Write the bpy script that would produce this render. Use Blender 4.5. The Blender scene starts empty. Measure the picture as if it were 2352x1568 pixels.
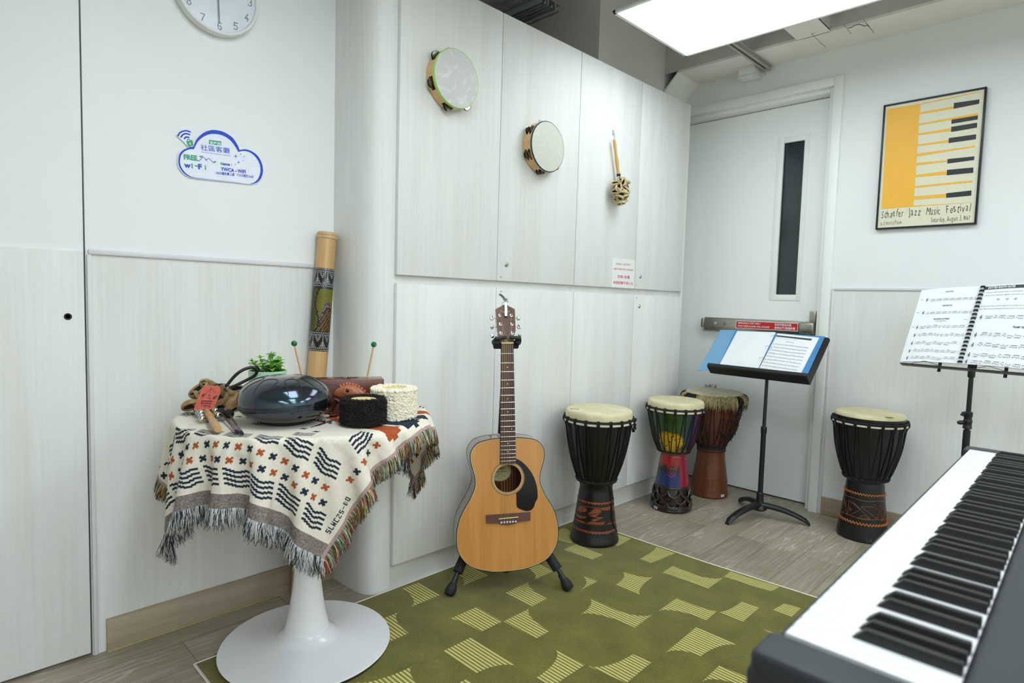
import bpy, bmesh, math, random
import numpy as np
from mathutils import Vector, Matrix, noise as mnoise
R = math.radians
rng = random.Random(7)
scene = bpy.context.scene
LINK = scene.collection.objects.link

# ------------------------------------------------------------------ camera (measured from the room's own lines)
F_PX, YAW, PITCH, ROLL, EYE = 1392.88, 0.783203, 0.0671548, -0.0282102, 1.08
def _cam_axes():
    cy, sy, cp, sp = math.cos(YAW), math.sin(YAW), math.cos(PITCH), math.sin(PITCH)
    f = Vector((cy*cp, sy*cp, -sp)); rt = Vector((sy, -cy, 0)); dn = f.cross(rt)
    cr, sr = math.cos(ROLL), math.sin(ROLL)
    return rt*cr + dn*sr, dn*cr - rt*sr, f
CX, CY, CF = _cam_axes()
EYEP = Vector((0, 0, EYE))
# survey helpers: where the line of sight to a point of the photograph meets a real plane of the room
def ray(u, v): return CX*((u-1176)/F_PX) + CY*((v-784)/F_PX) + CF
def on_z(u, v, z): d = ray(u, v); return EYEP + d*((z-EYE)/d.z)
def on_x(u, v, x): d = ray(u, v); return EYEP + d*(x/d.x)
def on_y(u, v, y): d = ray(u, v); return EYEP + d*(y/d.y)
def at_dist(u, v, h): d = ray(u, v); return EYEP + d*(h/math.hypot(d.x, d.y))
def on_plane(u, v, p, n):
    d = ray(u, v); return EYEP + d*((Vector(p)-EYEP).dot(n)/d.dot(n))

cam_d = bpy.data.cameras.new('camera'); cam = bpy.data.objects.new('camera', cam_d); LINK(cam)
cam_d.sensor_width = 36; cam_d.lens = F_PX*36/2352; cam_d.clip_start = 0.05
cam.matrix_world = Matrix.Translation(EYEP) @ Matrix((CX, -CY, -CF)).transposed().to_4x4()
cam_d.dof.use_dof = True; cam_d.dof.focus_distance = 2.2; cam_d.dof.aperture_fstop = 4.0
scene.camera = cam
scene.view_settings.view_transform = 'Standard'; scene.view_settings.look = 'None'
scene.view_settings.gamma = 1; scene.view_settings.use_curve_mapping = False

# ------------------------------------------------------------------ mesh building
I4 = Matrix.Identity(4)
def T(x, y, z): return Matrix.Translation((x, y, z))
def RX(a): return Matrix.Rotation(a, 4, 'X')
def RY(a): return Matrix.Rotation(a, 4, 'Y')
def RZ(a): return Matrix.Rotation(a, 4, 'Z')
def frame(o, x, y, z):
    m = Matrix((Vector(x), Vector(y), Vector(z))).transposed().to_4x4(); m.translation = Vector(o); return m
def z_to(p, q, roll=(0, 0, 1)):
    """matrix with +Z from p to q"""
    z = (Vector(q)-Vector(p)).normalized(); a = Vector(roll)
    if abs(z.dot(a)) > .98: a = Vector((1, 0, 0))
    x = a.cross(z).normalized(); y = z.cross(x); return frame(p, x, y, z)

class MB:
    def __init__(s): s.v = []; s.f = []; s.m = []; s.sm = []
    def add(s, vs, fs, mi=0, M=None, smooth=True):
        o = len(s.v)
        s.v.extend([tuple(M @ Vector(p)) for p in vs] if M is not None else [tuple(p) for p in vs])
        for f in fs: s.f.append(tuple(i+o for i in f)); s.m.append(mi); s.sm.append(smooth)
        return s
    def merge(s, o, M=None, mi=None):
        k = len(s.v)
        s.v.extend([tuple(M @ Vector(p)) for p in o.v] if M is not None else o.v)
        for f, m, q in zip(o.f, o.m, o.sm): s.f.append(tuple(i+k for i in f)); s.m.append(m if mi is None else mi); s.sm.append(q)
        return s
    def box(s, c, d, mi=0, M=None, bev=0, seg=2):
        bm = bmesh.new(); bmesh.ops.create_cube(bm, size=1)
        for v in bm.verts: v.co = Vector((v.co.x*d[0]+c[0], v.co.y*d[1]+c[1], v.co.z*d[2]+c[2]))
        if bev: bmesh.ops.bevel(bm, geom=bm.edges[:], offset=min(bev, min(d)*.49), segments=seg, profile=.5, affect='EDGES', clamp_overlap=True)
        return s.bm(bm, mi, M)
    def bm(s, bm, mi=0, M=None, smooth=True):
        bm.verts.ensure_lookup_table(); bm.verts.index_update()
        s.add([v.co[:] for v in bm.verts], [[v.index for v in f.verts] for f in bm.faces], mi, M, smooth); bm.free(); return s
    def lathe(s, prof, n=48, mi=0, M=None, cap=True, a0=0, a1=2*math.pi):
        """prof: [(r,z),...] bottom to top"""
        full = abs(a1-a0-2*math.pi) < 1e-6; m = n if full else n+1
        vs = [(r*math.cos(a0+(a1-a0)*j/n), r*math.sin(a0+(a1-a0)*j/n), z) for r, z in prof for j in range(m)]
        fs = []
        for i in range(len(prof)-1):
            for j in range(n):
                k = (j+1) % m
                fs.append((i*m+j, i*m+k, (i+1)*m+k, (i+1)*m+j))
        if cap and full:
            if prof[0][0] > 1e-6: fs.append(tuple(reversed(range(m))))
            if prof[-1][0] > 1e-6: fs.append(tuple((len(prof)-1)*m+j for j in range(m)))
        return s.add(vs, fs, mi, M)
    def cyl(s, p, q, r, r2=None, n=16, mi=0, bev=0):
        h = (Vector(q)-Vector(p)).length; r2 = r if r2 is None else r2
        pr = [(r, 0), (r2, h)] if not bev else [(r-bev, 0), (r-bev*.3, bev*.3), (r, bev), (r2, h-bev), (r2-bev*.3, h-bev*.3), (r2-bev, h)]
        return s.lathe(pr, n, mi, z_to(p, q))
    def tube(s, pts, r, n=8, mi=0, closed=False, cap=True):
        pts = [Vector(p) for p in pts]; N = len(pts); rs = r if isinstance(r, (list, tuple)) else [r]*N
        vs = []; up = None
        for i, p in enumerate(pts):
            a = pts[(i-1) % N] if (closed or i > 0) else p; b = pts[(i+1) % N] if (closed or i < N-1) else p
            t = (b-a)
            if t.length < 1e-9: t = Vector((0, 0, 1))
            t.normalize()
            if up is None: up = t.orthogonal().normalized()
            up = (up - t*up.dot(t))
            if up.length < 1e-6: up = t.orthogonal()
            up.normalize(); w = t.cross(up)
            for j in range(n):
                c = 2*math.pi*j/n; vs.append(p + (up*math.cos(c)+w*math.sin(c))*rs[i])
        fs = []
        for i in range(N if closed else N-1):
            k = (i+1) % N
            for j in range(n): fs.append((i*n+j, i*n+(j+1) % n, k*n+(j+1) % n, k*n+j))
        if cap and not closed: fs.append(tuple(reversed(range(n)))); fs.append(tuple((N-1)*n+j for j in range(n)))
        return s.add(vs, fs, mi)
    def ball(s, c, r, mi=0, n=16, k=10, M=None, sc=(1, 1, 1)):
        pr = [(max(1e-7, r*math.sin(math.pi*i/k)), -r*math.cos(math.pi*i/k)) for i in range(k+1)]
        m = T(*c) @ Matrix.Diagonal((*sc, 1))
        return s.lathe(pr, n, mi, (M @ m) if M is not None else m, cap=False)
    def prism(s, poly, z0, z1, mi=0, M=None, smooth=False, side=None):
        """poly in XY, extruded z0..z1"""
        n = len(poly); A = sum(poly[i][0]*poly[(i+1) % n][1]-poly[(i+1) % n][0]*poly[i][1] for i in range(n))
        if A < 0: poly = poly[::-1]
        vs = [(p[0], p[1], z0) for p in poly]+[(p[0], p[1], z1) for p in poly]
        s.add(vs, [tuple(reversed(range(n))), tuple(range(n, 2*n))], mi, M, False)
        return s.add(vs, [(i, (i+1) % n, n+(i+1) % n, n+i) for i in range(n)], mi if side is None else side, M, smooth)
    def plate(s, pts3, nrm, t, mi=0):
        """flat polygon given in 3D, thickness t along nrm"""
        nrm = Vector(nrm); pts = [Vector(p) for p in pts3]; n = len(pts)
        A = Vector((0, 0, 0))
        for i in range(n): A += pts[i].cross(pts[(i+1) % n])
        if A.dot(nrm) < 0: pts = pts[::-1]
        vs = [p for p in pts]+[p+nrm*t for p in pts]
        return s.add(vs, [tuple(reversed(range(n))), tuple(range(n, 2*n))]+[(i, (i+1) % n, n+(i+1) % n, n+i) for i in range(n)], mi, None, False)
    def loft(s, rings, mi=0, M=None, cap=True):
        n = len(rings[0]); vs = [p for r in rings for p in r]; fs = []
        for i in range(len(rings)-1):
            for j in range(n): fs.append((i*n+j, i*n+(j+1) % n, (i+1)*n+(j+1) % n, (i+1)*n+j))
        if cap: fs.append(tuple(reversed(range(n)))); fs.append(tuple((len(rings)-1)*n+j for j in range(n)))
        return s.add(vs, fs, mi, M)
    def build(s, name, mats, parent=None, ang=38, loc=None, rot=None):
        me = bpy.data.meshes.new(name); me.from_pydata([tuple(p) for p in s.v], [], s.f)
        for m in (mats if isinstance(mats, (list, tuple)) else [mats]): me.materials.append(m)
        me.polygons.foreach_set('material_index', s.m); me.polygons.foreach_set('use_smooth', s.sm)
        me.update()
        if ang: me.set_sharp_from_angle(angle=R(ang))
        o = bpy.data.objects.new(name, me); LINK(o)
        if parent is not None: o.parent = parent
        if loc is not None: o.location = loc
        if rot is not None: o.rotation_euler = rot
        return o

_txt_cache = {}
def text_mb(txt, bold=0.0):
    """the glyphs of a string as flat faces, height of capitals about 0.7, baseline at y=0"""
    k = (txt, bold)
    if k not in _txt_cache:
        cu = bpy.data.curves.new('glyphs', 'FONT'); cu.body = txt; cu.size = 1; cu.offset = bold; cu.resolution_u = 3
        o = bpy.data.objects.new('glyphs', cu); LINK(o)
        dg = bpy.context.evaluated_depsgraph_get(); me = bpy.data.meshes.new_from_object(o.evaluated_get(dg))
        _txt_cache[k] = ([v.co[:] for v in me.vertices], [tuple(p.vertices) for p in me.polygons])
        bpy.data.objects.remove(o); bpy.data.curves.remove(cu); bpy.data.meshes.remove(me)
    return _txt_cache[k]
def put_text(mb, txt, o, xd, yd, h, w=None, mi=0, bold=0.0, align='l', lift=0.0):
    """lay text at o (left end of its baseline) along xd, up yd; h = letter size; w = forced width"""
    vs, fs = text_mb(txt, bold)
    if not vs: return
    xs = [p[0] for p in vs]; x0, x1 = min(xs), max(xs)
    sx = h if w is None else w/(x1-x0)
    xd = Vector(xd).normalized(); yd = Vector(yd).normalized(); nd = xd.cross(yd)
    off = 0 if align == 'l' else (-(x1-x0)*sx/2 if align == 'c' else -(x1-x0)*sx)
    o = Vector(o)
    mb.add([o + xd*((p[0]-x0)*sx+off) + yd*(p[1]*h) + nd*lift for p in vs], fs, mi, None, False)

# ------------------------------------------------------------------ naming
def tag(o, label=None, cat=None, group=None, kind=None):
    if label: o['label'] = label
    if cat: o['category'] = cat
    if group: o['group'] = group
    if kind: o['kind'] = kind
    return o
def thing(name, label, cat, M=None, group=None):
    o = bpy.data.objects.new(name, None); LINK(o); o.empty_display_size = .05
    if M is not None: o.matrix_world = M
    return tag(o, label, cat, group)
def struct(o): o['kind'] = 'structure'; return o

# ------------------------------------------------------------------ materials
def srgb(r, g, b):
    f = lambda c: (c/255/12.92) if c/255 <= .04045 else ((c/255+.055)/1.055)**2.4
    return (f(r), f(g), f(b), 1)
def new_mat(name):
    m = bpy.data.materials.new(name); m.use_nodes = True; nt = m.node_tree
    return m, nt, nt.nodes['Principled BSDF']
def nd(nt, t, **kw):
    n = nt.nodes.new(t)
    for k, v in kw.items():
        if k in n.inputs: n.inputs[k].default_value = v
        else: setattr(n, k, v)
    return n
def coords(nt, scale=(1, 1, 1), kind='Object', rand=False):
    tc = nd(nt, 'ShaderNodeTexCoord'); mp = nd(nt, 'ShaderNodeMapping'); mp.inputs['Scale'].default_value = scale
    nt.links.new(tc.outputs[kind], mp.inputs['Vector'])
    if rand:
        oi = nd(nt, 'ShaderNodeObjectInfo'); mu = nd(nt, 'ShaderNodeVectorMath', operation='SCALE'); mu.inputs[0].default_value = (17, 23, 9)
        nt.links.new(oi.outputs['Random'], mu.inputs['Scale']); nt.links.new(mu.outputs[0], mp.inputs['Location'])
    return mp.outputs['Vector']
def ramp(nt, fac, stops):
    r = nd(nt, 'ShaderNodeValToRGB'); cr = r.color_ramp
    while len(cr.elements) < len(stops): cr.elements.new(.5)
    for e, (p, c) in zip(cr.elements, stops): e.position = p; e.color = c if len(c) == 4 else (*c, 1)
    nt.links.new(fac, r.inputs['Fac']); return r.outputs['Color']
def mat(name, col, rough=.5, metal=0, var=0.0, vs=30, bump=0, bs=200, coat=0, spec=.5, emit=None, stretch=(1, 1, 1), alpha=None, trans=0, sheen=0):
    m, nt, b = new_mat(name)
    b.inputs['Roughness'].default_value = rough; b.inputs['Metallic'].default_value = metal
    b.inputs['Specular IOR Level'].default_value = spec
    if coat: b.inputs['Coat Weight'].default_value = coat; b.inputs['Coat Roughness'].default_value = .08
    if sheen: b.inputs['Sheen Weight'].default_value = sheen
    if trans: b.inputs['Transmission Weight'].default_value = trans
    if alpha is not None: b.inputs['Alpha'].default_value = alpha
    b.inputs['Base Color'].default_value = col
    vec = coords(nt, stretch)
    nz = nd(nt, 'ShaderNodeTexNoise', Scale=vs, Detail=4.0); nt.links.new(vec, nz.inputs['Vector'])
    v = var if var else .03
    c0 = tuple(max(0, c*(1-v)) for c in col[:3]); c1 = tuple(min(1, c*(1+v)) for c in col[:3])
    nt.links.new(ramp(nt, nz.outputs['Fac'], [(.3, c0), (.7, c1)]), b.inputs['Base Color'])
    if bump:
        n2 = nd(nt, 'ShaderNodeTexNoise', Scale=bs, Detail=3.0); nt.links.new(vec, n2.inputs['Vector'])
        bp = nd(nt, 'ShaderNodeBump', Strength=bump, Distance=.002); nt.links.new(n2.outputs['Fac'], bp.inputs['Height']); nt.links.new(bp.outputs['Normal'], b.inputs['Normal'])
    if emit: b.inputs['Emission Color'].default_value = emit[0]; b.inputs['Emission Strength'].default_value = emit[1]
    return m
def mat_attr(name, rough=.6, bump=0, bs=300, coat=0, spec=.4):
    """colour carried by the thing's own mesh (woven or painted pattern)"""
    m, nt, b = new_mat(name); a = nd(nt, 'ShaderNodeVertexColor'); a.layer_name = 'pattern'
    nt.links.new(a.outputs['Color'], b.inputs['Base Color']); b.inputs['Roughness'].default_value = rough; b.inputs['Specular IOR Level'].default_value = spec
    if coat: b.inputs['Coat Weight'].default_value = coat; b.inputs['Coat Roughness'].default_value = .15
    if bump:
        n2 = nd(nt, 'ShaderNodeTexNoise', Scale=bs, Detail=2.0); nt.links.new(coords(nt), n2.inputs['Vector'])
        bp = nd(nt, 'ShaderNodeBump', Strength=bump, Distance=.002); nt.links.new(n2.outputs['Fac'], bp.inputs['Height']); nt.links.new(bp.outputs['Normal'], b.inputs['Normal'])
    return m
def paint_points(o, fn):
    me = o.data; a = me.color_attributes.new('pattern', 'FLOAT_COLOR', 'POINT')
    buf = np.empty((len(me.vertices), 4), np.float32)
    for i, v in enumerate(me.vertices): buf[i] = fn(v.co)
    a.data.foreach_set('color', buf.ravel())

def mat_grain(name, c0, c1, c2, axis='Z', rough=.45, line=1.0, sc=1.0, bump=.05, coat=0):
    """wood grain running along an axis: broad figure plus fine pores"""
    m, nt, b = new_mat(name)
    k = {'X': (.7, 9, 9), 'Y': (9, .7, 9), 'Z': (9, 9, .7)}[axis]; k2 = {'X': (3, 130, 130), 'Y': (130, 3, 130), 'Z': (130, 130, 3)}[axis]
    v1 = coords(nt, tuple(a*sc for a in k), rand=True); v2 = coords(nt, tuple(a*sc for a in k2), rand=True)
    n1 = nd(nt, 'ShaderNodeTexNoise', Scale=1.0, Detail=3.0, Distortion=.6); nt.links.new(v1, n1.inputs['Vector'])
    mu = nd(nt, 'ShaderNodeMath', operation='MULTIPLY'); mu.inputs[1].default_value = 7.0; nt.links.new(n1.outputs['Fac'], mu.inputs[0])
    sn = nd(nt, 'ShaderNodeMath', operation='SINE'); nt.links.new(mu.outputs[0], sn.inputs[0])
    mr = nd(nt, 'ShaderNodeMapRange'); mr.inputs[1].default_value = -1; nt.links.new(sn.outputs[0], mr.inputs[0])
    n2 = nd(nt, 'ShaderNodeTexNoise', Scale=1.0, Detail=2.0); nt.links.new(v2, n2.inputs['Vector'])
    mx = nd(nt, 'ShaderNodeMix', data_type='FLOAT'); mx.inputs[0].default_value = .6
    nt.links.new(mr.outputs[0], mx.inputs[2]); nt.links.new(n2.outputs['Fac'], mx.inputs[3])
    nt.links.new(ramp(nt, mx.outputs[0], [(.15, c0), (.5, c1), (.85, c2)]), b.inputs['Base Color'])
    b.inputs['Roughness'].default_value = rough
    if coat: b.inputs['Coat Weight'].default_value = coat; b.inputs['Coat Roughness'].default_value = .06
    bp = nd(nt, 'ShaderNodeBump', Strength=bump, Distance=.001); nt.links.new(n2.outputs['Fac'], bp.inputs['Height']); nt.links.new(bp.outputs['Normal'], b.inputs['Normal'])
    return m
# ================================================================== MATERIALS OF THE ROOM
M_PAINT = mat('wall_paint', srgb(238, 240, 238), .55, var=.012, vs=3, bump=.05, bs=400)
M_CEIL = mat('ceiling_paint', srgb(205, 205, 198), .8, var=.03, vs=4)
M_GREYWALL = mat('grey_plaster', srgb(234, 233, 226), .8, var=.03, vs=3)
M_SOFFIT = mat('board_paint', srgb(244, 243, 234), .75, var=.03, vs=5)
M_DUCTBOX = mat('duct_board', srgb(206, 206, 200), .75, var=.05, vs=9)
M_LAM = mat_grain('white_ash_laminate', srgb(224, 222, 213), srgb(231, 231, 226), srgb(235, 236, 233), 'Z', .55, bump=.02)
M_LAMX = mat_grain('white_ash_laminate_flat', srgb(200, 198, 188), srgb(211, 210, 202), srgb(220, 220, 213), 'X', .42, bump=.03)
M_SKIRT = mat_grain('beige_oak_skirting', srgb(158, 140, 118), srgb(175, 157, 134), srgb(184, 168, 146), 'X', .5, sc=1.6)
M_SKIRTY = mat_grain('beige_oak_skirting_side', srgb(158, 140, 118), srgb(175, 157, 134), srgb(184, 168, 146), 'Y', .5, sc=1.6)
M_TRIM = mat('pale_trim', srgb(222, 220, 222), .45, var=.01)
M_GAP = mat('dark_gap', srgb(40, 33, 32), .9)
M_CASING = mat('door_casing_paint', srgb(242, 244, 239), .4, var=.012, vs=6)
M_DOOR = mat('door_paint', srgb(246, 248, 244), .45, var=.012, vs=3)
M_STEEL = mat('brushed_steel', srgb(176, 172, 160), .34, metal=1, var=.05, vs=60, stretch=(1, .1, 6))
M_CHROME = mat('chrome', srgb(225, 225, 222), .1, metal=1)
M_NICKEL = mat('nickel', srgb(200, 196, 188), .2, metal=1)
M_BLACK = mat('black_plastic', srgb(22, 23, 24), .45, var=.1)
M_BLACKM = mat('black_painted_metal', srgb(20, 21, 23), .38, var=.1)
M_RUBBER = mat('black_rubber', srgb(24, 24, 26), .7, var=.15)
M_WHITE = mat('white_plastic', srgb(236, 237, 234), .4, var=.01)
M_PAPER = mat('paper', srgb(240, 243, 244), .7, var=.01)
M_INK = mat('black_ink', srgb(30, 30, 34), .7)
M_RED = mat('red_print', srgb(196, 30, 36), .5)
M_GREYINK = mat('grey_ink', srgb(120, 122, 128), .7)

def floor_material():
    m, nt, b = new_mat('grey_oak_planks'); L = nt.links.new
    v = coords(nt, (1, 1, 1))
    br = nd(nt, 'ShaderNodeTexBrick', offset=.37, squash=1.0)
    br.inputs['Scale'].default_value = 1; br.inputs['Brick Width'].default_value = .92; br.inputs['Row Height'].default_value = .152
    br.inputs['Mortar Size'].default_value = .0009; br.inputs['Mortar Smooth'].default_value = .1; br.inputs['Bias'].default_value = 0
    br.inputs['Color1'].default_value = (0, 0, 0, 1); br.inputs['Color2'].default_value = (1, 1, 1, 1); br.inputs['Mortar'].default_value = (.5, .5, .5, 1)
    L(v, br.inputs['Vector'])
    # each plank shifts the figure so neighbours differ
    sc = nd(nt, 'ShaderNodeVectorMath', operation='SCALE'); sc.inputs['Scale'].default_value = 7.3; L(br.outputs['Color'], sc.inputs[0])
    ad = nd(nt, 'ShaderNodeVectorMath', operation='ADD'); L(v, ad.inputs[0]); L(sc.outputs[0], ad.inputs[1])
    m1 = nd(nt, 'ShaderNodeMapping'); m1.inputs['Scale'].default_value = (.8, 9, 1); L(ad.outputs[0], m1.inputs['Vector'])
    n1 = nd(nt, 'ShaderNodeTexNoise', Scale=1.0, Detail=4.0, Distortion=.9); L(m1.outputs[0], n1.inputs['Vector'])
    mu = nd(nt, 'ShaderNodeMath', operation='MULTIPLY'); mu.inputs[1].default_value = 62; L(n1.outputs['Fac'], mu.inputs[0])
    sn = nd(nt, 'ShaderNodeMath', operation='SINE'); L(mu.outputs[0], sn.inputs[0])
    m2 = nd(nt, 'ShaderNodeMapping'); m2.inputs['Scale'].default_value = (5, 150, 1); L(ad.outputs[0], m2.inputs['Vector'])
    n2 = nd(nt, 'ShaderNodeTexNoise', Scale=1.0, Detail=3.0); L(m2.outputs[0], n2.inputs['Vector'])
    n3 = nd(nt, 'ShaderNodeTexNoise', Scale=2.2, Detail=3.0); L(ad.outputs[0], n3.inputs['Vector'])
    base = ramp(nt, n3.outputs['Fac'], [(.3, srgb(140, 129, 108)), (.7, srgb(168, 158, 137))])
    tone = nd(nt, 'ShaderNodeMix', data_type='RGBA', blend_type='MULTIPLY'); tone.inputs[0].default_value = .75
    L(base, tone.inputs[6]); L(ramp(nt, br.outputs['Color'], [(0, (.86, .85, .82)), (1, (1.0, 1.0, 1.0))]), tone.inputs[7])
    # pale cerused pores
    pk = ramp(nt, sn.outputs[0], [(.8, (0, 0, 0)), (.98, (.75, .75, .75))]); p2 = ramp(nt, n2.outputs['Fac'], [(.5, (0, 0, 0)), (.64, (.5, .5, .5))])
    gate = ramp(nt, n3.outputs['Fac'], [(.45, (0, 0, 0)), (.6, (1, 1, 1))])
    mm = nd(nt, 'ShaderNodeMath', operation='MULTIPLY'); L(pk, mm.inputs[0]); L(gate, mm.inputs[1])
    mxx = nd(nt, 'ShaderNodeMath', operation='MAXIMUM'); L(mm.outputs[0], mxx.inputs[0])
    hal = nd(nt, 'ShaderNodeMath', operation='MULTIPLY'); hal.inputs[1].default_value = .6; L(p2, hal.inputs[0]); L(hal.outputs[0], mxx.inputs[1])
    fin = nd(nt, 'ShaderNodeMix', data_type='RGBA'); L(mxx.outputs[0], fin.inputs[0]); L(tone.outputs[2], fin.inputs[6]); fin.inputs[7].default_value = srgb(198, 193, 178)
    mo = nd(nt, 'ShaderNodeMix', data_type='RGBA'); L(br.outputs['Fac'], mo.inputs[0]); L(fin.outputs[2], mo.inputs[6]); mo.inputs[7].default_value = srgb(84, 78, 66)
    L(mo.outputs[2], b.inputs['Base Color']); b.inputs['Roughness'].default_value = .42
    bp = nd(nt, 'ShaderNodeBump', Strength=.12, Distance=.001); L(n2.outputs['Fac'], bp.inputs['Height']); L(bp.outputs['Normal'], b.inputs['Normal'])
    return m

# ================================================================== ROOM SHELL
XW, YW, YD = 3.41, 2.076, 1.82          # right wall, left wall, cupboard fronts
XL, YN, ZC = -2.3, -3.2, 2.78
def simple(name, c, d, m, kind='structure', bev=0, parent=None):
    o = MB().box(c, d, bev=bev).build(name, m, parent)
    if kind and parent is None: o['kind'] = kind
    return o
def slab(name, x0, x1, y0, y1, z0, z1, m, bev=0, parent=None, kind='structure'):
    return simple(name, ((x0+x1)/2, (y0+y1)/2, (z0+z1)/2), (x1-x0, y1-y0, z1-z0), m, kind, bev, parent)
slab('floor', XL-.1, XW+.35, YN-.1, 3.1, -.1, 0, floor_material())
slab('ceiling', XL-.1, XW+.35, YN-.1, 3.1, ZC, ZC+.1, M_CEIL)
slab('wall_back', XL-.1, XL, YN-.1, 2.2, 0, ZC, M_PAINT)
slab('wall_near', XL, XW+.3, YN-.1, YN, 0, ZC, M_PAINT)
slab('wall_recess', 1.2, XW+.3, 3.0, 3.1, 0, ZC, M_GREYWALL)

# left wall: painted above the rail, ash panel below; a flush door stands at its left end
XG = .3665
w = MB()
w.box(((XG+1.2)/2, YW+.05, (1.19+ZC)/2), (1.2-XG, .1, ZC-1.19), 0)
w.box(((XG+1.2)/2, YW+.05, .595), (1.2-XG, .1, 1.19), 1)
w.box(((XL-.75)/2, YW+.05, ZC/2), (-.75-XL, .1, ZC), 0)
w.box((-.19, YW+.05, (2.5+ZC)/2), (1.12, .1, ZC-2.5), 0)
struct(w.build('wall_left', [M_PAINT, M_LAM]))
slab('trim_1', XG+.006, 1.128, YW-.008, YW+.01, 1.1775, 1.192, M_TRIM, bev=.003)
slab('trim_2', XG+.002, XG+.0135, YW-.008, YW+.01, .0, 1.1775, M_TRIM, bev=.003)
slab('baseboard_left', .4005, 1.131, YW-.013, YW+.002, .004, .0995, M_SKIRT, bev=.0035)
slab('trim_3', .4005, 1.131, YW-.014, YW, 0, .006, mat('yellowed_sealant', srgb(176, 158, 112), .5))
d = slab('door_1', -.75, XG-.004, YW+.002, YW+.045, .012, 2.5, M_PAINT)
struct(d)
slab('lower_panel', -.75, XG-.0055, YW-.006, YW+.004, .012, 1.184, M_LAM, bev=.0012, parent=d)
p = on_y(156, 727, YW-.006)
kh = MB(); kh.lathe([(.0001, .0), (.0052, .0), (.0062, .0012), (.0085, .0016), (.0095, .0008), (.0095, -.002)], 24, 0, frame(p, (1, 0, 0), (0, 0, 1), (0, -1, 0)))
kh.build('keyhole', M_BLACK, d)
slab('trim_4', XG-.004, XG+.004, YW+.03, YW+.06, 0, 2.5, M_GAP)

# right wall with the door opening
YO0, YO1, ZO = 1.10, 2.02, 2.225        # clear opening in the wall
w = MB()
w.box((XW+.05, (YN+YO0)/2, (1.186+ZC)/2), (.1, YO0-YN, ZC-1.186), 0)
w.box((XW+.05, (YN+YO0)/2, .593), (.1, YO0-YN, 1.186), 1)
w.box((XW+.05, (YO0+YO1)/2, (ZO+ZC)/2), (.1, YO1-YO0, ZC-ZO), 0)
w.box((XW+.05, (YO1+3.0)/2, ZC/2), (.1, 3.0-YO1, ZC), 0)
struct(w.build('wall_right', [M_PAINT, M_LAM]))
slab('trim_5', XW-.007, XW+.004, YN, 1.0585, 1.181, 1.1935, M_TRIM, bev=.003)
slab('trim_6', XW-.007, XW+.004, 1.047, 1.0585, .0, 1.181, M_TRIM, bev=.003)
slab('baseboard_right', XW-.012, XW+.003, YN, 1.046, .002, .0945, M_SKIRTY, bev=.003)
# casing: stepped moulding
cs = MB()
for y0, y1, x0, x1, z1 in ((1.0635, 1.108, XW-.016, XW+.03, 2.268), (1.108, 1.133, XW+.014, XW+.09, 2.2265)):
    cs.box(((x0+x1)/2, (y0+y1)/2, z1/2), (x1-x0, y1-y0, z1), 0, bev=.0025)
cs.box((XW+.007, (1.108+2.06)/2, 2.246), (.046, 2.06-1.108, .044), 0, bev=.0025)
cs.box((XW+.052, (1.133+2.02)/2, 2.2145), (.076, 2.02-1.133, .024), 0, bev=.0025)
cs.box((XW+.007, 2.037, 1.12), (.046, .045, 2.24), 0, bev=.0025)
struct(cs.build('trim_7', M_CASING))
XDF = 3.497                              # face of the leaf
d2 = thing('door_2', None, None); struct(d2)
gl = [on_x(1801, 328, XDF), on_x(1832, 678, XDF)]
gy0, gy1, gz0, gz1 = 1.268, 1.386, 1.153, 2.002
leaf = MB()
for y0, y1, z0, z1 in ((1.136, gy0, .008, 2.2), (gy1, 2.015, .008, 2.2), (gy0, gy1, .008, gz0), (gy0, gy1, gz1, 2.2)):
    leaf.box((XDF+.022, (y0+y1)/2, (z0+z1)/2), (.044, y1-y0, z1-z0))
leaf.build('leaf', M_DOOR, d2)
fr = MB()
fy0, fy1, fz0, fz1 = 1.247, 1.418, 1.124, 2.03
for y0, y1, z0, z1 in ((fy0, gy0+.004, fz0, fz1), (gy1-.004, fy1, fz0, fz1), (gy0, gy1, fz0, gz0+.004), (gy0, gy1, gz1-.004, fz1)):
    fr.box((XDF+.004, (y0+y1)/2, (z0+z1)/2), (.016, y1-y0, z1-z0), bev=.002)
fr.build('glazing_bead', M_CASING, d2)
m, nt, b = new_mat('wired_glass'); b.inputs['Roughness'].default_value = .12; b.inputs['Base Color'].default_value = srgb(38, 46, 50); b.inputs['Specular IOR Level'].default_value = .6
v = coords(nt, (1, 1, 1)); n = nd(nt, 'ShaderNodeTexNoise', Scale=25.0); nt.links.new(v, n.inputs['Vector'])
bp = nd(nt, 'ShaderNodeBump', Strength=.08, Distance=.002); nt.links.new(n.outputs['Fac'], bp.inputs['Height']); nt.links.new(bp.outputs['Normal'], b.inputs['Normal'])
gpane = slab('wired_glass_pane', XDF+.02, XDF+.026, gy0-.003, gy1+.003, gz0-.003, gz1+.003, m, parent=d2)
wr = MB(); wx = XDF+.0197
for k in range(10):
    y = gy0+.006+k*.0119; wr.box((wx, y, (gz0+gz1)/2), (.0006, .0007, gz1-gz0))
for k in range(72):
    z = gz0+.006+k*.0117; wr.box((wx, (gy0+gy1)/2, z), (.0006, gy1-gy0, .0007))
wr.build('wire_mesh', mat('glass_wire', srgb(86, 100, 100), .5), gpane)
slab('trim_8', XDF+.01, XW+.3, 1.136, 2.015, -.0, .008, M_GAP)

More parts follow.
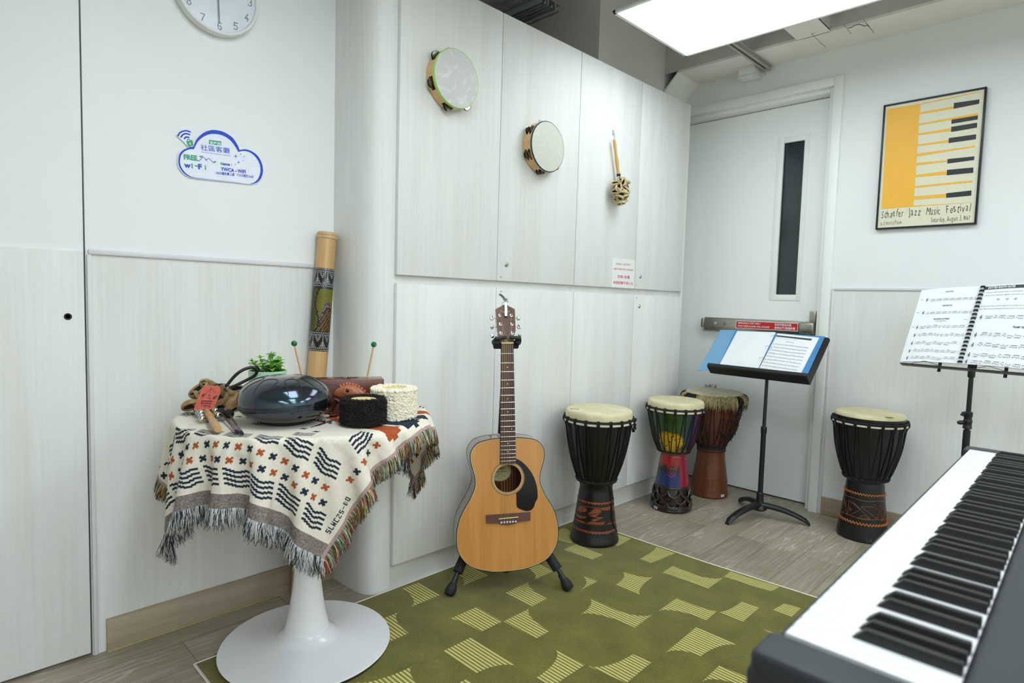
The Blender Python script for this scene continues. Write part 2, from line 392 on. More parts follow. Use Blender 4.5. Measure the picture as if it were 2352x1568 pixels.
# push bar across the door
pb = thing('panic_bar', 'steel push bar with a red emergency exit label across the white door', 'push bar')
xb0, xb1 = XDF-.058, XDF
def yz(u, v, x=XDF-.058): p = on_x(u, v, x); return p.y, p.z
yl, zl = yz(1611.5, 740); yr, zr = yz(1832, 752)
zb = (zl+zr)/2; bh = .051
body = MB(); body.box((XDF-.032, (yl+yr)/2, zb), (.05, yl-yr, bh), 0, bev=.005)
body.box((XDF-.012, (yl+1.2)/2, zb-.006), (.024, yl-1.2, bh+.028), 0, bev=.003)
body.build('housing', M_STEEL, pb)
ys0 = yz(1690, 744)[0]; ys1 = yz(1833, 752)[0]
cap = MB(); cap.box((XDF-.034, yl-.006, zb), (.056, .02, bh+.004), 0, bev=.006); cap.build('end_cap', M_STEEL, pb)
head = MB(); ya, yb_ = ys1-.002, yz(1871, 752)[0]
head.box((XDF-.036, (ya+yb_)/2, zb-.002), (.062, ya-yb_, bh+.012), 0, bev=.014, seg=4)
head.box((XDF-.03, yb_+.016, zb+.055), (.05, .034, .07), 0, bev=.006)
head.box((XDF-.03, yb_+.016, zb-.03), (.05, .034, .03), 0, bev=.006)
head.build('latch_head', M_STEEL, pb)
lab = MB(); xs = XDF-.0575
lab.box((xs, (ys0+ys1)/2, zb), (.0012, ys0-ys1, bh-.006), 0); lab.box((xs-.0004, (ys0+ys1)/2, zb), (.0012, ys0-ys1-.006, bh-.012), 1)
Ls = ys0-ys1; o0 = Vector((xs-.0014, ys0, zb)); yd = (0, -1, 0)
put_text(lab, 'EMERGENCY EXIT ONLY', o0+Vector((0, -.014, .0045)), yd, (0, 0, 1), .0135, Ls*.375, 2, .012)
put_text(lab, 'PUSH HERE-ALARM WILL SOUND', o0+Vector((0, -.014, -.0125)), yd, (0, 0, 1), .0135, Ls*.52, 2, .012)
put_text(lab, '祇用作緊急出路', o0+Vector((0, -Ls*.64, .0035)), yd, (0, 0, 1), .0148, Ls*.26, 2, .012)
put_text(lab, '推動此門-警鐘即響', o0+Vector((0, -Ls*.64, -.0145)), yd, (0, 0, 1), .0148, Ls*.32, 2, .012)
lab.build('warning_label', [M_WHITE, M_RED, M_WHITE], pb)
lk = MB(); yk, zk = yz(1643, 741)
fx = frame((xs, yk, zb+.002), (0, -1, 0), (0, 0, 1), (-1, 0, 0))
lk.lathe([(.0001, .003), (.009, .003), (.01, .002), (.0105, .0)], 24, 0, fx); lk.lathe([(.0001, .0045), (.005, .0045), (.0052, .0)], 16, 0, fx)
lk.box((0, 0, .005), (.0012, .006, .001), 1, fx)
lk.build('key_cylinder', [M_NICKEL, M_BLACK], pb)
sp = MB()
sp2 = MB()
for rr, nn in ((.003, 6), (.006, 12), (.009, 16)):
    for k in range(nn):
        a = 2*math.pi*k/nn; sp.lathe([(.0001, .0006), (.0009, .0006), (.0009, -.001)], 6, 0, frame((xs, yz(1664, 741)[0]+rr*math.cos(a), zb+rr*math.sin(a)), (0, -1, 0), (0, 0, 1), (-1, 0, 0)))
for k in range(6): sp2.lathe([(.0001, .0006), (.001, .0006), (.001, -.001)], 6, 0, frame((xs, yz(1621+k*2.6, 741)[0], zb), (0, -1, 0), (0, 0, 1), (-1, 0, 0)))
sp.build('sounder_grille', M_BLACK, pb); sp2.build('status_dots', M_BLACK, pb)

# ---------------------------------------------------------------- ceiling zone over the cupboards and the right wall
pw = MB(); pw.box(((2.535+XW)/2, 2.4, (2.235+ZC)/2), (XW-2.535, .88, ZC-2.235))
struct(pw.build('wall_pier', M_GREYWALL))
bz = 2.406; bx = 3.165
A = on_z(1825.7, 87.6, bz); B = on_z(1900, 65.9, bz)
bm_ = MB()
bm_.box(((bx+XW)/2, (YN+1.872)/2, bz+.006), (XW-bx, 1.872-YN, .012), 0)
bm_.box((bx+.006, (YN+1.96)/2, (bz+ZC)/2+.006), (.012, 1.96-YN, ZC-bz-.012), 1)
bm_.prism([(1.872, bz+.012), (1.872, bz), (1.966, 2.306), (1.966, 2.32)], XW-.0, bx-.0, 0, frame((0, 0, 0), (0, 1, 0), (0, 0, 1), (1, 0, 0)))
bm_.box(((2.72+bx)/2, (A.y+B.y)/2, bz+.005), (bx-2.72+.01, A.y-B.y, .010), 0)
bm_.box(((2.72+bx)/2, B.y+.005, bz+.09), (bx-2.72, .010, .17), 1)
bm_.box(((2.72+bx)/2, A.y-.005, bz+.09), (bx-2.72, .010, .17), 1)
struct(bm_.build('ceiling_bulkhead', [M_SOFFIT, M_DUCTBOX]))
# seams and an access patch in the soffit board
sm = MB()
for (u0, v0, u1, v1) in ((1864, 78, 1897, 109), (1864, 78, 1871, 76), (1937, 56, 1955, 77.5), (1984, 46, 2007, 75)):
    a = on_z(u0, v0, bz-.0004); c = on_z(u1, v1, bz-.0004); sm.tube([a, c], .0009, 5)
cv = [on_z(u, v, bz-.003) for u, v in ((1947, 65), (1955, 63.5), (1962, 59), (1970, 56), (1978, 57), (1985, 60), (1993, 58), (1997, 62))]
sm.tube(cv, .0016, 6)
struct(sm.build('trim_9', mat('dark_seam', srgb(96, 92, 80), .8)))

def ceiling_light(name, x0, x1, y0, y1, z, label, e=None):
    t = thing(name, label, 'ceiling light', T((x0+x1)/2, (y0+y1)/2, z)); hx, hy = (x1-x0)/2, (y1-y0)/2
    f = MB(); fw = .014
    for c, s_ in (((0, hy-fw/2, .006), (2*hx, fw, .012)), ((0, -hy+fw/2, .006), (2*hx, fw, .012)), ((hx-fw/2, 0, .006), (fw, 2*hy, .012)), ((-hx+fw/2, 0, .006), (fw, 2*hy, .012))):
        f.box(c, s_, bev=.001)
    f.box((0, 0, .0085), (2*hx-.004, 2*hy-.004, .006)); f.build('frame', M_WHITE, t)
    MB().box((0, 0, .003), (2*hx-2*fw+.002, 2*hy-2*fw+.002, .003)).build('diffuser', e or M_LED, t)
    if z < ZC-.05:
        for sx in (-1, 1):
            for sy in (-1, 1): h = MB(); h.cyl((sx*hx*.55, sy*hy*.75, .011), (sx*hx*.55, sy*hy*.75, ZC-z), .003, n=6); h.build('hanger_rod', M_STEEL, t)
    return t
M_LED = mat('led_diffuser', srgb(250, 252, 252), .5, emit=((.88, .985, 1.06, 1), 5.6))
M_LEDW = mat('led_diffuser_dimmed', srgb(250, 252, 252), .5, emit=((.88, .985, 1.06, 1), 4.0))
LZ = 2.285
la = on_z(1407, 31, LZ); lb = on_z(1576, 131, LZ)
ceiling_light('ceiling_light', la.x, lb.x, la.y-1.2, la.y, LZ, 'glowing rectangular ceiling panel hung below the bulkhead by the right wall', M_LEDW)
# ================================================================== CUPBOARDS
XE = [1.2395, 1.7285, 2.231, 2.735, 3.2215]
ZU0, ZU1, ZL0, ZL1 = 1.161, 2.228, .098, 1.1305
def rect_door(x0, x1, z0, z1, name, parent):
    g = .0016
    o = MB().box(((x0+x1)/2, YD+.009, (z0+z1)/2), (x1-x0-2*g, .018, z1-z0), bev=.0012).build(name, M_LAM, parent)
    return o
def lock(parent, u, v):
    p = on_y(u, v, YD); fx = frame(p, (1, 0, 0), (0, 0, 1), (0, -1, 0))
    k = MB(); k.lathe([(.0001, .0055), (.0045, .0055), (.0055, .0048), (.0062, .003), (.009, .0034), (.0105, .002), (.0105, -.002)], 28, 0, fx)
    k.box((0, 0, .0056), (.0014, .0055, .0006), 1, fx); k.build('lock', [M_NICKEL, M_BLACK], parent)
def sticker(parent, u, v, w, h, txt=None):
    p = on_y(u, v, YD-.0006); s_ = MB(); s_.box(tuple(p), (w, .0006, h), 0)
    if txt: put_text(s_, txt, p+Vector((-w*.42, -.0005, -h*.33)), (1, 0, 0), (0, 0, 1), h*.95, w*.84, 1, .02)
    s_.build('sticker', [M_WHITE, M_INK], parent)
def cupboard(label, i, z0, z1, low, gname='built in cupboards along the wall'):
    t = thing('cupboard', label, 'cupboard')
    x0, x1 = XE[i], XE[i+2]
    ds = [rect_door(XE[i], XE[i+1], z0, z1, 'door', t), rect_door(XE[i+1], XE[i+2], z0, z1, 'door', t)]
    c = MB()
    zc0, zc1 = (z0, ZU0-.002) if low else (z0-.0005, z1-.002)
    c.box(((x0+x1)/2, (YD+.045+YW-.004)/2, (zc0+zc1)/2), (x1-x0-.001, YW-.004-YD-.045, zc1-zc0), 0)
    if low: c.box(((x0+x1)/2, YD+.031, (z1+ZU0)/2+.003), (x1-x0-.001, .021, ZU0-z1+.046), 0)
    c.build('carcass', M_LAM, t)
    if low:
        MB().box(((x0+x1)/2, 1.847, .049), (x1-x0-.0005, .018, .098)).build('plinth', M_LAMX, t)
        MB().box(((x0+x1)/2, 1.8365, .003), (x1-x0-.0005, .004, .006)).build('sealant_bead', M_TRIM, t)
    return t, ds
_, d = cupboard('left pair of tall upper cupboard doors, two tambourines hanging on them', 0, ZU0, ZU1, False)
lock(d[1], 1163.5, 607.5); sticker(d[1], 1164.7, 595.5, .0105, .0085); sticker(d[1], 1150.5, 636, .013, .009, '82')
_, d = cupboard('right pair of tall upper cupboard doors with a danger notice and hanging pod rattle', 2, ZU0, ZU1, False)
lock(d[1], 1470.5, 635); sticker(d[1], 1471.3, 624, .0105, .0085); sticker(d[1], 1462, 655.5, .011, .008, '84')
_, d = cupboard('left pair of lower cupboard doors behind the guitar', 0, ZL0, ZL1, True)
lock(d[1], 1163, 694); sticker(d[1], 1151, 669, .011, .008, '81'); sticker(d[1], 1163.5, 682, .0105, .0085)
_, d = cupboard('right pair of lower cupboard doors behind the three drums', 2, ZL0, ZL1, True)
lock(d[1], 1468, 703.5); sticker(d[1], 1461.5, 683.5, .011, .008, '83'); sticker(d[1], 1468, 693, .0105, .0085)
# rounded end of the run, floor to top
pts = [on_z(u, v, 0) for u, v in ((767.5, 1328.6), (778, 1335.5), (790.7, 1342.9), (802, 1350), (814, 1357), (825, 1361.5), (837, 1364.6), (851, 1366.2), (866, 1364), (882, 1359))]
poly = [(1.133, YW)]+[(p.x, p.y) for p in pts if p.y < YW-.01]+[(1.2415, 1.8382), (1.2415, YW)]
e = MB(); e.prism(poly, 0, ZU1, 0, smooth=True); struct(e.build('trim_10', M_LAM, ang=50))
slab('trim_11', XE[4]+.001, XE[4]+.017, YD+.002, YW-.004, 0, ZU1+.004, M_LAM, bev=.001)
# ================================================================== OVERHEAD FITTINGS
def strut_channel():
    z = on_x(1757.7, 164.8, 3.40).z; y = on_x(1757.7, 164.8, 3.40).y
    t = thing('strut_channel', 'pair of slotted metal rails under the bulkhead above the white junction box', 'metal rail', T(0, 0, 0))
    y2 = on_x(1771, 160, 3.40).y
    for yy in (y, y2+.006):
        a = MB()
        a.box((2.85, yy, z+.011), (1.1, .003, .022), bev=.001); a.box((2.85, yy-.0045, z+.0008), (1.1, .011, .0016)); a.box((2.85, yy-.0045, z+.0215), (1.1, .011, .0016))
        a.build('rail', M_STEELP, t)
    for k in range(9): MB().box((3.37-k*.07, (y+y2)/2, z+.02), (.03, .008, .0012), 0).build('slot', M_GAP, t)
    r = MB(); r.cyl((3.372, (y+y2)/2+.002, z-.028), (3.372, (y+y2)/2+.002, bz), .0035, n=8); r.cyl((3.372, (y+y2)/2+.002, z-.004), (3.372, (y+y2)/2+.002, z+.002), .0075, n=6)
    r.build('threaded_rod', M_STEELP, t)
    MB().box((2.9, (y+y2)/2, z+.023), (1.0, .05, .002), 0).build('cover_strip', M_DUCTBOX, t)
M_STEELP = mat('galvanised_rail', srgb(196, 196, 188), .45, metal=.3, var=.04)
strut_channel()
q = on_x(1711, 190, XW); x0 = on_z(1692, 180.7, q.z).x; y0 = on_x(1749, 178, XW).y
jt = thing('junction_box', 'small white junction box under the bulkhead above the door', 'junction box', T(0, 0, 0))
MB().box(((x0+XW)/2, (q.y+y0)/2, (q.z+bz)/2+.004), (XW-x0, q.y-y0, bz-q.z-.008), bev=.002).build('body', M_WHITE, jt)
MB().box(((x0+XW)/2, (q.y+y0)/2, q.z+.002), (XW-x0+.003, q.y-y0+.003, .01), bev=.002).build('lid', M_WHITE, jt)
for sx in (x0+.01, XW-.01):
    for sy in (y0+.01, q.y-.01): sc_ = MB(); sc_.cyl((sx, sy, q.z-.0045), (sx, sy, q.z-.002), .0032, n=8); sc_.build('screw', M_STEEL, jt)
# perforated tray above the panel, seen past its edge
zt = 2.52
a = on_z(1991, 25, zt); b = on_z(2000, 26, zt)
tr = thing('cable_tray', 'perforated pale cable tray beside the bulkhead at the top of the picture', 'cable tray', T(0, 0, 0))
ty1 = on_z(1996, 26, zt).y; tx1 = on_z(1996, 26, zt).x; tw = .10
b_ = MB(); b_.box((tx1-tw/2, (ty1-1.4)/2, zt), (tw, ty1+1.4, .002)); b_.box((tx1, (ty1-1.4)/2, zt+.02), (.002, ty1+1.4, .04)); b_.box((tx1-tw, (ty1-1.4)/2, zt+.02), (.002, ty1+1.4, .04)); b_.build('trough', M_SOFFIT, tr)
h = MB()
for k in range(40):
    yy = ty1-.02-k*.034
    h.box((tx1-.012, yy, zt-.0016), (.006, .012, .001), bev=.0004); h.box((tx1-.034, yy-.01, zt-.0016), (.014, .014, .001), bev=.0004); h.box((tx1-.062, yy+.004, zt-.0016), (.014, .012, .001), bev=.0004)
h.build('slots', M_GAP, tr)
for yy in (.3, -.6):
    hg = MB(); hg.cyl((tx1-tw/2, yy, zt), (tx1-tw/2, yy, ZC), .003, n=6); hg.build('hanger_rod', M_STEEL, tr)
# bracket at the far right top
p = on_x(2326, 12, XW-.003)
bt = thing('wall_bracket', 'small metal bracket at the top right corner of the right wall', 'bracket', T(0, 0, 0))
k_ = MB(); k_.box((XW-.03, p.y, p.z+.05), (.06, .012, .1), bev=.002); k_.build('arm', M_STEELP, bt); k_ = MB(); k_.box((XW-.03, p.y-.055, p.z+.06), (.06, .012, .1), bev=.002); k_.build('arm', M_STEELP, bt)
k_ = MB(); k_.cyl((XW-.02, p.y+.0, p.z+.03), (XW-.02, p.y-.055, p.z+.03), .005, n=8); k_.build('bolt', M_STEEL, bt)

# silver hose and a slot diffuser in the recess above the cupboards
pd = on_y(1150, 6, 2.2)
du = thing('ventilation_hose', 'pale corrugated ventilation hose above the cupboards', 'ventilation hose', T(0, 0, 0))
hose = MB(); rr = .125; pts = []; rs = []
for i in range(120):
    t_ = i/119; pts.append((pd.x+.02+(t_-.4)*.05, 1.95+t_*1.03, pd.z+rr)); rs.append(rr-(.006 if i % 2 else 0))
hose.tube(pts, rs, 40); hose.build('hose', mat('pale_hose', srgb(222, 226, 232), .45, metal=.1, var=.04), du, ang=80)
for yy in (2.1, 2.75):
    st = MB(); st.box((pd.x+.02, yy, (pd.z+2*rr+ZC)/2-.02), (.03, .002, ZC-pd.z-2*rr+.04)); st.build('strap', M_STEELP, du)
p1 = on_y(1181, 33, 2.1); p2 = on_y(1262, 2, 2.9)
tk = thing('slot_diffuser', 'grey metal air slot diffuser beside the pale hose above the cupboards', 'air diffuser', T(0, 0, 0))
zt2 = p1.z; xx = p1.x
b_ = MB()
for dx, hh in ((0, .03), (.022, .012), (.044, .03), (.068, .012), (.094, .03), (.125, .008)): b_.box((xx+dx, 2.45, zt2+hh/2), (.006, 1.05, hh), bev=.001)
b_.box((xx+.06, 2.45, zt2+.032), (.14, 1.05, .004)); b_.build('blades', mat('grey_aluminium', srgb(150, 154, 160), .4, metal=.5), tk)
for yy in (2.1, 2.85): b_ = MB(); b_.cyl((xx+.06, yy, zt2+.03), (xx+.06, yy, ZC), .003, n=6); b_.build('hanger_rod', M_STEEL, tk)

# ================================================================== WALL CLOCK
cy_ = YW
tl = on_y(397, 0, cy_); bt_ = on_y(494, 84, cy_); rt_ = on_y(577.5, 0, cy_)
def circ3(a, b, c):
    ax, az, bx_, bz_, cx, cz = a.x, a.z, b.x, b.z, c.x, c.z
    d = 2*(ax*(bz_-cz)+bx_*(cz-az)+cx*(az-bz_))
    ux = ((ax*ax+az*az)*(bz_-cz)+(bx_*bx_+bz_*bz_)*(cz-az)+(cx*cx+cz*cz)*(az-bz_))/d
    uz = ((ax*ax+az*az)*(cx-bx_)+(bx_*bx_+bz_*bz_)*(ax-cx)+(cx*cx+cz*cz)*(bx_-ax))/d
    return ux, uz, math.hypot(ax-ux, az-uz)
ccx, ccz, cr_ = circ3(tl, bt_, rt_)
cr_ = min(cr_, .15)
ccx = (bt_.x); ccz = bt_.z+cr_
ck = thing('wall_clock', 'round white wall clock with dotted numerals high on the left wall', 'clock', frame((ccx, YW, ccz), (1, 0, 0), (0, 0, 1), (0, -1, 0)))
c_ = MB(); c_.lathe([(cr_-.004, 0), (cr_, .004), (cr_, .03), (cr_-.002, .033), (cr_-.006, .034), (cr_-.009, .032), (cr_-.011, .024), (.0001, .024)], 96, 0); c_.build('case', M_WHITE, ck)
dial = MB(); dial.lathe([(cr_-.0115, .0243), (.0001, .0244)], 64, 0, cap=False); dial.build('dial', mat('clock_dial', srgb(232, 236, 242), .35), ck)
DOT = {'1': [(1, 0), (1, 1), (1, 2), (1, 3), (1, 4), (1, 5), (1, 6), (.4, 5.4)],
 '2': [(0, 5), (.7, 5.9), (1.8, 6), (2.8, 5.6), (3, 4.6), (2.6, 3.7), (1.9, 2.8), (1.1, 1.9), (.4, 1), (0, 0), (1, 0), (2, 0), (3, 0)],
 '3': [(.1, 5.2), (.8, 5.9), (1.8, 6), (2.7, 5.5), (3, 4.6), (2.6, 3.6), (1.7, 3.2), (2.6, 2.7), (3, 1.7), (2.8, .7), (2, 0), (1, 0), (.1, .7)],
 '4': [(3, 2), (2, 2), (1, 2), (0, 2), (.6, 2.9), (1.1, 3.7), (1.6, 4.5), (2.1, 5.3), (2.4, 6), (2.3, 3), (2.3, 1), (2.3, 0)],
 '5': [(3, 6), (2.1, 6), (1.2, 6), (.3, 6), (.2, 5), (.1, 4), (0, 3.2), (.9, 3.6), (1.9, 3.5), (2.7, 2.9), (3, 1.9), (2.7, .8), (1.9, .1), (.9, 0), (0, .5)],
 '6': [(2.7, 5.7), (1.8, 6), (.9, 5.6), (.3, 4.7), (0, 3.7), (0, 2.6), (.1, 1.6), (.6, .6), (1.5, 0), (2.4, .4), (3, 1.3), (2.9, 2.4), (2.3, 3.2), (1.3, 3.3)],
 '7': [(0, 6), (1, 6), (2, 6), (3, 6), (2.7, 5), (2.3, 4), (1.9, 3), (1.5, 2), (1.2, 1), (.9, 0)],
 '8': [(1.5, 6), (2.5, 5.5), (2.7, 4.5), (2.1, 3.6), (.9, 3.6), (.3, 4.5), (.5, 5.5), (2.8, 2.6), (3, 1.5), (2.5, .5), (1.5, 0), (.5, .5), (0, 1.5), (.2, 2.6)],
 '9': [(.3, .3), (1.2, 0), (2.1, .4), (2.7, 1.3), (3, 2.3), (3, 3.4), (2.9, 4.4), (2.4, 5.4), (1.5, 6), (.6, 5.6), (0, 4.7), (.1, 3.6), (.7, 2.8), (1.7, 2.7)],
 '0': [(1.5, 6), (2.5, 5.5), (3, 4.2), (3, 3), (3, 1.8), (2.5, .5), (1.5, 0), (.5, .5), (0, 1.8), (0, 3), (0, 4.2), (.5, 5.5)]}
nm = MB(); u_ = cr_*.0275
for hnum in range(1, 13):
    a = R(90-30*hnum+3.2); s_ = str(hnum); wid = len(s_)*3.6-.6
    for k, ch in enumerate(s_):
        for (x, y) in DOT[ch]:
            px = cr_*.79*math.cos(a)+(x+k*3.6-wid/2)*u_; py = cr_*.79*math.sin(a)+(y-3)*u_
            nm.lathe([(.0018, .0245), (.0018, .0249), (.0001, .0249)], 8, 0, T(px, py, 0))
nm.build('numerals', mat('clock_dots', srgb(112, 104, 98), .6), ck)
hn = MB(); M_HAND = mat('clock_hand', srgb(96, 102, 116), .4, metal=.4)
hd = RZ(R(2)); hn.box((0, -cr_*.3, .0275), (.0042, cr_*.84, .001), 0, hd); hn.build('minute_hand', M_HAND, ck)
hn = MB(); hn.box((0, cr_*.2, .0262), (.006, cr_*.5, .001), 0, RZ(R(-18))); hn.lathe([(.006, .0255), (.006, .029), (.0001, .0295)], 20); hn.build('hour_hand', M_HAND, ck)
gs, nt, b = new_mat('clock_glass'); b.inputs['Roughness'].default_value = .03; b.inputs['Alpha'].default_value = .07; b.inputs['Base Color'].default_value = (.9, .95, 1, 1)
MB().lathe([(cr_-.0085, .0312), (cr_-.0085, .0322), (.0001, .0325)], 64).build('cover_glass', gs, ck)

# ================================================================== WI-FI SIGN
YS = YW-.003
def W(x, y): return on_y(360+x/3.5625, y/3.5639, YS)      # traced from a close view of the sign
def arcpts(pts, n=10):
    """smooth closed or open curve through points (Catmull-Rom)"""
    out = []; P = [Vector(p) for p in pts]
    for i in range(len(P)-1):
        p0 = P[max(0, i-1)]; p1 = P[i]; p2 = P[i+1]; p3 = P[min(len(P)-1, i+2)]
        for k in range(n):
            t = k/n; out.append(.5*((2*p1)+(p2-p0)*t+(2*p0-5*p1+4*p2-p3)*t*t+(3*p1-p0-3*p2+p3)*t*t*t))
    out.append(P[-1]); return out
ws = thing('wifi_sign', 'white cloud shaped free wi-fi sign with a blue rim on the left wall', 'sign', I4)
upper_o = arcpts([W(x, y) for x, y in ((298, 1200), (325, 1140), (380, 1088), (440, 1066), (500, 1068), (560, 1088), (620, 1130), (660, 1190), (676, 1228))])
right_o = arcpts([W(x, y) for x, y in ((676, 1228), (720, 1222), (770, 1236), (820, 1272), (855, 1330), (867, 1400), (850, 1460), (815, 1495), (770, 1506))])
left_o = arcpts([W(x, y) for x, y in ((770, 1506), (600, 1488), (330, 1460), (250, 1440), (200, 1395), (176, 1340), (180, 1275), (205, 1235), (250, 1212), (298, 1200))])
upper_i = arcpts([W(x, y) for x, y in ((302, 1222), (335, 1160), (385, 1118), (440, 1098), (500, 1100), (555, 1118), (605, 1155), (645, 1208), (664, 1244))])
right_i = arcpts([W(x, y) for x, y in ((664, 1244), (712, 1236), (760, 1248), (805, 1284), (838, 1340), (846, 1400), (828, 1460), (795, 1492), (755, 1505))])
left_i = arcpts([W(x, y) for x, y in ((755, 1505), (600, 1486), (330, 1456), (258, 1434), (212, 1390), (190, 1340), (194, 1282), (218, 1246), (260, 1224), (302, 1222))])
M_BLUE = mat('sign_blue', srgb(28, 66, 196), .5); M_GREEN = mat('sign_green', srgb(64, 164, 122), .5); M_PALE = mat('sign_white', srgb(236, 240, 250), .4)
bd = MB(); n_ = Vector((0, -1, 0)); cen = W(500, 1300)
def grow(ps, k): return [cen+(p-cen)*k for p in ps]
out_ = upper_o[:-1]+right_o[:-1]+left_o[:-1]; inn_ = upper_i[:-1]+right_i[:-1]+left_i[:-1]
bd.plate(grow(out_, 1.02), n_, .0022, 0)
bd.plate([W(x, y) for x, y in ((160, 1110), (185, 1072), (240, 1058), (290, 1075), (285, 1120), (300, 1190), (262, 1212), (222, 1165))], n_, .0022, 0)
bd.build('board', M_PALE, ws)
rm = MB(); N = len(out_)
va = [p+n_*.0027 for p in out_]+[p+n_*.0027 for p in inn_]
rm.add(va, [(i, (i+1) % N, N+(i+1) % N, N+i) for i in range(N)], 0, None, False)
rm.build('cloud_rim', M_BLUE, ws)
gp = MB()
def WP(x, y): return W(x, y)+n_*.0026
for pl, wd in ((((170, 1115), (190, 1085), (235, 1070), (276, 1082)), .0021), (((195, 1125), (212, 1102), (240, 1094), (270, 1104)), .0021), (((222, 1138), (238, 1122), (264, 1126)), .0021)):
    gp.tube(arcpts([WP(*p) for p in pl]), wd, 6, 0)
for pl in (((345, 1318), (378, 1283), (410, 1318)), ((395, 1310), (424, 1296), (462, 1332)), ((330, 1312), (345, 1318))): gp.tube([WP(*p) for p in pl], .0008, 5, 0)
for (x, y, r) in ((645, 1280, 22), (668, 1329, 16), (685, 1262, 7), (713, 1281, 7), (643, 1346, 7), (702, 1316, 5)):
    for a in (0, 90, 45, 135):
        k = r*(1 if a in (0, 90) else .5); gp.tube([WP(x-k*math.cos(R(a)), y-k*math.sin(R(a))), WP(x, y), WP(x+k*math.cos(R(a)), y+k*math.sin(R(a)))], [.0001, .0007, .0001], 4, 0)
gp.plate([WP(x, y) for x, y in ((425, 1145), (525, 1158), (524, 1192), (424, 1180))], n_, .0004, 1)
gp.plate([WP(x, y) for x, y in ((240, 1160), (288, 1146), (299, 1190), (258, 1203))], n_, .0006, 1)
gp.tube(arcpts([WP(x, y) for x, y in ((246, 1160), (250, 1142), (262, 1140), (272, 1152))]), .0012, 5, 1)
gp.plate([WP(x, y)+n_*.0008 for x, y in ((264, 1170), (272, 1168), (276, 1184), (270, 1186))], n_, .0002, 2)
for lf in (((342, 1276), (360, 1275), (372, 1290), (358, 1290)), ((488, 1320), (468, 1318), (458, 1332), (474, 1334)), ((372, 1290), (366, 1276), (373, 1270))): gp.plate([WP(*p) for p in lf], n_, .0004, 1)
def wtext(t, x, y, x2, y2, h, mi, bold=0, lift=.0005):
    a, b2 = WP(x, y), WP(x2, y2); d = (b2-a).normalized(); put_text(gp, t, a+n_*lift, d, Vector((-d.z, 0, d.x)), h, (b2-a).length, mi, bold)
wtext('荃灣西', 430, 1177, 520, 1189, .0095, 2, .02, .001)
wtext('社區客廳', 358, 1226, 597, 1254, .0195, 0, 0); wtext('Tsuen Wan West Community Living Room', 360, 1247, 600, 1278, .0042, 0, 0)
wtext('FREE', 220, 1303, 331, 1314, .0205, 1, .045); wtext('w', 222, 1368, 276, 1375, .021, 0, .045); wtext('i', 283, 1376, 294, 1377, .021, 1, .04); wtext('-', 310, 1370, 333, 1374, .022, 1, .04)
wtext('F', 338, 1383, 368, 1386, .0215, 0, .045); wtext('i', 392, 1389, 401, 1390, .021, 1, .04)
wtext('Name :', 521, 1350, 610, 1358, .0125, 0, .03); wtext('N', 521, 1350, 541, 1352, .0127, 1, .03, .0008)
wtext('YWCA - WIFI', 522, 1396, 726, 1420, .0155, 0, .03)
wtext('120分鐘免費上網', 482, 1424, 633, 1440, .0098, 0, .015); wtext('每日只限登入4次', 650, 1442, 790, 1457, .0098, 0, .015)
gp.build('print', [M_BLUE, M_GREEN, M_PALE], ws)

# ================================================================== DANGER NOTICE
t = thing('danger_notice', 'white danger electricity notice with red lettering on a cupboard door', 'sign', I4)
def D(u, v, o=0): return on_y(1120+u/5.113, 560+v/5.113, YD-.002-o)
MB().plate([D(1467, 165), D(1730, 190), D(1716, 525), D(1453, 508)], (0, -1, 0), -.0019).build('board', M_WHITE, t)
tx = MB()
def dtext(s_, x, y, x2, y2, h, bold=.01):
    a, b2 = D(x, y, .0004), D(x2, y2, .0004); d = (b2-a).normalized(); put_text(tx, s_, a, d, Vector((-d.z, 0, d.x)), h, (b2-a).length, 0, bold)
dtext('DANGER - ELECTRICITY', 1508, 244, 1687, 258, .0135, .0); dtext('UNAUTHORISED ENTRY PROHIBITED', 1478, 300, 1712, 320, .0135, .0)
dtext('危險-有電', 1524, 396, 1668, 409, .0175); dtext('未經授權不得入內', 1474, 464, 1704, 482, .0165)
tx.build('lettering', mat('notice_red', srgb(214, 60, 76), .5), t)

# ================================================================== POSTER
XP = 3.388
pc = [on_x(u, v, XP) for u, v in ((2028.5, 242.5), (2268.5, 197), (2240.6, 515), (2011.5, 526.7))]
py1 = (pc[0].y+pc[3].y)/2; py0 = (pc[1].y+pc[2].y)/2; pz1 = (pc[0].z+pc[1].z)/2; pz0 = (pc[2].z+pc[3].z)/2
po = thing('framed_poster', 'black framed poster with yellow and cream piano keys on the right wall', 'poster', I4)
fr = MB(); fw = .008
for y0, y1, z0, z1 in ((py0, py0+fw, pz0, pz1), (py1-fw, py1, pz0, pz1), (py0+fw, py1-fw, pz0, pz0+fw), (py0+fw, py1-fw, pz1-fw, pz1)):
    fr.box(((XP+XW)/2, (y0+y1)/2, (z0+z1)/2), (XW-XP, y1-y0, z1-z0), bev=.0012)
fr.build('frame', M_BLACKM, po)
XQ = XP+.006
M_CREAM = mat('poster_cream', srgb(228, 224, 196), .5, var=.015, vs=60); M_YEL = mat('poster_yellow', srgb(246, 186, 62), .5, var=.02, vs=60); M_PBLK = mat('poster_black', srgb(36, 38, 44), .5)
sh = MB(); sh.box((XQ+.003, (py0+py1)/2, (pz0+pz1)/2), (.006, py1-py0-.01, pz1-pz0-.01), 0); sh.build('print_sheet', M_CREAM, po)
def Q(x, y, o=0): return on_x(1980+x/4.125, 180+y/4.126, XQ-.0004-o)
art = MB(); nn = (-1, 0, 0)
def pp(pts, mi, o=0): art.plate([Q(x, y, o) for x, y in pts], nn, .0003, mi)
pp([(240, 290), (553, 240), (487, 1215), (184, 1238)], 0)
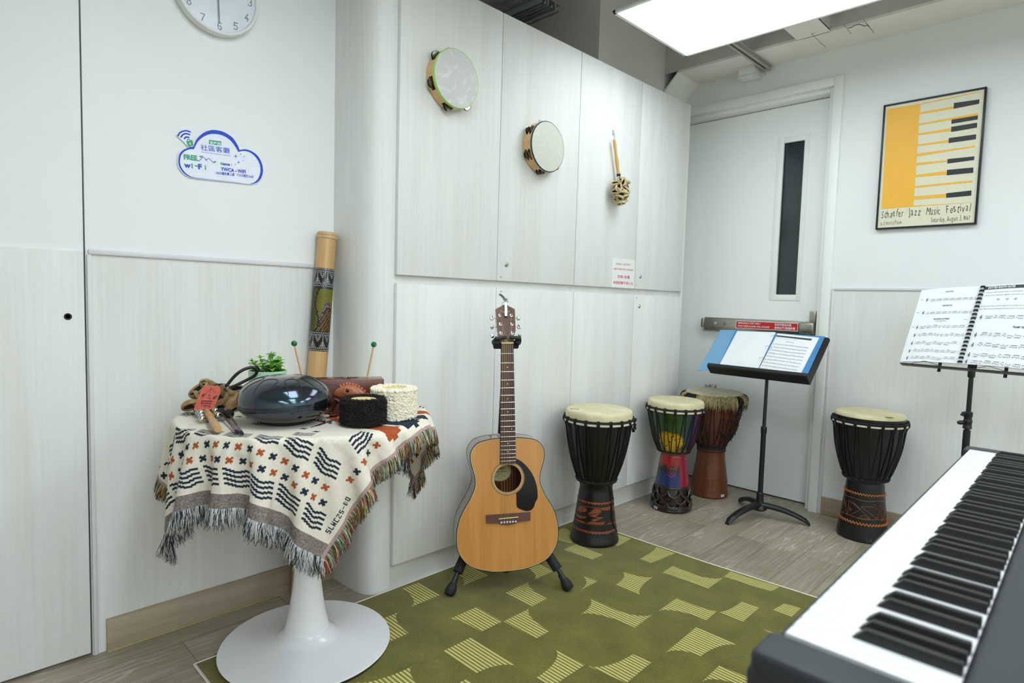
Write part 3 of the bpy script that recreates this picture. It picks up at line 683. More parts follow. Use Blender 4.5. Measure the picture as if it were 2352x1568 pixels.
for pts in (((553, 240), (1120, 125), (1120, 131), (553, 248)), ((548, 322), (870, 264), (868, 288), (548, 339)), ((535, 430), (1100, 327), (1098, 350), (535, 446)),
            ((523, 524), (845, 470), (843, 498), (523, 540)), ((512, 628), (822, 584), (820, 606), (512, 644)), ((506, 715), (1074, 637), (1072, 649), (495, 744)),
            ((490, 803), (810, 774), (808, 790), (517, 824), (490, 826)), ((503, 914), (804, 876), (802, 911), (508, 936)), ((500, 1020), (1046, 965), (1044, 984), (497, 1038)),
            ((494, 1116), (798, 1093), (796, 1126), (488, 1150)), ((486, 1205), (1030, 1174), (1030, 1175), (486, 1216))): pp(pts, 0, .00005)
# cream notches where the keys meet the yellow block
for pts in (((553, 248), (560, 248), (556, 322), (548, 322)), ((548, 339), (553, 339), (545, 430), (535, 430))): pp(pts, 2, .0001)
for pts in (((870, 233), (1113, 198), (1110, 240), (868, 288)), ((848, 391), (1098, 350), (1096, 389), (846, 431)), ((846, 459), (1091, 419), (1089, 466), (843, 508)), ((822, 565), (1082, 529), (1079, 576), (820, 613)),
            ((810, 764), (1064, 738), (1062, 773), (808, 807)), ((806, 866), (1055, 843), (1053, 894), (802, 918)), ((798, 1088), (1037, 1061), (1035, 1110), (796, 1132))): pp(pts, 1, .0002)
r9 = random.Random(4)
def ptext(s_, x, y, x2, y2, h, o=.0005):
    """hand lettering: every letter a little off in size, slope and height"""
    a, b2 = Q(x, y, o), Q(x2, y2, o); d = (b2-a).normalized(); n3 = Vector((-1, 0, 0)); up = n3.cross(d); ws_ = []
    for ch in s_:
        vs_, _f = text_mb(ch, -.006); ws_.append((max(p[0] for p in vs_)-min(p[0] for p in vs_))+.16 if vs_ else .34)
    k = (b2-a).length/sum(ws_); q = 0
    for ch, w_ in zip(s_, ws_):
        if ch != ' ':
            t_ = r9.uniform(-.13, .13); dd = d*math.cos(t_)+up*math.sin(t_); uu = n3.cross(dd)
            put_text(art, ch, a+d*(q+.08)*k+up*h*r9.uniform(-.05, .07), dd, uu, h*r9.uniform(.88, 1.08), (w_-.16)*k*r9.uniform(.85, 1.05), 1, -.006)
        q += w_
ptext('Schaefer', 178, 1322, 396, 1305, .052); ptext('Jazz', 436, 1303, 556, 1296, .052); ptext('Music', 600, 1296, 746, 1284, .054); ptext('Festival', 795, 1280, 1028, 1258, .054)
ptext('in Central Park', 170, 1392, 376, 1380, .027); ptext('Saturday, August 3, 1967', 652, 1362, 1022, 1341, .031)
art.build('artwork', [M_YEL, M_PBLK, M_CREAM], po)
# ================================================================== TAMBOURINES
M_DRUMWOOD = mat_grain('pale_hoop_wood', srgb(206, 164, 108), srgb(222, 184, 128), srgb(228, 194, 140), 'Z', .35, coat=.3)
M_JING = mat('jingle_metal', srgb(150, 148, 140), .25, metal=1, var=.2, vs=150)
def tambourine(label, u, v, ru, depth, rim_mat, head_mat, slots, rows, rot, beads):
    c = on_y(u, v, YD-depth-.003)
    t = thing('tambourine', label, 'tambourine', frame(c, (1, 0, 0), (0, 0, 1), (0, -1, 0)), 'tambourines on the cupboard doors')
    r = ru; th = .006
    # hoop from wall (z=-depth) to the head (z=0), cut through at the jingle slots
    hp = MB(); n = 180; sw = R(13)
    def inslot(a): return any(abs((a-s_+math.pi) % (2*math.pi)-math.pi) < sw for s_ in slots)
    zs = [(-depth, -depth*.72), (-depth*.72, -depth*.28), (-depth*.28, -.001)] if rows == 1 else [(-depth, -depth*.82), (-depth*.82, -depth*.6), (-depth*.6, -depth*.46), (-depth*.46, -depth*.24), (-depth*.24, -.001)]
    for zi, (z0, z1) in enumerate(zs):
        cut = (zi % 2 == 1)
        for k in range(n):
            a0, a1 = 2*math.pi*k/n, 2*math.pi*(k+1)/n
            if cut and inslot((a0+a1)/2): continue
            vs = [(q*math.cos(a), q*math.sin(a), z) for z in (z0, z1) for a in (a0, a1) for q in (r-th, r)]
            fs = [(1, 3, 7, 5), (0, 4, 6, 2), (4, 5, 7, 6), (0, 2, 3, 1)]
            if cut and inslot((a0+a1)/2-2*math.pi/n): fs.append((0, 1, 5, 4))
            if cut and inslot((a0+a1)/2+2*math.pi/n): fs.append((2, 6, 7, 3))
            hp.add(vs, fs)
    hp.build('hoop', M_DRUMWOOD, t)
    hm = MB(); hm.lathe([(r-.0005, -.001), (r-.001, .0006), (r-.003, .001), (.0001, .001)], 96); hm.build('drumhead', head_mat, t)
    rm = MB()
    if not beads: rm.lathe([(r+.0002, -.0075), (r+.001, -.007), (r+.0012, -.0015), (r-.0002, .0012), (r-.003, .0014), (r-.003, .001)], 120, cap=False)
    else:
        rm.lathe([(r+.0002, -.007), (r+.0011, -.0065), (r+.0011, -.0005), (r-.0008, .0012), (r-.002, .0014)], 120, cap=False)
        for k in range(130):
            a = 2*math.pi*k/130; rm.ball(((r+.0012)*math.cos(a), (r+.0012)*math.sin(a), -.0038), .0019, 1, 8, 6)
    rm.build('rim_band', rim_mat, t)
    for s_ in slots:
        for z in ([-depth*.5] if rows == 1 else [-depth*.71, -depth*.35]):
            j = MB(); jr = .0195 if rows == 1 else .0165
            for dz in (-.0028, .0028):
                m_ = RZ(s_) @ T(r-.0035, 0, z+dz) @ RX(rng.uniform(-.12, .12))
                sg = 1 if dz > 0 else -1
                j.lathe([(.0001, sg*.0022), (jr*.35, sg*.002), (jr*.5, 0), (jr*.85, sg*.0002), (jr, sg*.001), (jr, sg*.0017), (jr*.85, sg*.0009), (.0001, sg*.0028)], 28, 0, m_, cap=False)
            j.cyl(RZ(s_) @ Vector((r-.0035, 0, z-.009)), RZ(s_) @ Vector((r-.0035, 0, z+.009)), .0011, n=6)
            j.build('jingle', M_JING, t)
    hk = MB(); hk.box((0, r+.004, -depth-.001), (.014, .028, .003), bev=.001); hk.tube([(0, r-.001, -depth), (0, r-.008, -depth+.004), (0, r-.01, -depth+.01), (0, r-.007, -depth+.013)], .0014, 6)
    hk.build('hook', M_CLEAR, t)
    return t
M_CLEAR, nt, b = new_mat('clear_plastic'); b.inputs['Roughness'].default_value = .08; b.inputs['Transmission Weight'].default_value = .85; b.inputs['Base Color'].default_value = srgb(235, 240, 242); b.inputs['IOR'].default_value = 1.4
def mottled(name, c0, c1, sc):
    m, nt, b = new_mat(name); v = coords(nt); n = nd(nt, 'ShaderNodeTexNoise', Scale=sc, Detail=6.0, Distortion=2.0); nt.links.new(v, n.inputs['Vector'])
    nt.links.new(ramp(nt, n.outputs['Fac'], [(.5, c0), (.72, c1)]), b.inputs['Base Color']); b.inputs['Roughness'].default_value = .5; return m
M_HEAD1 = mottled('milky_skin', srgb(206, 204, 200), srgb(226, 228, 230), 14)
M_HEAD2 = mottled('calf_skin', srgb(212, 212, 196), srgb(222, 222, 210), 20)
M_LIME = mat('lime_tape', srgb(170, 214, 118), .4)
# sizes from the silhouettes: width is foreshortened, so the height gives the diameter
def dia(u, vt, vb, y): return on_y(u, vt, y).z-on_y(u, vb, y).z
d1 = dia(1049, 113, 248, YD-.05); d2_ = dia(1259, 279.5, 395, YD-.055)
tambourine('milky headed tambourine with a lime green rim, the higher of two', 1049.5, 180.5, d1/2, .046, M_LIME, M_HEAD1, [R(a) for a in (142, 200, 258, 312, 20)], 1, 0, False)
tambourine('cream headed tambourine with a black studded rim, the lower of two', 1259, 337, d2_/2, .05, [M_BLACK, M_NICKEL], M_HEAD2, [R(a) for a in (146, 206, 262, 318, 26)], 2, 0, True)

# ================================================================== POD RATTLE ON A HOOK
M_POD = mat('dry_pod', srgb(196, 176, 132), .65, var=.28, vs=160, bump=.6, bs=260, stretch=(1, 1, 1))
M_PODIN = mat('pod_inside', srgb(18, 15, 14), .8)
M_BAMBOO = mat_grain('bamboo_cane', srgb(206, 166, 92), srgb(222, 186, 116), srgb(228, 194, 128), 'Z', .4, sc=2)
def pod(L, wd, slot=.62):
    """half-open nut shell: an outer cup, a thick lip and a dark hollow"""
    m = MB(); n = 20; k = 9; rings = []
    for i in range(k+1):
        t_ = i/k; a = math.pi*.5*t_; rr = math.sin(a); zz = -math.cos(a)
        rings.append([(L/2*rr*math.cos(2*math.pi*j/n), wd/2*rr*math.sin(2*math.pi*j/n)*(1-.25*math.cos(2*math.pi*j/n)), zz*wd*.55) for j in range(n)])
    lip = [(x*.8, y*slot, wd*.06) for x, y, z in rings[-1]]; rim = [(x*.97, y*.95, wd*.1) for x, y, z in rings[-1]]
    m.loft(rings+[rim, lip], 0, cap=False)
    ins = [lip]+[[(x*.9*q, y*.9*q, wd*.06-wd*.3*(1-q*q)-.001) for x, y, z in lip] for q in (.95, .7, .35)]+[[(0, 0, -wd*.26)]*n]
    m.loft(ins, 1, cap=False)
    return m
def rattle():
    p0 = on_y(1411, 322, YD-.024); p1 = on_y(1420.5, 400, YD-.024)
    t = thing('pod_rattle', 'pod rattle with a bamboo handle hanging from a clear hook', 'rattle', T(*p0))
    p1 = p1-p0; dirv = p1.normalized()
    h = MB(); N = 14
    h.tube([p1*(i/N) for i in range(N+1)], [.0075+.0012*math.sin(i*.9)+.002*(i/N) for i in range(N+1)], 16); h.tube([Vector((0, 0, .0025)), Vector((0, 0, -.0005)), dirv*.004], [.006, .0078, .0078], 16)
    h.build('handle', M_BAMBOO, t)
    w_ = MB(); w_.tube([p1*.985, p1*1.09, p1*1.22], .0098, 14); w_.build('grip_binding', M_BLACK, t)
    top = p1*1.18; cpos = on_y(1427, 438, YD-.055)-p0
    cd = MB(); hkp = on_y(1409.5, 305, YD-.004)-p0
    cd.tube([Vector((-.003, -.0, -.002)), hkp+Vector((0, -.004, 0)), Vector((.003, 0, -.002))], .0006, 5); cd.build('hanging_cord', M_BLACK, t)
    hk = MB(); hk.box(tuple(hkp+Vector((0, .003, .001))), (.011, .0015, .026), bev=.0007); hk.tube([hkp+Vector((0, .002, -.004)), hkp+Vector((0, -.004, -.005)), hkp+Vector((0, -.006, 0))], .001, 6); hk.build('hook', M_CLEAR, t)
    r2 = random.Random(3)
    spots = []
    for lay, (n_, rad) in enumerate(((9, .55), (26, 1.0))):
        for k in range(n_):
            q = (k+.5)/n_; el = math.acos(1-2*q); az = k*2.39996+lay
            d_ = Vector((math.sin(el)*math.cos(az), math.sin(el)*math.sin(az)*.8, math.cos(el)))
            sp_ = cpos+Vector((d_.x*.050, d_.y*.034, d_.z*.064))*rad+Vector((r2.uniform(-.005, .005), 0, r2.uniform(-.005, .005)))
            if sp_.y+p0.y > YD-.022: continue
            spots.append(sp_); z = (d_+Vector((r2.uniform(-.5, .5), r2.uniform(-.4, .2), r2.uniform(-.5, .5)))).normalized()
            x = Vector((r2.uniform(-1, 1), r2.uniform(-.4, .4), r2.uniform(-1, 1))).cross(z).normalized(); y = z.cross(x)
            m_ = MB(); m_.merge(pod(r2.uniform(.044, .052), r2.uniform(.029, .034), r2.uniform(.3, .5)), frame(sp_-z*.004, x, y, z)); m_.build('seed_pod', [M_POD, M_PODIN], t)
    st = MB()
    for sp_ in spots: st.tube([top*.96, (top+sp_)/2+Vector((0, .004, .004)), sp_+(cpos-sp_)*.25], .0012, 5)
    st.build('cords', M_BLACK, t)
rattle()
# ================================================================== DJEMBE DRUMS
M_ROPE = mat('black_rope', srgb(20, 20, 21), .75, var=.3, vs=220, bump=.5, bs=500)
M_ROPEB = mat('brown_black_rope', srgb(38, 24, 24), .75, var=.5, vs=260, bump=.5, bs=500)
M_LACE = mat('cream_cord', srgb(222, 216, 196), .7, var=.1, vs=120)
M_SKIN = mottled('goat_skin', srgb(214, 202, 160), srgb(232, 222, 186), 7)
M_SKIN2 = mottled('aged_goat_skin', srgb(186, 178, 148), srgb(214, 206, 176), 8)
M_EBONY = mat('black_stained_wood', srgb(18, 16, 15), .36, var=.25, vs=12, stretch=(1, 1, .15), coat=.1)
M_CARVE = mat('carved_brown_wood', srgb(132, 66, 34), .4, var=.25, vs=60)
M_ETCH = mat('orange_etched_wood', srgb(172, 98, 40), .45, var=.15, vs=60)
M_MAHOG = mat_grain('reddish_brown_wood', srgb(84, 40, 20), srgb(104, 52, 26), srgb(122, 66, 34), 'Z', .4, sc=1.4, coat=.15)
M_DKCARVE = mat('dark_carved_wood', srgb(40, 27, 20), .3, var=.2, vs=30, coat=.3)

def crom(ks, n=6):
    return [tuple(p)[:2] for p in arcpts([Vector((a, b, 0)) for a, b in ks], n)]
def interp(prof, z):
    for (r0, z0, *_), (r1, z1, *_) in zip(prof, prof[1:]):
        if z0 <= z <= z1: return r0+(r1-r0)*(z-z0)/max(1e-9, z1-z0)
    return prof[0][0] if z < prof[0][1] else prof[-1][0]

class Djembe:
    def __init__(s, label, x, y, keys, zring, rring, zlow, rlow, zhead, rhead, shell_mat, skin, rope, group='djembe drums', nrope=18, zb=0):
        n = Vector((x, y, 0)).normalized(); lat = Vector((n.y, -n.x, 0))
        s.M = frame((x, y, zb), lat, n, (0, 0, 1)); s.Mi = s.M.inverted(); s.x, s.y = x, y
        s.t = thing('djembe', label, 'drum', s.M, group)
        s.prof = [(p[0], p[1]) for p in crom(keys)]
        s.rope = rope
        sh = MB(); inner = [(interp(s.prof, .0)-.018, .0), (interp(s.prof, 0)-.004, 0.0)]
        sh.lathe(inner+[(r, z) for r, z in s.prof if z > .003], 96, 0, cap=True); s.shell = sh.build('shell', shell_mat, s.t, ang=60)
        hd_ = MB(); hd_.lathe([(rhead+.004, zring-.012), (rhead+.0045, zring), (rhead+.0035, zhead-.016), (rhead+.0005, zhead-.006), (rhead-.006, zhead-.0012), (rhead-.02, zhead), (.0001, zhead+.0008)], 96)
        s.head = hd_.build('drumhead', skin, s.t, ang=60); s.zhead = zhead; s.rhead = rhead
        # upper ring: a tight cord, knots and the pale lacing between them
        rg = MB(); ring = [(rring*math.cos(a), rring*math.sin(a), zring) for a in np.linspace(0, 2*math.pi, 120, endpoint=False)]
        rg.tube(ring, .0052, 8, closed=True)
        for k in range(nrope):
            a = 2*math.pi*(k+.5)/nrope; c = Vector((math.cos(a), math.sin(a), 0)); tg = Vector((-math.sin(a), math.cos(a), 0))
            for o in (-.0036, .0036):
                loop = [c*(rring+.0045*math.cos(q)+.001)+Vector((0, 0, zring-.006+.0125*math.sin(q)))+tg*o for q in np.linspace(-2.4, 2.4, 9)]
                rg.tube(loop, .0034, 6)
        s.ring = rg.build('upper_ring', rope, s.t)
        lc = MB(); lc.tube([(p[0]*.995, p[1]*.995, zring-.0125) for p in ring], .0046, 8, closed=True); lc.build('lacing', M_LACE, s.t)
        tr_ = MB()
        for k in range(nrope):
            for sg in (-1, 1):
                a0 = 2*math.pi*(k+.5)/nrope+sg*.03; a1 = 2*math.pi*(k+.5+sg*.42)/nrope; pts = []
                for i in range(11):
                    q = i/10; z = zring-.016+(zlow-zring+.016)*q; a = a0+(a1-a0)*q**1.2; r = max(interp(s.prof, z)+.0032, rring*(1-q*2.2)+.0 if q < .25 else 0)
                    pts.append((r*math.cos(a), r*math.sin(a), z))
                tr_.tube(pts, .0024, 6)
        tr_.build('tension_ropes', rope, s.t)
        lw = MB()
        for k in range(2):
            w_ = [(((rlow+.002*math.sin(nrope*a+k*3.1))*math.cos(a)), (rlow+.002*math.sin(nrope*a+k*3.1))*math.sin(a), zlow-.002+.0035*math.cos(nrope*a+k*3.1)) for a in np.linspace(0, 2*math.pi, 240, endpoint=False)]
            lw.tube(w_, .0042, 7, closed=True)
        for k in range(nrope):
            a = 2*math.pi*k/nrope; lw.ball((rlow*math.cos(a)*1.02, rlow*math.sin(a)*1.02, zlow+.001), .0062, 0, 8, 6)
        lw.build('lower_ring', rope, s.t)
    def surf(s, a, z, off=.0005):
        r = interp(s.prof, z)+off; return Vector((r*math.cos(a), r*math.sin(a), z))
    def hit(s, u, v, off=.0006):
        """where the sight line meets the shell, in the drum's own frame"""
        o = s.Mi @ EYEP; d = (s.Mi.to_3x3() @ ray(u, v)); r = .1
        for _ in range(12):
            A = d.x*d.x+d.y*d.y; B = o.x*d.x+o.y*d.y; Cc = o.x*o.x+o.y*o.y-(r+off)**2; q = B*B-A*Cc
            t_ = (-B-math.sqrt(q))/A if q > 0 else -B/A
            p = o+d*t_; r = interp(s.prof, max(0, p.z))
        return p
    def patch(s, mb, pts, mi=0, off=.0006):
        P = [s.hit(u, v, off) for u, v in pts]; Q = [(math.atan2(p.y, p.x), p.z) for p in P]; n = len(Q); st = .0009
        a0, a1 = min(q[0] for q in Q), max(q[0] for q in Q); z0, z1 = min(q[1] for q in Q), max(q[1] for q in Q); nz_ = max(2, int((z1-z0)/st))
        for k in range(nz_):          # rows of the figure laid round the shell
            zb_, zt_ = z0+(z1-z0)*k/nz_, z0+(z1-z0)*(k+1)/nz_; zm = (zb_+zt_)/2; xs = []
            for i in range(n):
                (x0, y0), (x1, y1) = Q[i], Q[(i+1) % n]
                if (y0 > zm) != (y1 > zm): xs.append(x0+(x1-x0)*(zm-y0)/(y1-y0))
            xs.sort()
            for l_, r_ in zip(xs[::2], xs[1::2]):
                m_ = max(1, int((r_-l_)*.09/.004)); aa = [l_+(r_-l_)*j/m_ for j in range(m_+1)]
                mb.add([s.surf(a, zb_, off) for a in aa]+[s.surf(a, zt_, off) for a in aa], [(j, j+1, m_+2+j, m_+1+j) for j in range(m_)], mi, None, True)
    def scallops(s, mb, z, n, w, h, up=True, off=.001, mi=0):
        for k in range(n):
            a = 2*math.pi*k/n; da = w/interp(s.prof, z)
            for sg, hh in ((1, h*.55), (-1, h)):
                P = [s.surf(a+da*math.cos(q)*.5+(.5*da if sg > 0 else 0), z+sg*hh*math.sin(q), off*(1+.8*math.sin(q))) for q in np.linspace(0, math.pi, 8)]
                mb.add(P, [tuple(range(len(P)))] if sg > 0 else [tuple(reversed(range(len(P))))], mi)
    def wave(s, mb, z, n, amp, rad, off=.001, mi=0):
        N = n*8; mb.tube([s.surf(2*math.pi*i/N, z+amp*math.sin(2*math.pi*n*i/N), off) for i in range(N)], rad, 6, mi, closed=True)

def line_on(dj, mb, pts, rad, mi=0):
    P = [(u0+(u1-u0)*k/6, v0+(v1-v0)*k/6) for (u0, v0), (u1, v1) in zip(pts, pts[1:]) for k in range(6)]+[pts[-1]]
    mb.tube([dj.hit(u, v, .0005) for u, v in P], rad, 5, mi)

# --- black drum by the guitar
dj = Djembe('black djembe with brown carved leaf band, on the corner of the green rug', 2.196, 1.6225,
    [(.1085, 0), (.1105, .012), (.101, .05), (.092, .105), (.085, .16), (.0775, .215), (.0735, .245), (.078, .268), (.092, .300), (.115, .372), (.134, .461), (.145, .544), (.147, .585)],
    .562, .153, .283, .088, .6015, .146, M_EBONY, M_SKIN, M_ROPE, zb=.0079)
def a1(x, y): return (1240+x/5.113, 960+y/5.113)
cb = MB()
for P in ([(440, 1042), (482, 1030), (530, 1048), (556, 1080), (530, 1102), (470, 1106), (446, 1080)], [(424, 1095), (452, 1130), (500, 1150), (542, 1148), (536, 1176), (480, 1178), (428, 1152)],
          [(560, 1125), (640, 1066), (700, 1066), (728, 1088), (716, 1106), (572, 1130)], [(572, 1140), (722, 1112), (650, 1158), (755, 1160), (640, 1214), (600, 1190), (690, 1176)],
          [(440, 1000), (560, 1036), (720, 1052), (832, 1030), (822, 1078), (742, 1082), (700, 1060), (580, 1048), (470, 1018)], [(410, 1166), (520, 1208), (532, 1232), (470, 1222), (416, 1184)],
          [(600, 1212), (680, 1224), (772, 1212), (742, 1250), (660, 1250), (540, 1236)], [(800, 1232), (886, 1206), (884, 1226), (800, 1246)], [(848, 1024), (872, 1018), (884, 1120), (862, 1080)]):
    dj.patch(cb, [a1(*p) for p in P])
line_on(dj, cb, [a1(*p) for p in ((400, 1170), (470, 1222), (560, 1250), (660, 1258), (760, 1254), (890, 1222))], .0007)
dj.scallops(cb, .193, 36, .0135, .0075); dj.scallops(cb, .068, 42, .0145, .0085)
cb.build('carved_band', M_CARVE, dj.t)
cn = MB(); cp = [dj.hit(*a1(*p), .003) for p in ((735, 745), (800, 770), (825, 820), (838, 900), (842, 1000), (850, 1120), (862, 1240), (905, 1330))]
cn.tube(arcpts(cp, 4), .0022, 6); cn.build('loose_cord', M_ROPE, dj.t)
kn = MB()
for k in range(9): kn.ball((.157+rng.uniform(-.004, .006), -.02+rng.uniform(-.012, .012), .545+rng.uniform(-.035, .02)), .0075, 0, 8, 6)
kn.build('knot', M_ROPE, dj.t)
mk = MB(); hp = dj.Mi @ on_z(1315, 938.5, .610); ux = Vector((1, .1, 0))
for k, (w_, o) in enumerate(((.012, 0), (.009, .0145), (.012, .026))):
    mk.box((hp.x+o+w_/2-.01, hp.y-.0, dj.zhead+.0002), (w_, .011, .0006), 0)
mk.build('printed_mark', mat('faded_print', srgb(74, 70, 58), .7), dj.t)

# --- painted drum
dj2 = Djembe('djembe painted red, blue, green and yellow above an openwork dark foot', 2.874, 1.625,
    [(.105, 0), (.1065, .012), (.1045, .02), (.0995, .084), (.088, .134), (.0815, .179), (.073, .236), (.0675, .285), (.066, .296), (.078, .310), (.096, .345), (.110, .382), (.126, .452), (.140, .516), (.1445, .57)],
    .547, .149, .316, .082, .584, .142, mat_attr('painted_shell', .28, coat=.5), M_SKIN, M_ROPEB)
def c3(*a): return np.array(srgb(*a)[:3])
YELc, GRNc, BLUc, REDc, DKc, CRIM, NAVY, BRN = c3(206, 160, 22), c3(40, 72, 24), c3(22, 50, 86), c3(150, 26, 30), c3(20, 16, 14), c3(140, 22, 48), c3(24, 40, 92), c3(34, 24, 18)
def sstep(a, b, x): t_ = min(1, max(0, (x-a)/(b-a))); return t_*t_*(3-2*t_)
def paint2(co):
    th = math.degrees(math.atan2(co.x, -co.y)); z = co.z; nz = mnoise.noise(Vector((th*.05, z*30, 1.3))); n2 = mnoise.noise(Vector((co.x*90, co.y*90, z*90)))
    if z > .30:
        c = GRNc*(1+.5*nz)
        c = c+(BLUc-c)*sstep(10, 55, th+20*nz); c = c+(CRIM-c)*sstep(48, 66, th+8*nz)*(1-sstep(120, 150, th))
        c = c+(GRNc*.6-c)*sstep(-30, -70, th)*.7
        d = math.hypot((th+8)/38, (z-.375)/.062); c = c+(YELc-c)*(1-sstep(.62, 1.15, d+.3*nz))
        if d < 1.1 and n2 > .42: c = DKc*1.5
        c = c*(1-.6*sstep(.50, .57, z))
        c = c+(YELc*.8-c)*(1-sstep(.315, .345, z))*.6*(1 if abs(th+8) < 55 else .3)
    elif z > .135:
        t_ = (z-.135)/.165
        c = NAVY+(DKc-NAVY)*sstep(.28, .5, t_+.12*nz); c = c+(REDc-c)*sstep(.55, .72, t_+.18*nz)
        c = c+(CRIM-c)*sstep(26, 32, th)*(1-sstep(100, 120, th))
        rr = math.hypot((th+4)/17, (t_-.5)/.2)
        if rr < 1.05 and math.sin(rr*13+2.2) > .45: c = c+(REDc*.9+.03-c)*.6
    else: c = BRN
    return (*np.clip(c, 0, 1), 1)
# a finer skin for the painting: rebuild the shell with many small faces
me = dj2.shell.data; bmx = bmesh.new()
pf = [(r, z) for r, z in dj2.prof if z > .003]; fine = []
for (r0, z0), (r1, z1) in zip(pf, pf[1:]):
    for k in range(3): fine.append((r0+(r1-r0)*k/3 - (.010 if .03 < z0+(z1-z0)*k/3 < .126 else 0), z0+(z1-z0)*k/3))
mm_ = MB(); mm_.lathe([(.086, 0), (.101, 0)]+fine+[pf[-1]], 180)
o2 = mm_.build('shell', dj2.shell.data.materials[0], dj2.t, ang=60); bpy.data.objects.remove(dj2.shell); o2.name = 'shell'; paint_points(o2, paint2); bmx.free()
ow = MB(); nsc = 9
for row in range(3):
    for k in range(nsc):
        ac = 2*math.pi*(k+.5*(row % 2))/nsc-1.45; zc = .118-row*.030
        ow.tube([dj2.surf(ac+math.pi/nsc*math.cos(q)*.98, zc-.036*math.sin(q), -.001) for q in np.linspace(0, math.pi, 12)], .0062, 8)
for z, rr in ((.127, .005), (.031, .006), (.022, .004)):
    ow.tube([dj2.surf(a, z, -.002) for a in np.linspace(0, 2*math.pi, 90, endpoint=False)], rr, 8, closed=True)
ow.build('openwork_foot', M_DKCARVE, dj2.t)
tas = MB()
for k in range(5):
    aa = R(-18+k*2.5); tas.tube([(.152*math.cos(aa), .152*math.sin(aa), .548), (.157*math.cos(aa), .157*math.sin(aa), .50), (.150*math.cos(aa), .150*math.sin(aa), .44+.012*k), (.139*math.cos(aa), .139*math.sin(aa), .40+.01*k)], .0032, 6)
tas.build('spare_rope', M_ROPEB, dj2.t)
def sticker_on(dj_, u, v, w_, h_):
    m_ = MB(); p = dj_.hit(u, v, .0012); a = math.atan2(p.y, p.x); r = math.hypot(p.x, p.y)
    P = []
    for i in range(7):
        q = a+(i/6-.5)*w_/r
        for z in (p.z-h_/2, p.z+h_/2): P.append(tuple(dj_.surf(q, z, .0011)))
    m_.add(P, [(2*i, 2*i+2, 2*i+3, 2*i+1) for i in range(6)], 0)
    P2 = []
    for i in range(7):
        q = a+(i/6-.5)*w_*.72/r
        for z in (p.z-h_*.16, p.z+h_*.16): P2.append(tuple(dj_.surf(q, z, .0015)))
    m_.add(P2, [(2*i, 2*i+2, 2*i+3, 2*i+1) for i in range(6)], 1)
    m_.build('sticker', [M_WHITE, M_GREYINK], dj_.t)
sticker_on(dj2, 1280+823/3.6458, 860+1112/3.6458, .026, .0125)

# --- brown drum with goat hair
dj3 = Djembe('reddish brown wooden djembe with shaggy goat hair, in the corner by the door', 3.256, 1.603,
    [(.101, 0), (.1035, .01), (.102, .02), (.0955, .08), (.088, .149), (.079, .217), (.0755, .272), (.0745, .290), (.082, .302), (.098, .330), (.127, .394), (.146, .472), (.153, .53), (.155, .58)],
    .555, .16, .297, .08, .6, .153, M_MAHOG, M_SKIN2, M_ROPEB)
hr = MB(); r3 = random.Random(5); ctrs = [r3.uniform(0, 6.28) for _ in range(9)]
for k in range(1500):
    a = r3.uniform(0, 2*math.pi); z0 = .583+r3.uniform(-.012, .008); L_ = r3.uniform(.028, .075); out = r3.uniform(.008, .026)
    dark = mnoise.noise(Vector((math.cos(a)*2.6, math.sin(a)*2.6, .4+z0*9))) > .02
    c = Vector((math.cos(a), math.sin(a), 0)); tg = Vector((-math.sin(a), math.cos(a), 0))*r3.uniform(-.016, .016)
    p0 = c*.1565+Vector((0, 0, z0)); p1 = c*(.161+out*.7)+Vector((0, 0, z0-L_*.25))+tg*.4; p2 = c*(.16+out)+Vector((0, 0, z0-L_*.62))+tg*.8; p3 = c*(.16+out*.9)+Vector((0, 0, z0-L_))+tg
    hr.tube([p0, p1, p2, p3], [.0019, .0021, .0015, .0003], 3, 1 if dark else 0)
h_o = hr.build('goat_hair', [mat('tan_hair', srgb(190, 170, 124), .7, var=.3, vs=100), mat('dark_hair', srgb(34, 30, 26), .7, var=.3, vs=100)], dj3.t, ang=0); h_o['kind'] = 'stuff'
tu = MB()
for k in range(14): 
    a = R(85+k*2); c = Vector((math.cos(a), math.sin(a), 0))*.15; tu.tube([c+Vector((0, 0, .598)), c*1.0+Vector((r3.uniform(-.01, .01), 0, .61)), c+Vector((r3.uniform(-.02, .02), 0, .618))], [.0015, .0012, .0003], 3)
tu.build('hair_tuft', M_ROPE, dj3.t)
cv3 = MB()
for z in (.120, .112, .048): cv3.tube([dj3.surf(a, z, -.0006) for a in np.linspace(0, 2*math.pi, 90, endpoint=False)], .0024, 6, closed=True)
for k in range(26):
    a = 2*math.pi*k/26
    cv3.tube([dj3.surf(a, .105, -.0006), dj3.surf(a+.10, .080, -.0006), dj3.surf(a, .056, -.0006)], .0026, 5)
cv3.build('carved_chevrons', M_MAHOG, dj3.t)
nk = MB()
for z in (.283, .275, .262):
    nk.tube([dj3.surf(a, z+.001*math.sin(40*a), .002) for a in np.linspace(0, 2*math.pi, 160, endpoint=False)], .003, 6, closed=True)
for k in range(220):
    a = R(r3.uniform(-75, 20)); z = r3.uniform(.33, .53); p = dj3.surf(a, z, .0035); nk.tube([p, p+Vector((r3.uniform(-.01, .01), -.001, r3.uniform(-.016, .016)))], .0022, 5)
nk.build('net_of_knots', M_ROPEB, dj3.t)
sticker_on(dj3, 1280+1385/3.6458, 860+1014/3.6458, .024, .0125)

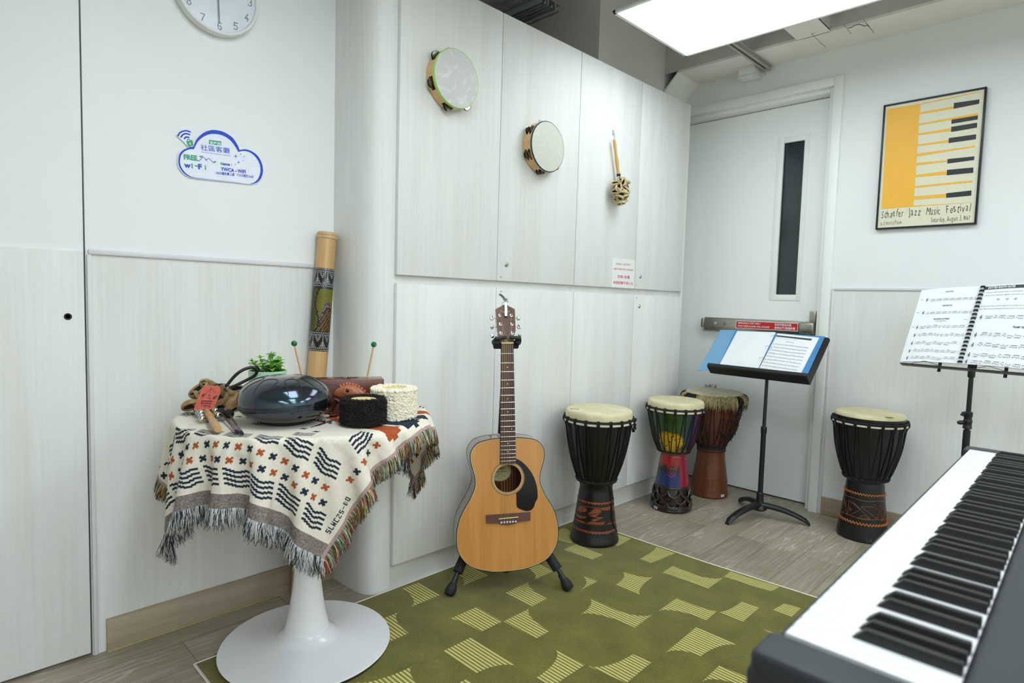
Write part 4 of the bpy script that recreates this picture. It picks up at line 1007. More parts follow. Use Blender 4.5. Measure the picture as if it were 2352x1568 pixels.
# --- black drum by the baseboard
dj4 = Djembe('black djembe with orange etched zigzag bands, against the ash panel behind the keyboard', 3.226, .802,
    [(.108, 0), (.1095, .012), (.102, .068), (.0915, .154), (.0865, .198), (.0805, .258), (.079, .272), (.085, .285), (.099, .306), (.122, .38), (.138, .451), (.1475, .538), (.149, .585)],
    .566, .156, .292, .094, .603, .144, M_EBONY, M_SKIN, M_ROPE)
def a4(x, y): return (1580+x/2.3756, 620+y/2.3756)
et = MB(); dj4.wave(et, .222, 42, .0042, .0022); dj4.wave(et, .098-.012, 44, .005, .0026)
for z in (.196, .112):
    et.tube([dj4.surf(a, z+.002*math.sin(a*5), .0003) for a in np.linspace(0, 2*math.pi, 90, endpoint=False)], .0008, 5, closed=True)
def a6(x, y): return (1680+x/2.7604, 1000+y/2.7604)
for k, ln in enumerate((((715, 400), (732, 500)), ((745, 410), (735, 505)), ((745, 410), (820, 470), (745, 505)), ((750, 455), (765, 470), (750, 478), (750, 455)), ((770, 420), (880, 530), (800, 525), (835, 505), (880, 530)),
           ((822, 450), (925, 530), (940, 480), (900, 452), (822, 450)), ((935, 440), (985, 500), (985, 545)), ((950, 550), (985, 470)), ((715, 440), (730, 415)), ((700, 490), (722, 470)), ((900, 435), (945, 470), (955, 548)))):
    line_on(dj4, et, [a6(*p) for p in ln], .0006)
et.build('etched_band', M_ETCH, dj4.t)
lv = MB(); p = dj4.hit(*a4(975, 1478)); a = math.atan2(p.y, p.x)
put_text(lv, 'LV', p+Vector((0, -.0015, -.004)), Vector((-math.sin(a), math.cos(a), 0)), (0, 0, 1), .026, .024, 0); lv.build('scratched_letters', mat('scratch_grey', srgb(92, 92, 92), .7), dj4.t)
mk = MB(); hp = dj4.Mi @ on_z(1580+1100/2.3756, 620+804/2.3756, .604)
oval = [(hp.x+.018*math.cos(q), hp.y+.011*math.sin(q), .6036) for q in np.linspace(0, 2*math.pi, 24, endpoint=False)]
mk.tube(oval, .0008, 4, closed=True); mk.box((hp.x, hp.y, .6034), (.02, .006, .0006)); mk.build('printed_mark', bpy.data.materials['faded_print'], dj4.t)
# ================================================================== TULIP TABLE
TX, TY, TR, TZ = .846, 1.694, .352, .726
tb = thing('pedestal_table', 'white round tulip table on a trumpet foot under the patterned throw', 'table', T(TX, TY, .0078))
M_TULIP = mat('white_lacquer', srgb(238, 237, 238), .22, var=.008, vs=3, coat=.3)
b_ = MB(); b_.lathe([(.244, .009), (.249, .010), (.2505, .013), (.249, .0155)]+[(r, .0155+.026*((.25-r)/.18)**2.2) for r in np.linspace(.245, .09, 14)]+[(.078, .047), (.071, .052), (.067, .058)], 96)
b_.build('base', M_TULIP, tb)
s_ = MB(); s_.lathe([(.0665, .057)]+crom([(.0655, .058), (.056, .10), (.045, .17), (.0365, .25), (.0315, .33), (.030, .42), (.031, .52), (.036, .60), (.048, .66), (.075, .687)], 4)+[(.08, .692)], 64); s_.build('stem', M_TULIP, tb)
s_ = MB(); s_.lathe([(.20, .69), (TR-.03, .698), (TR-.004, .707), (TR, .713), (TR-.002, .717), (TR-.006, TZ-.0078)], 96); s_.build('tabletop', M_TULIP, tb)
MB().lathe([(.243, .0002), (.243, .0095)], 64).build('foot_pad', M_RUBBER, tb)

# ================================================================== WOVEN THROW
e1 = np.array([.894, -.447]); e2 = np.array([-.447, -.894])
def E(a, b): return a*e1+b*e2
Fc = E(.055, .645); dS = E(-.85, -.527); dT = E(.527, -.85)
LS, LT = .805, 1.02
NS, NT = 48, 61
def drape():
    S, Tt = np.meshgrid(np.linspace(0, LS, NS), np.linspace(0, LT, NT), indexing='ij')
    flat = Fc[None, None]+S[..., None]*dS+Tt[..., None]*dT
    P = np.zeros((NS, NT, 3)); P[..., :2] = flat; P[..., 2] = TZ+.0035
    r0 = np.hypot(flat[..., 0], flat[..., 1]); pin = r0 < TR-.012
    # start from a cone so the hem falls outward
    out = r0 > TR; dirx = flat/np.maximum(r0, 1e-6)[..., None]; h = np.maximum(0, r0-TR)
    P[..., :2] = np.where(out[..., None], dirx*(TR+.45*h)[..., None], flat); P[..., 2] -= h*.88
    th = np.arctan2(flat[..., 1], flat[..., 0]); P[..., :2] += dirx*(h*.05*np.sin(th*7+.6))[..., None]
    Vv = np.zeros_like(P); dx, dy = LS/(NS-1), LT/(NT-1); ddx = math.hypot(dx, dy)
    w = np.where(pin, 0.0, 1.0)
    def con(A, B, wa, wb, rest, k):
        d = P[B]-P[A]; L = np.sqrt((d*d).sum(-1))+1e-9; c = (L-rest)/L*k
        ws = wa+wb+1e-9; cr = (d*c[..., None])
        P[A] += cr*(wa/ws)[..., None]; P[B] -= cr*(wb/ws)[..., None]
    sl = slice
    sets = []
    for o in (0, 1):
        sets.append(((sl(o, NS-1, 2), sl(None)), (sl(o+1, NS, 2), sl(None)), dx, 1.0)); sets.append(((sl(None), sl(o, NT-1, 2)), (sl(None), sl(o+1, NT, 2)), dy, 1.0))
        sets.append(((sl(o, NS-1, 2), sl(0, NT-1)), (sl(o+1, NS, 2), sl(1, NT)), ddx, .5)); sets.append(((sl(o, NS-1, 2), sl(1, NT)), (sl(o+1, NS, 2), sl(0, NT-1)), ddx, .5))
    for st in (3,):
        sets.append(((sl(0, NS-st), sl(None)), (sl(st, NS), sl(None)), dx*st, .10)); sets.append(((sl(None), sl(0, NT-st)), (sl(None), sl(st, NT)), dy*st, .10))
    R_ = TR+.004
    for it in range(240):
        Pold = P.copy(); Vv[..., 2] -= .010*w; Vv *= .94; P += Vv*w[..., None]*.16
        for _ in range(6 if it < 230 else 40):
            for A, B, rest, k in sets:
                n_same = (A[0] == sl(0, NS-3)) or (A[1] == sl(0, NT-3))
                if n_same:      # overlapping pairs: average
                    d = P[B]-P[A]; L = np.sqrt((d*d).sum(-1))+1e-9; c = np.minimum(0, (L-rest)/L)*k; cr = d*c[..., None]*.5
                    D = np.zeros_like(P); D[A] += cr*w[A][..., None]; D[B] -= cr*w[B][..., None]; P += D*.5
                else: con(A, B, w[A], w[B], rest, k)
            r = np.hypot(P[..., 0], P[..., 1]); z = P[..., 2]
            top = (r < R_) & (z < TZ+.003) & (z > TZ-.012)
            P[..., 2] = np.where(top & (w > 0), TZ+.003, z)
            under = (r < R_) & (z <= TZ-.012) & (w > 0)
            f = np.where(under, R_/np.maximum(r, 1e-6), 1); P[..., 0] *= f; P[..., 1] *= f
            yw = YW-.020-TY; P[..., 1] = np.where(w > 0, np.minimum(P[..., 1], yw), P[..., 1])
        Vv = (P-Pold)/.16
        if it >= 228: Vv *= 0
        sp = np.sqrt((Vv**2).sum(-1)); mx = .35; Vv *= np.where(sp > mx, mx/np.maximum(sp, 1e-9), 1)[..., None]
    return P
def up1(Aa, n):      # Catmull-Rom refinement along axis 0
    N = Aa.shape[0]; t = np.linspace(0, N-1, (N-1)*n+1); i = np.minimum(t.astype(int), N-2); f = (t-i)[(slice(None),)+(None,)*(Aa.ndim-1)]
    g = lambda k: Aa[np.clip(i+k, 0, N-1)]
    p0, p1, p2, p3 = g(-1), g(0), g(1), g(2)
    return .5*(2*p1+(p2-p0)*f+(2*p0-5*p1+4*p2-p3)*f*f+(3*p1-p0-3*p2+p3)*f**3)
PC = drape()
K = 6
PF = up1(np.swapaxes(up1(PC, K), 0, 1), K).swapaxes(0, 1)         # fine sheet
ns, nt_ = PF.shape[0], PF.shape[1]
cell = LS/(ns-1)
# ---- the woven pattern, one colour per stitch
CREAMc, NAVYc, RUSTc, BANDc, MAUVEc = (np.array(srgb(*c)[:3]) for c in ((229, 220, 203), (38, 48, 62), (168, 84, 46), (132, 122, 116), (176, 150, 146)))
img = np.tile(CREAMc, (ns-1, nt_-1, 1)).astype(np.float32)
r4 = np.random.RandomState(3)
img *= (1+r4.uniform(-.05, .05, (ns-1, nt_-1, 1)))
X5 = ["11011", "11111", "01110", "11111", "11011"]; PL = ["01110", "11111", "11111", "11111", "01110"]
PLUS = ["0011000", "0011100", "1111111", "1111110", "0011100", "0011000"]
def stamp(pat, s, t, col):
    i0, j0 = int(s/cell)-len(pat)//2, int(t/cell)-len(pat[0])//2
    for a, row in enumerate(pat):
        for b, ch in enumerate(row):
            if ch == '1' and 0 <= i0+a < ns-1 and 0 <= j0+b < nt_-1: img[i0+a, j0+b] = col*(1+r4.uniform(-.12, .12))
CROSS = ["0110110", "1111111", "1111110", "0111100", "1111110", "1111111", "0110110"]
CROSS = ["011011", "111111", "011110", "011110", "111111", "110110"]
def waves(s, t, sc=1.0, rot=False, rows=4):
    """four stepped wavy lines"""
    st = [0, 0, -1, -2, -2, -1, 0, 1][:max(5, int(8*sc))]
    for k in range(rows):
        for q, h_ in enumerate(st):
            for e_ in range(4):
                for th in (0, 1):
                    p_, r_ = q*3+e_-len(st)*3//2+k, k*4+h_+th-6
                    a, b = (int(s/cell)+p_, int(t/cell)+r_) if not rot else (int(s/cell)+r_, int(t/cell)+p_)
                    if 0 <= a < ns-1 and 0 <= b < nt_-1: img[a, b] = NAVYc*(1+r4.uniform(-.15, .15))
def crossrow(t, s0, s1, ph, pitch=.0315):
    k = 0; s = s0
    while s < s1: stamp(CROSS, s, t, RUSTc if (k+ph) % 2 else NAVYc); s += pitch; k += 1
def crosscol(s, t0, t1, ph, pitch=.0315):
    k = 0; t = t0
    while t < t1: stamp(CROSS, s, t, RUSTc if (k+ph) % 2 else NAVYc); t += pitch; k += 1
for k in range(9): waves(.085+k*.084, .075)
crossrow(.118, .085, .77, 0); crossrow(.152, .10, .77, 1)
for k in range(8): waves(.125+k*.084, .198)
for k in range(9): waves(.098, .30+k*.083, 1.0, True)
crosscol(.055, .20, .98, 1)
for k in range(6): waves(.745, .30+k*.11, .9, True)
crosscol(.78, .2, .98, 0)
# sparse figures of the middle
for k in range(60):
    s, t = r4.uniform(.2, .76), r4.uniform(.27, .97)
    if .02 < s < .34 and .34 < t < .72: continue
    (stamp(CROSS, s, t, RUSTc if k % 3 == 0 else NAVYc) if k % 2 else waves(s, t, .8, k % 4 == 0, 3))
ii, jj = np.meshgrid((np.arange(ns-1)+.5)*cell, (np.arange(nt_-1)+.5)*cell, indexing='ij')
def band_poly(pts, col, step=.010, seed=0):
    """filled figure with stepped edges"""
    qi = np.floor(ii/step)*step+step/2; qj = jj
    inside = np.zeros(ii.shape, bool); n = len(pts)
    for a in range(n):
        (x0, y0), (x1, y1) = pts[a], pts[(a+1) % n]
        if abs(y1-y0) < 1e-9: continue
        cr = ((y0 > qj) != (y1 > qj)) & (qi < (x1-x0)*(qj-y0)/(y1-y0)+x0); inside ^= cr
    img[inside] = col*(1+r4.uniform(-.16, .16, (inside.sum(), 1)))
FIG = True
clear = ((ii > .02) & (ii < .36) & (jj > .345) & (jj < .72)); img[clear] = CREAMc*(1+r4.uniform(-.05, .05, (clear.sum(), 1)))
band_poly([(.042, .36), (.115, .375), (.20, .40), (.30, .47), (.30, .50), (.19, .455), (.11, .43), (.05, .43), (.03, .39)], RUSTc)
band_poly([(.03, .445), (.10, .445), (.17, .465), (.17, .50), (.11, .52), (.045, .55), (.022, .50)], NAVYc)
band_poly([(.03, .56), (.10, .535), (.15, .53), (.14, .56), (.08, .60), (.03, .61)], NAVYc*1.15)
band_poly([(.18, .475), (.32, .53), (.34, .57), (.26, .55), (.18, .52)], NAVYc)
band_poly([(.05, .635), (.12, .60), (.17, .545), (.24, .565), (.27, .60), (.17, .62), (.10, .67), (.05, .68)], RUSTc)
for k in range(5):
    waves(.28+.0*k, .36+k*.02, .7, True, 1)
for k in range(7): band_poly([(.24+.012*k, .40+.004*k), (.25+.012*k, .40+.004*k), (.262+.012*k, .43+.004*k), (.256+.012*k, .432+.004*k)], RUSTc if k % 2 else NAVYc, .004)
# woven lettering along the long side near the front corner
GL = {'S': ["111", "100", "111", "001", "111"], 'L': ["100", "100", "100", "100", "111"], 'U': ["101", "101", "101", "101", "111"], 'O': ["111", "101", "101", "101", "111"], 'W': ["101", "101", "111", "111", "101"], '-': ["000", "000", "111", "000", "000"], 'B': ["110", "101", "110", "101", "110"], '2': ["111", "001", "111", "100", "111"], 'I': ["111", "010", "010", "010", "111"], 'C': ["111", "100", "100", "100", "111"], '5': ["111", "100", "111", "001", "111"], 'Z': ["111", "001", "010", "100", "111"]}
j0 = int(.062/cell)
for ch in "SLWCZS-BO":
    g = GL[ch]
    for a in range(5):
        for b in range(3):
            if g[a][b] == '1': img[int(.024/cell)+4-a, j0+b] = NAVYc
    j0 += 4
bd_ = jj < .036; img[bd_] = BANDc*(1+r4.uniform(-.35, .35, (bd_.sum(), 1))); bd2 = jj > LT-.036; img[bd2] = BANDc*(1+r4.uniform(-.35, .35, (bd2.sum(), 1)))
mv = (ii < .012) | (ii > LS-.012); img[mv] = MAUVEc*(1+r4.uniform(-.06, .06, (mv.sum(), 1)))
img = np.clip(img, 0, 1)

th_ = thing('throw_blanket', 'cream woven throw with navy and rust stitch pattern and fringes, draped over the table', 'throw', T(TX, TY, 0))
v = PF.reshape(-1, 3); idx = np.arange(ns*nt_).reshape(ns, nt_)
q = np.stack([idx[:-1, :-1], idx[1:, :-1], idx[1:, 1:], idx[:-1, 1:]], -1).reshape(-1, 4)
me = bpy.data.meshes.new('cloth'); me.vertices.add(len(v)); me.vertices.foreach_set('co', v.astype(np.float32).ravel())
me.loops.add(len(q)*4); me.loops.foreach_set('vertex_index', q.astype(np.int32).ravel()); me.polygons.add(len(q))
me.polygons.foreach_set('loop_start', np.arange(0, len(q)*4, 4, dtype=np.int32)); me.polygons.foreach_set('use_smooth', np.ones(len(q), bool)); me.update(); me.validate()
ca = me.color_attributes.new('pattern', 'FLOAT_COLOR', 'CORNER')
col = np.ones((len(q), 4, 4), np.float32); col[..., :3] = img.reshape(-1, 1, 3); ca.data.foreach_set('color', col.ravel())
me.materials.append(mat_attr('woven_cotton', .9, bump=.35, bs=420, spec=.15))
co = bpy.data.objects.new('cloth', me); LINK(co); co.parent = th_
so = co.modifiers.new('thickness', 'SOLIDIFY'); so.thickness = .0016; so.offset = 1
# make the outer face the upper one
if np.cross(PF[1, 0]-PF[0, 0], PF[0, 1]-PF[0, 0])[2] > 0 and False: pass

M_FR = [mat('fringe_pale', srgb(206, 206, 204), .85), mat('fringe_black', srgb(34, 34, 38), .85), mat('fringe_grey', srgb(120, 124, 128), .85),
        mat('fringe_red', srgb(158, 50, 40), .85), mat('fringe_green', srgb(56, 112, 70), .85), mat('fringe_ochre', srgb(160, 134, 62), .85), mat('fringe_tan', srgb(172, 130, 104), .85), mat('fringe_dark', srgb(44, 40, 36), .85), mat('fringe_sky', srgb(150, 186, 196), .85), mat('fringe_cream', srgb(214, 206, 184), .85)]
def fringe(name, edge, inward, n, Lr, mats, twist, rad):
    """strands hanging from a hem: edge = points of the hem, inward = one row in"""
    f = MB(); rr = random.Random(11); N = len(edge)
    for k in range(n):
        t = rr.uniform(0, N-1.001); i = int(t); w_ = t-i
        p = Vector(edge[i]*(1-w_)+edge[i+1]*w_); o = (Vector(edge[i])-Vector(inward[i])).normalized(); tg = (Vector(edge[i+1])-Vector(edge[i])).normalized()
        L = rr.uniform(*Lr); pts = [p-o*.002]; d = o.copy(); q = pts[0].copy(); sd = rr.uniform(-.35, .35); m = 6
        for s in range(m):
            d = (d+Vector((0, 0, -.38))+tg*sd*.28+Vector((rr.uniform(-1, 1), rr.uniform(-1, 1), rr.uniform(-.6, .4)))*twist).normalized(); q = q+d*(L/m)
            q.y = min(q.y, YW-TY-.006); pts.append(q.copy())
        f.tube(pts, [rad*(1.05-.45*j/m) for j in range(m+1)], 4, rr.choice(mats))
    o = f.build(name, M_FR, th_, ang=0); o['kind'] = 'stuff'; return o
GREY = [0, 0, 0, 1, 1, 2]; MULTI = [3, 3, 4, 4, 5, 5, 6, 7, 7, 8, 9]
fringe('grey_fringe', PF[:, 0], PF[:, 6], 2300, (.036, .056), GREY, .34, .00085)
fringe('multicolour_fringe', PF[0, :], PF[6, :], 2300, (.034, .048), MULTI, .12, .00095)
fringe('multicolour_fringe', PF[-1, :], PF[-7, :], 1900, (.034, .048), MULTI, .12, .00095)
fringe('grey_fringe', PF[:, -1], PF[:, -7], 1200, (.036, .056), GREY, .34, .00085)
# ================================================================== THINGS ON THE TABLE
ZT = TZ+.0062
VR, VN = Vector((.8944, -.4472, 0)), Vector((.4472, .8944, 0))       # to the right / away, seen from the room
def local(p, yaw=0):
    m = frame(p, VR, VN, (0, 0, 1)); return m @ RZ(yaw)

# ---- steel tongue drum
m, nt, b = new_mat('blued_steel'); b.inputs['Metallic'].default_value = .85; b.inputs['Roughness'].default_value = .13; b.inputs['Coat Weight'].default_value = .5; b.inputs['Coat Roughness'].default_value = .05
lw = nd(nt, 'ShaderNodeLayerWeight', Blend=.35); nz = nd(nt, 'ShaderNodeTexNoise', Scale=7.0, Detail=3.0); nt.links.new(coords(nt), nz.inputs['Vector'])
mx = nd(nt, 'ShaderNodeMath', operation='ADD'); nt.links.new(lw.outputs['Facing'], mx.inputs[0]); sc0 = nd(nt, 'ShaderNodeMath', operation='MULTIPLY'); sc0.inputs[1].default_value = .45; nt.links.new(nz.outputs['Fac'], sc0.inputs[0]); nt.links.new(sc0.outputs[0], mx.inputs[1])
nt.links.new(ramp(nt, mx.outputs[0], [(.1, srgb(62, 66, 72)), (.3, srgb(60, 80, 90)), (.42, srgb(74, 70, 86)), (.55, srgb(52, 70, 78)), (.75, srgb(60, 60, 60)), (1, srgb(84, 80, 76))]), b.inputs['Base Color'])
M_STEELDRUM = m
HR, HH = .1235, .128
hc = on_z(655.5, 914, ZT+.064)
hp = thing('steel_tongue_drum', 'dark shiny steel tongue drum in the middle of the table', 'drum', local((hc.x, hc.y, ZT)))
prof = [(HR*math.cos(a)**.72 if math.cos(a) > 0 else 0, .0575+(.056 if a < 0 else .069)*math.sin(a)) for a in np.linspace(-1.22, math.pi/2-.001, 35)]
prof[-1] = (.0001, prof[-1][1])
b_ = MB(); b_.lathe(prof, 128); b_.build('shell', M_STEELDRUM, hp, ang=60)
def hsurf(r, off=.0004):
    for (r0, z0), (r1, z1) in zip(prof[18:], prof[19:]):
        if r1 <= r <= r0: return z0+(z1-z0)*(r0-r)/max(1e-9, r0-r1)+off
    return prof[-1][1]+off
cuts = MB()
for k in range(8):
    a0 = 2*math.pi*k/8+.25; pts = []
    L_, w_ = .058, .017+.002*(k % 3)
    path = [(.112-.052*0, -w_), (.098, -w_), (.082, -w_*.95)]
    us = [(.112, -w_)]+[(.112-.0036*i, -w_) for i in range(1, 12)]+[(.070-.015*math.sin(q), -w_*math.cos(q)) for q in np.linspace(0, math.pi, 9)]+[(.112-.0036*i, w_) for i in range(11, -1, -1)]
    for (x, y) in us:
        xx, yy = x*math.cos(a0)-y*math.sin(a0), x*math.sin(a0)+y*math.cos(a0); pts.append((xx, yy, hsurf(math.hypot(xx, yy))))
    cuts.tube(pts, .0010, 5)
cuts.build('tongue_cuts', mat('cut_black', srgb(26, 24, 32), .6), hp)
sm = MB(); sm.lathe([(HR*.992, .044), (HR*.999, .0465), (HR*.998, .0495)], 128, cap=False); sm.build('seam', M_STEELDRUM, hp)
ft = MB(); ft.lathe([(.05, 0), (.062, 0), (.066, .003), (.065, .007), (.058, .009)], 64); ft.build('rubber_foot', M_RUBBER, hp)

# ---- wooden log drum with two mallets standing in it
M_ROSEW = mat_grain('rosewood', srgb(62, 28, 22), srgb(112, 58, 44), srgb(138, 78, 58), 'X', .3, sc=4.5, coat=.35)
LH = .10
lc = on_z(882.3, 870.6, ZT+LH); LLn, LW = .275, .070
lo = lc-VR*LLn
lg = thing('log_drum', 'reddish brown wooden slit drum box at the back of the table', 'drum', frame((lo.x, lo.y, ZT), VR, VN, (0, 0, 1)))
bx_ = MB(); bx_.box((LLn/2, LW/2, LH/2), (LLn, LW, LH), bev=.0016); bx_.build('box', M_ROSEW, lg)
sl_ = MB()
for cx_ in (.06, .15):
    for k, (x0, y0, x1, y1) in enumerate(((0, .018, .03, .018), (.03, .018, .018, .034), (.036, .03, .052, .046), (.05, .046, .02, .052), (-.02, .046, .01, .046))):
        sl_.tube([(cx_+x0, y0, LH+.0002), (cx_+x1, y1, LH+.0002)], .0011, 4)
sl_.build('tongue_slits', M_GAP, lg)
M_GREENBALL = mottled('marbled_green', srgb(22, 92, 58), srgb(70, 160, 104), 60); M_STICK = mat_grain('birch_stick', srgb(190, 146, 98), srgb(204, 162, 112), srgb(214, 174, 126), 'Z', .45)
def mallet(label, bp, tp):
    t = thing('mallet', label, 'mallet', T(*bp), 'green headed mallets'); d = Vector(tp)-Vector(bp)
    s_ = MB(); s_.cyl((0, 0, 0), d, .0029, n=12); s_.build('stick', M_STICK, t)
    s_ = MB(); s_.ball(tuple(d), .0088, 0, 24, 14); s_.build('head', M_GREENBALL, t)
def on_top(u, v): return on_z(u, v, ZT+LH)
bR = on_top(843.5, 866.5); bL = on_top(691, 862)
bR = Vector((bR.x, bR.y, ZT+LH)); hd_ = math.hypot(bR.x, bR.y)
mallet('green headed mallet standing at the right end of the wooden slit drum', bR, at_dist(858.7, 791, hd_+.012))
bL2 = lo+VR*.045+VN*.03; bL2 = Vector((bL2.x, bL2.y, ZT+LH)); 
mallet('green headed mallet standing left of the painted rain stick', on_top(694, 866), at_dist(675.7, 788.5, math.hypot(on_top(694, 866).x, on_top(694, 866).y)+.01))

# ---- dark and white fleece shakers
def fleece(name, label, u, v, r, h, cols, wool, disc_r, seed, nt_n):
    c = on_z(u, v, ZT+h)
    t = thing(name, label, 'shaker', local((c.x, c.y, ZT)), 'fleece covered shakers'); rr = random.Random(seed)
    b_ = MB(); b_.lathe([(r*.86, .0), (r*.9, .004), (r*.9, h-.006), (r*.84, h-.002), (disc_r+.002, h-.002)], 48); b_.build('drum_body', cols[0], t)
    d_ = MB(); d_.lathe([(disc_r+.001, h-.003), (disc_r, h+.0005), (.0001, h+.0008)], 48)
    d_.build('disc', M_SHAKE, t)
    f = MB()
    for k in range(nt_n):
        if rr.random() < .78: a = rr.uniform(0, 6.283); z = rr.uniform(.004, h-.002); p = Vector((r*.9*math.cos(a), r*.9*math.sin(a), z)); n = Vector((math.cos(a), math.sin(a), rr.uniform(-.3, .35))).normalized()
        else: a = rr.uniform(0, 6.283); q = rr.uniform(disc_r+.004, r*.92); p = Vector((q*math.cos(a), q*math.sin(a), h-.002)); n = Vector((math.cos(a)*.4, math.sin(a)*.4, 1)).normalized()
        if wool:
            s_ = rr.uniform(.006, .0105); n2 = n.orthogonal().normalized(); 
            pts = []
            for i in range(7): 
                w_ = i/6; pts.append(p+n*(-.002+.0085*w_*(1.15-.45*w_))+n2*math.sin(w_*3+k)*.0042+n.cross(n2)*math.cos(w_*3+k)*.0042)
            f.tube(pts, [s_*.5*math.sin(math.pi*(.12+.76*i/6)) for i in range(7)], 7, k % 3)
        else:
            n2 = n.orthogonal().normalized(); n3 = n.cross(n2); ph = rr.uniform(0, 6.28); L_ = rr.uniform(.004, .0095)
            pts = [p+n*L_*w_+(n2*math.cos(ph+w_*4.5)+n3*math.sin(ph+w_*4.5))*.0032*w_ for w_ in (0, .35, .7, 1)]
            f.tube(pts, [.0013, .0013, .001, .0004], 4, k % 3)
    if wool:
        for k in range(0):
            a = rr.uniform(0, 6.283)
            if rr.random() < .75: z = rr.uniform(.004, h); p = Vector((r*.97*math.cos(a), r*.97*math.sin(a), z)); n = Vector((math.cos(a), math.sin(a), rr.uniform(-.2, .5))).normalized()
            else: q = rr.uniform(disc_r+.006, r*.95); p = Vector((q*math.cos(a), q*math.sin(a), h+.003)); n = Vector((math.cos(a)*.3, math.sin(a)*.3, 1)).normalized()
            n2 = n.orthogonal().normalized(); n3 = n.cross(n2); ph = rr.uniform(0, 6.28)
            f.tube([p+n*.0075*w_+(n2*math.cos(ph+w_*5)+n3*math.sin(ph+w_*5))*.0045*(.4+w_) for w_ in (0, .25, .5, .75, 1)], [.0014, .0016, .0014, .0011, .0005], 4, k % 3)
    o = f.build('fleece', cols, t, ang=0); o['kind'] = 'stuff'
M_SHAKE = mat('goatskin_disc', srgb(228, 208, 152), .6, var=.1, vs=90)
fleece('fleece_shaker', 'round shaker covered in dark brown curly fleece, tan disc on top', 835, 916, .062, .068, [mat('dark_fleece', srgb(34, 29, 27), .95, var=.3), mat('dark_fleece_warm', srgb(46, 38, 34), .95, var=.3), mat('dark_fleece_black', srgb(22, 20, 20), .95)], False, .0345, 21, 5200)
fleece('fleece_shaker', 'round shaker covered in cream wool, behind the dark fleece one', 905, 891, .068, .084, [mat('cream_wool', srgb(238, 229, 204), .95, var=.03), mat('cream_wool_pale', srgb(241, 234, 212), .95), mat('cream_wool_deep', srgb(236, 226, 198), .95)], True, .039, 22, 3400)

# ---- carved frog
M_FROG = mat_grain('carved_orange_wood', srgb(150, 84, 52), srgb(182, 108, 70), srgb(196, 124, 84), 'X', .35, sc=3, coat=.2)
M_BEAD = mat('bead_eye', srgb(22, 12, 10), .12, coat=.6)
M_FROGD = mat('carved_dark_wood', srgb(84, 38, 26), .35, var=.15, vs=40, coat=.2)
fc = on_z(769, 952, ZT)
fg = thing('frog_guiro', 'carved orange brown wooden frog with a ridged back beside the steel drum', 'frog', local((fc.x, fc.y, ZT), R(0)) @ Matrix.Diagonal((1.1, 1.1, 1.12, 1)))
fb = MB()
secs = [(-.004, .052, .060, .010, .006), (.004, .047, .068, .016, .0), (.016, .044, .076, .021, 0), (.032, .040, .080, .025, 0), (.048, .034, .078, .027, 0), (.064, .026, .070, .027, 0), (.08, .016, .056, .025, 0), (.094, .008, .038, .019, 0), (.104, .006, .022, .010, 0)]
def ring(x, z0, z1, w_, n=20):
    cz, hz = (z0+z1)/2, (z1-z0)/2
    return [(x, w_*(abs(math.cos(q))**.7)*(1 if math.cos(q) > 0 else -1), cz+hz*(abs(math.sin(q))**.7)*(1 if math.sin(q) > 0 else -1)) for q in np.linspace(0, 2*math.pi, n, endpoint=False)]
fb.loft([ring(*s_[:4]) for s_ in secs], 0); fb.build('body', M_FROG, fg, ang=50)
fj = MB(); fj.loft([ring(x, z0, z1, w_) for x, z0, z1, w_ in ((-.002, .041, .048, .010), (.008, .034, .044, .017), (.024, .028, .040, .022), (.05, .022, .034, .024))], 0); fj.build('lower_jaw', M_FROG, fg, ang=50)
rg_ = MB()
for k in range(11):
    x = .014+.0078*k; zt_ = np.interp(x, [s_[0] for s_ in secs], [s_[2] for s_ in secs]); rg_.ball((x, 0, zt_+.0005), .0046, 0, 10, 8, sc=(1, 1.5, 1.1))
rg_.build('back_ridge', M_FROG, fg)
for sy in (-1, 1):
    ey = MB(); ey.box((.031, sy*.0235, .066), (.022, .0075, .020), 0, T(.031, 0, .066) @ RY(R(28)) @ T(-.031, 0, -.066), bev=.0015); ey.ball((.0305, sy*.0275, .0672), .0044, 1, 14, 10, sc=(1, .7, 1.15)); ey.build('eye', [M_FROG, M_BEAD], fg)
lg_ = MB()
for sy in (-1, 1):
    lg_.loft([[(x+dx*.011, sy*.014+dy*.008, z) for dx, dy in ((-1, -1), (1, -1), (1, 1), (-1, 1))] for x, z in ((.004, .0), (.006, .012), (.016, .030), (.026, .038))], 0)
    lg_.loft([[(x+dx*.016, sy*.020+dy*.009, z) for dx, dy in ((-1, -1), (1, -1), (1, 1), (-1, 1))] for x, z in ((.075, 0), (.078, .012), (.072, .03), (.07, .042))], 0)
    lg_.box((-.004, sy*.015, .003), (.02, .02, .006), 0, bev=.002)
lg_.build('feet', M_FROGD, fg, ang=45)
mo = MB()
for sy in (-1, 1): mo.tube([(-.004, sy*.008, .0505), (.012, sy*.0205, .0455), (.03, sy*.0265, .0395)], .0012, 5); 
mo.build('mouth_line', M_GAP, fg)

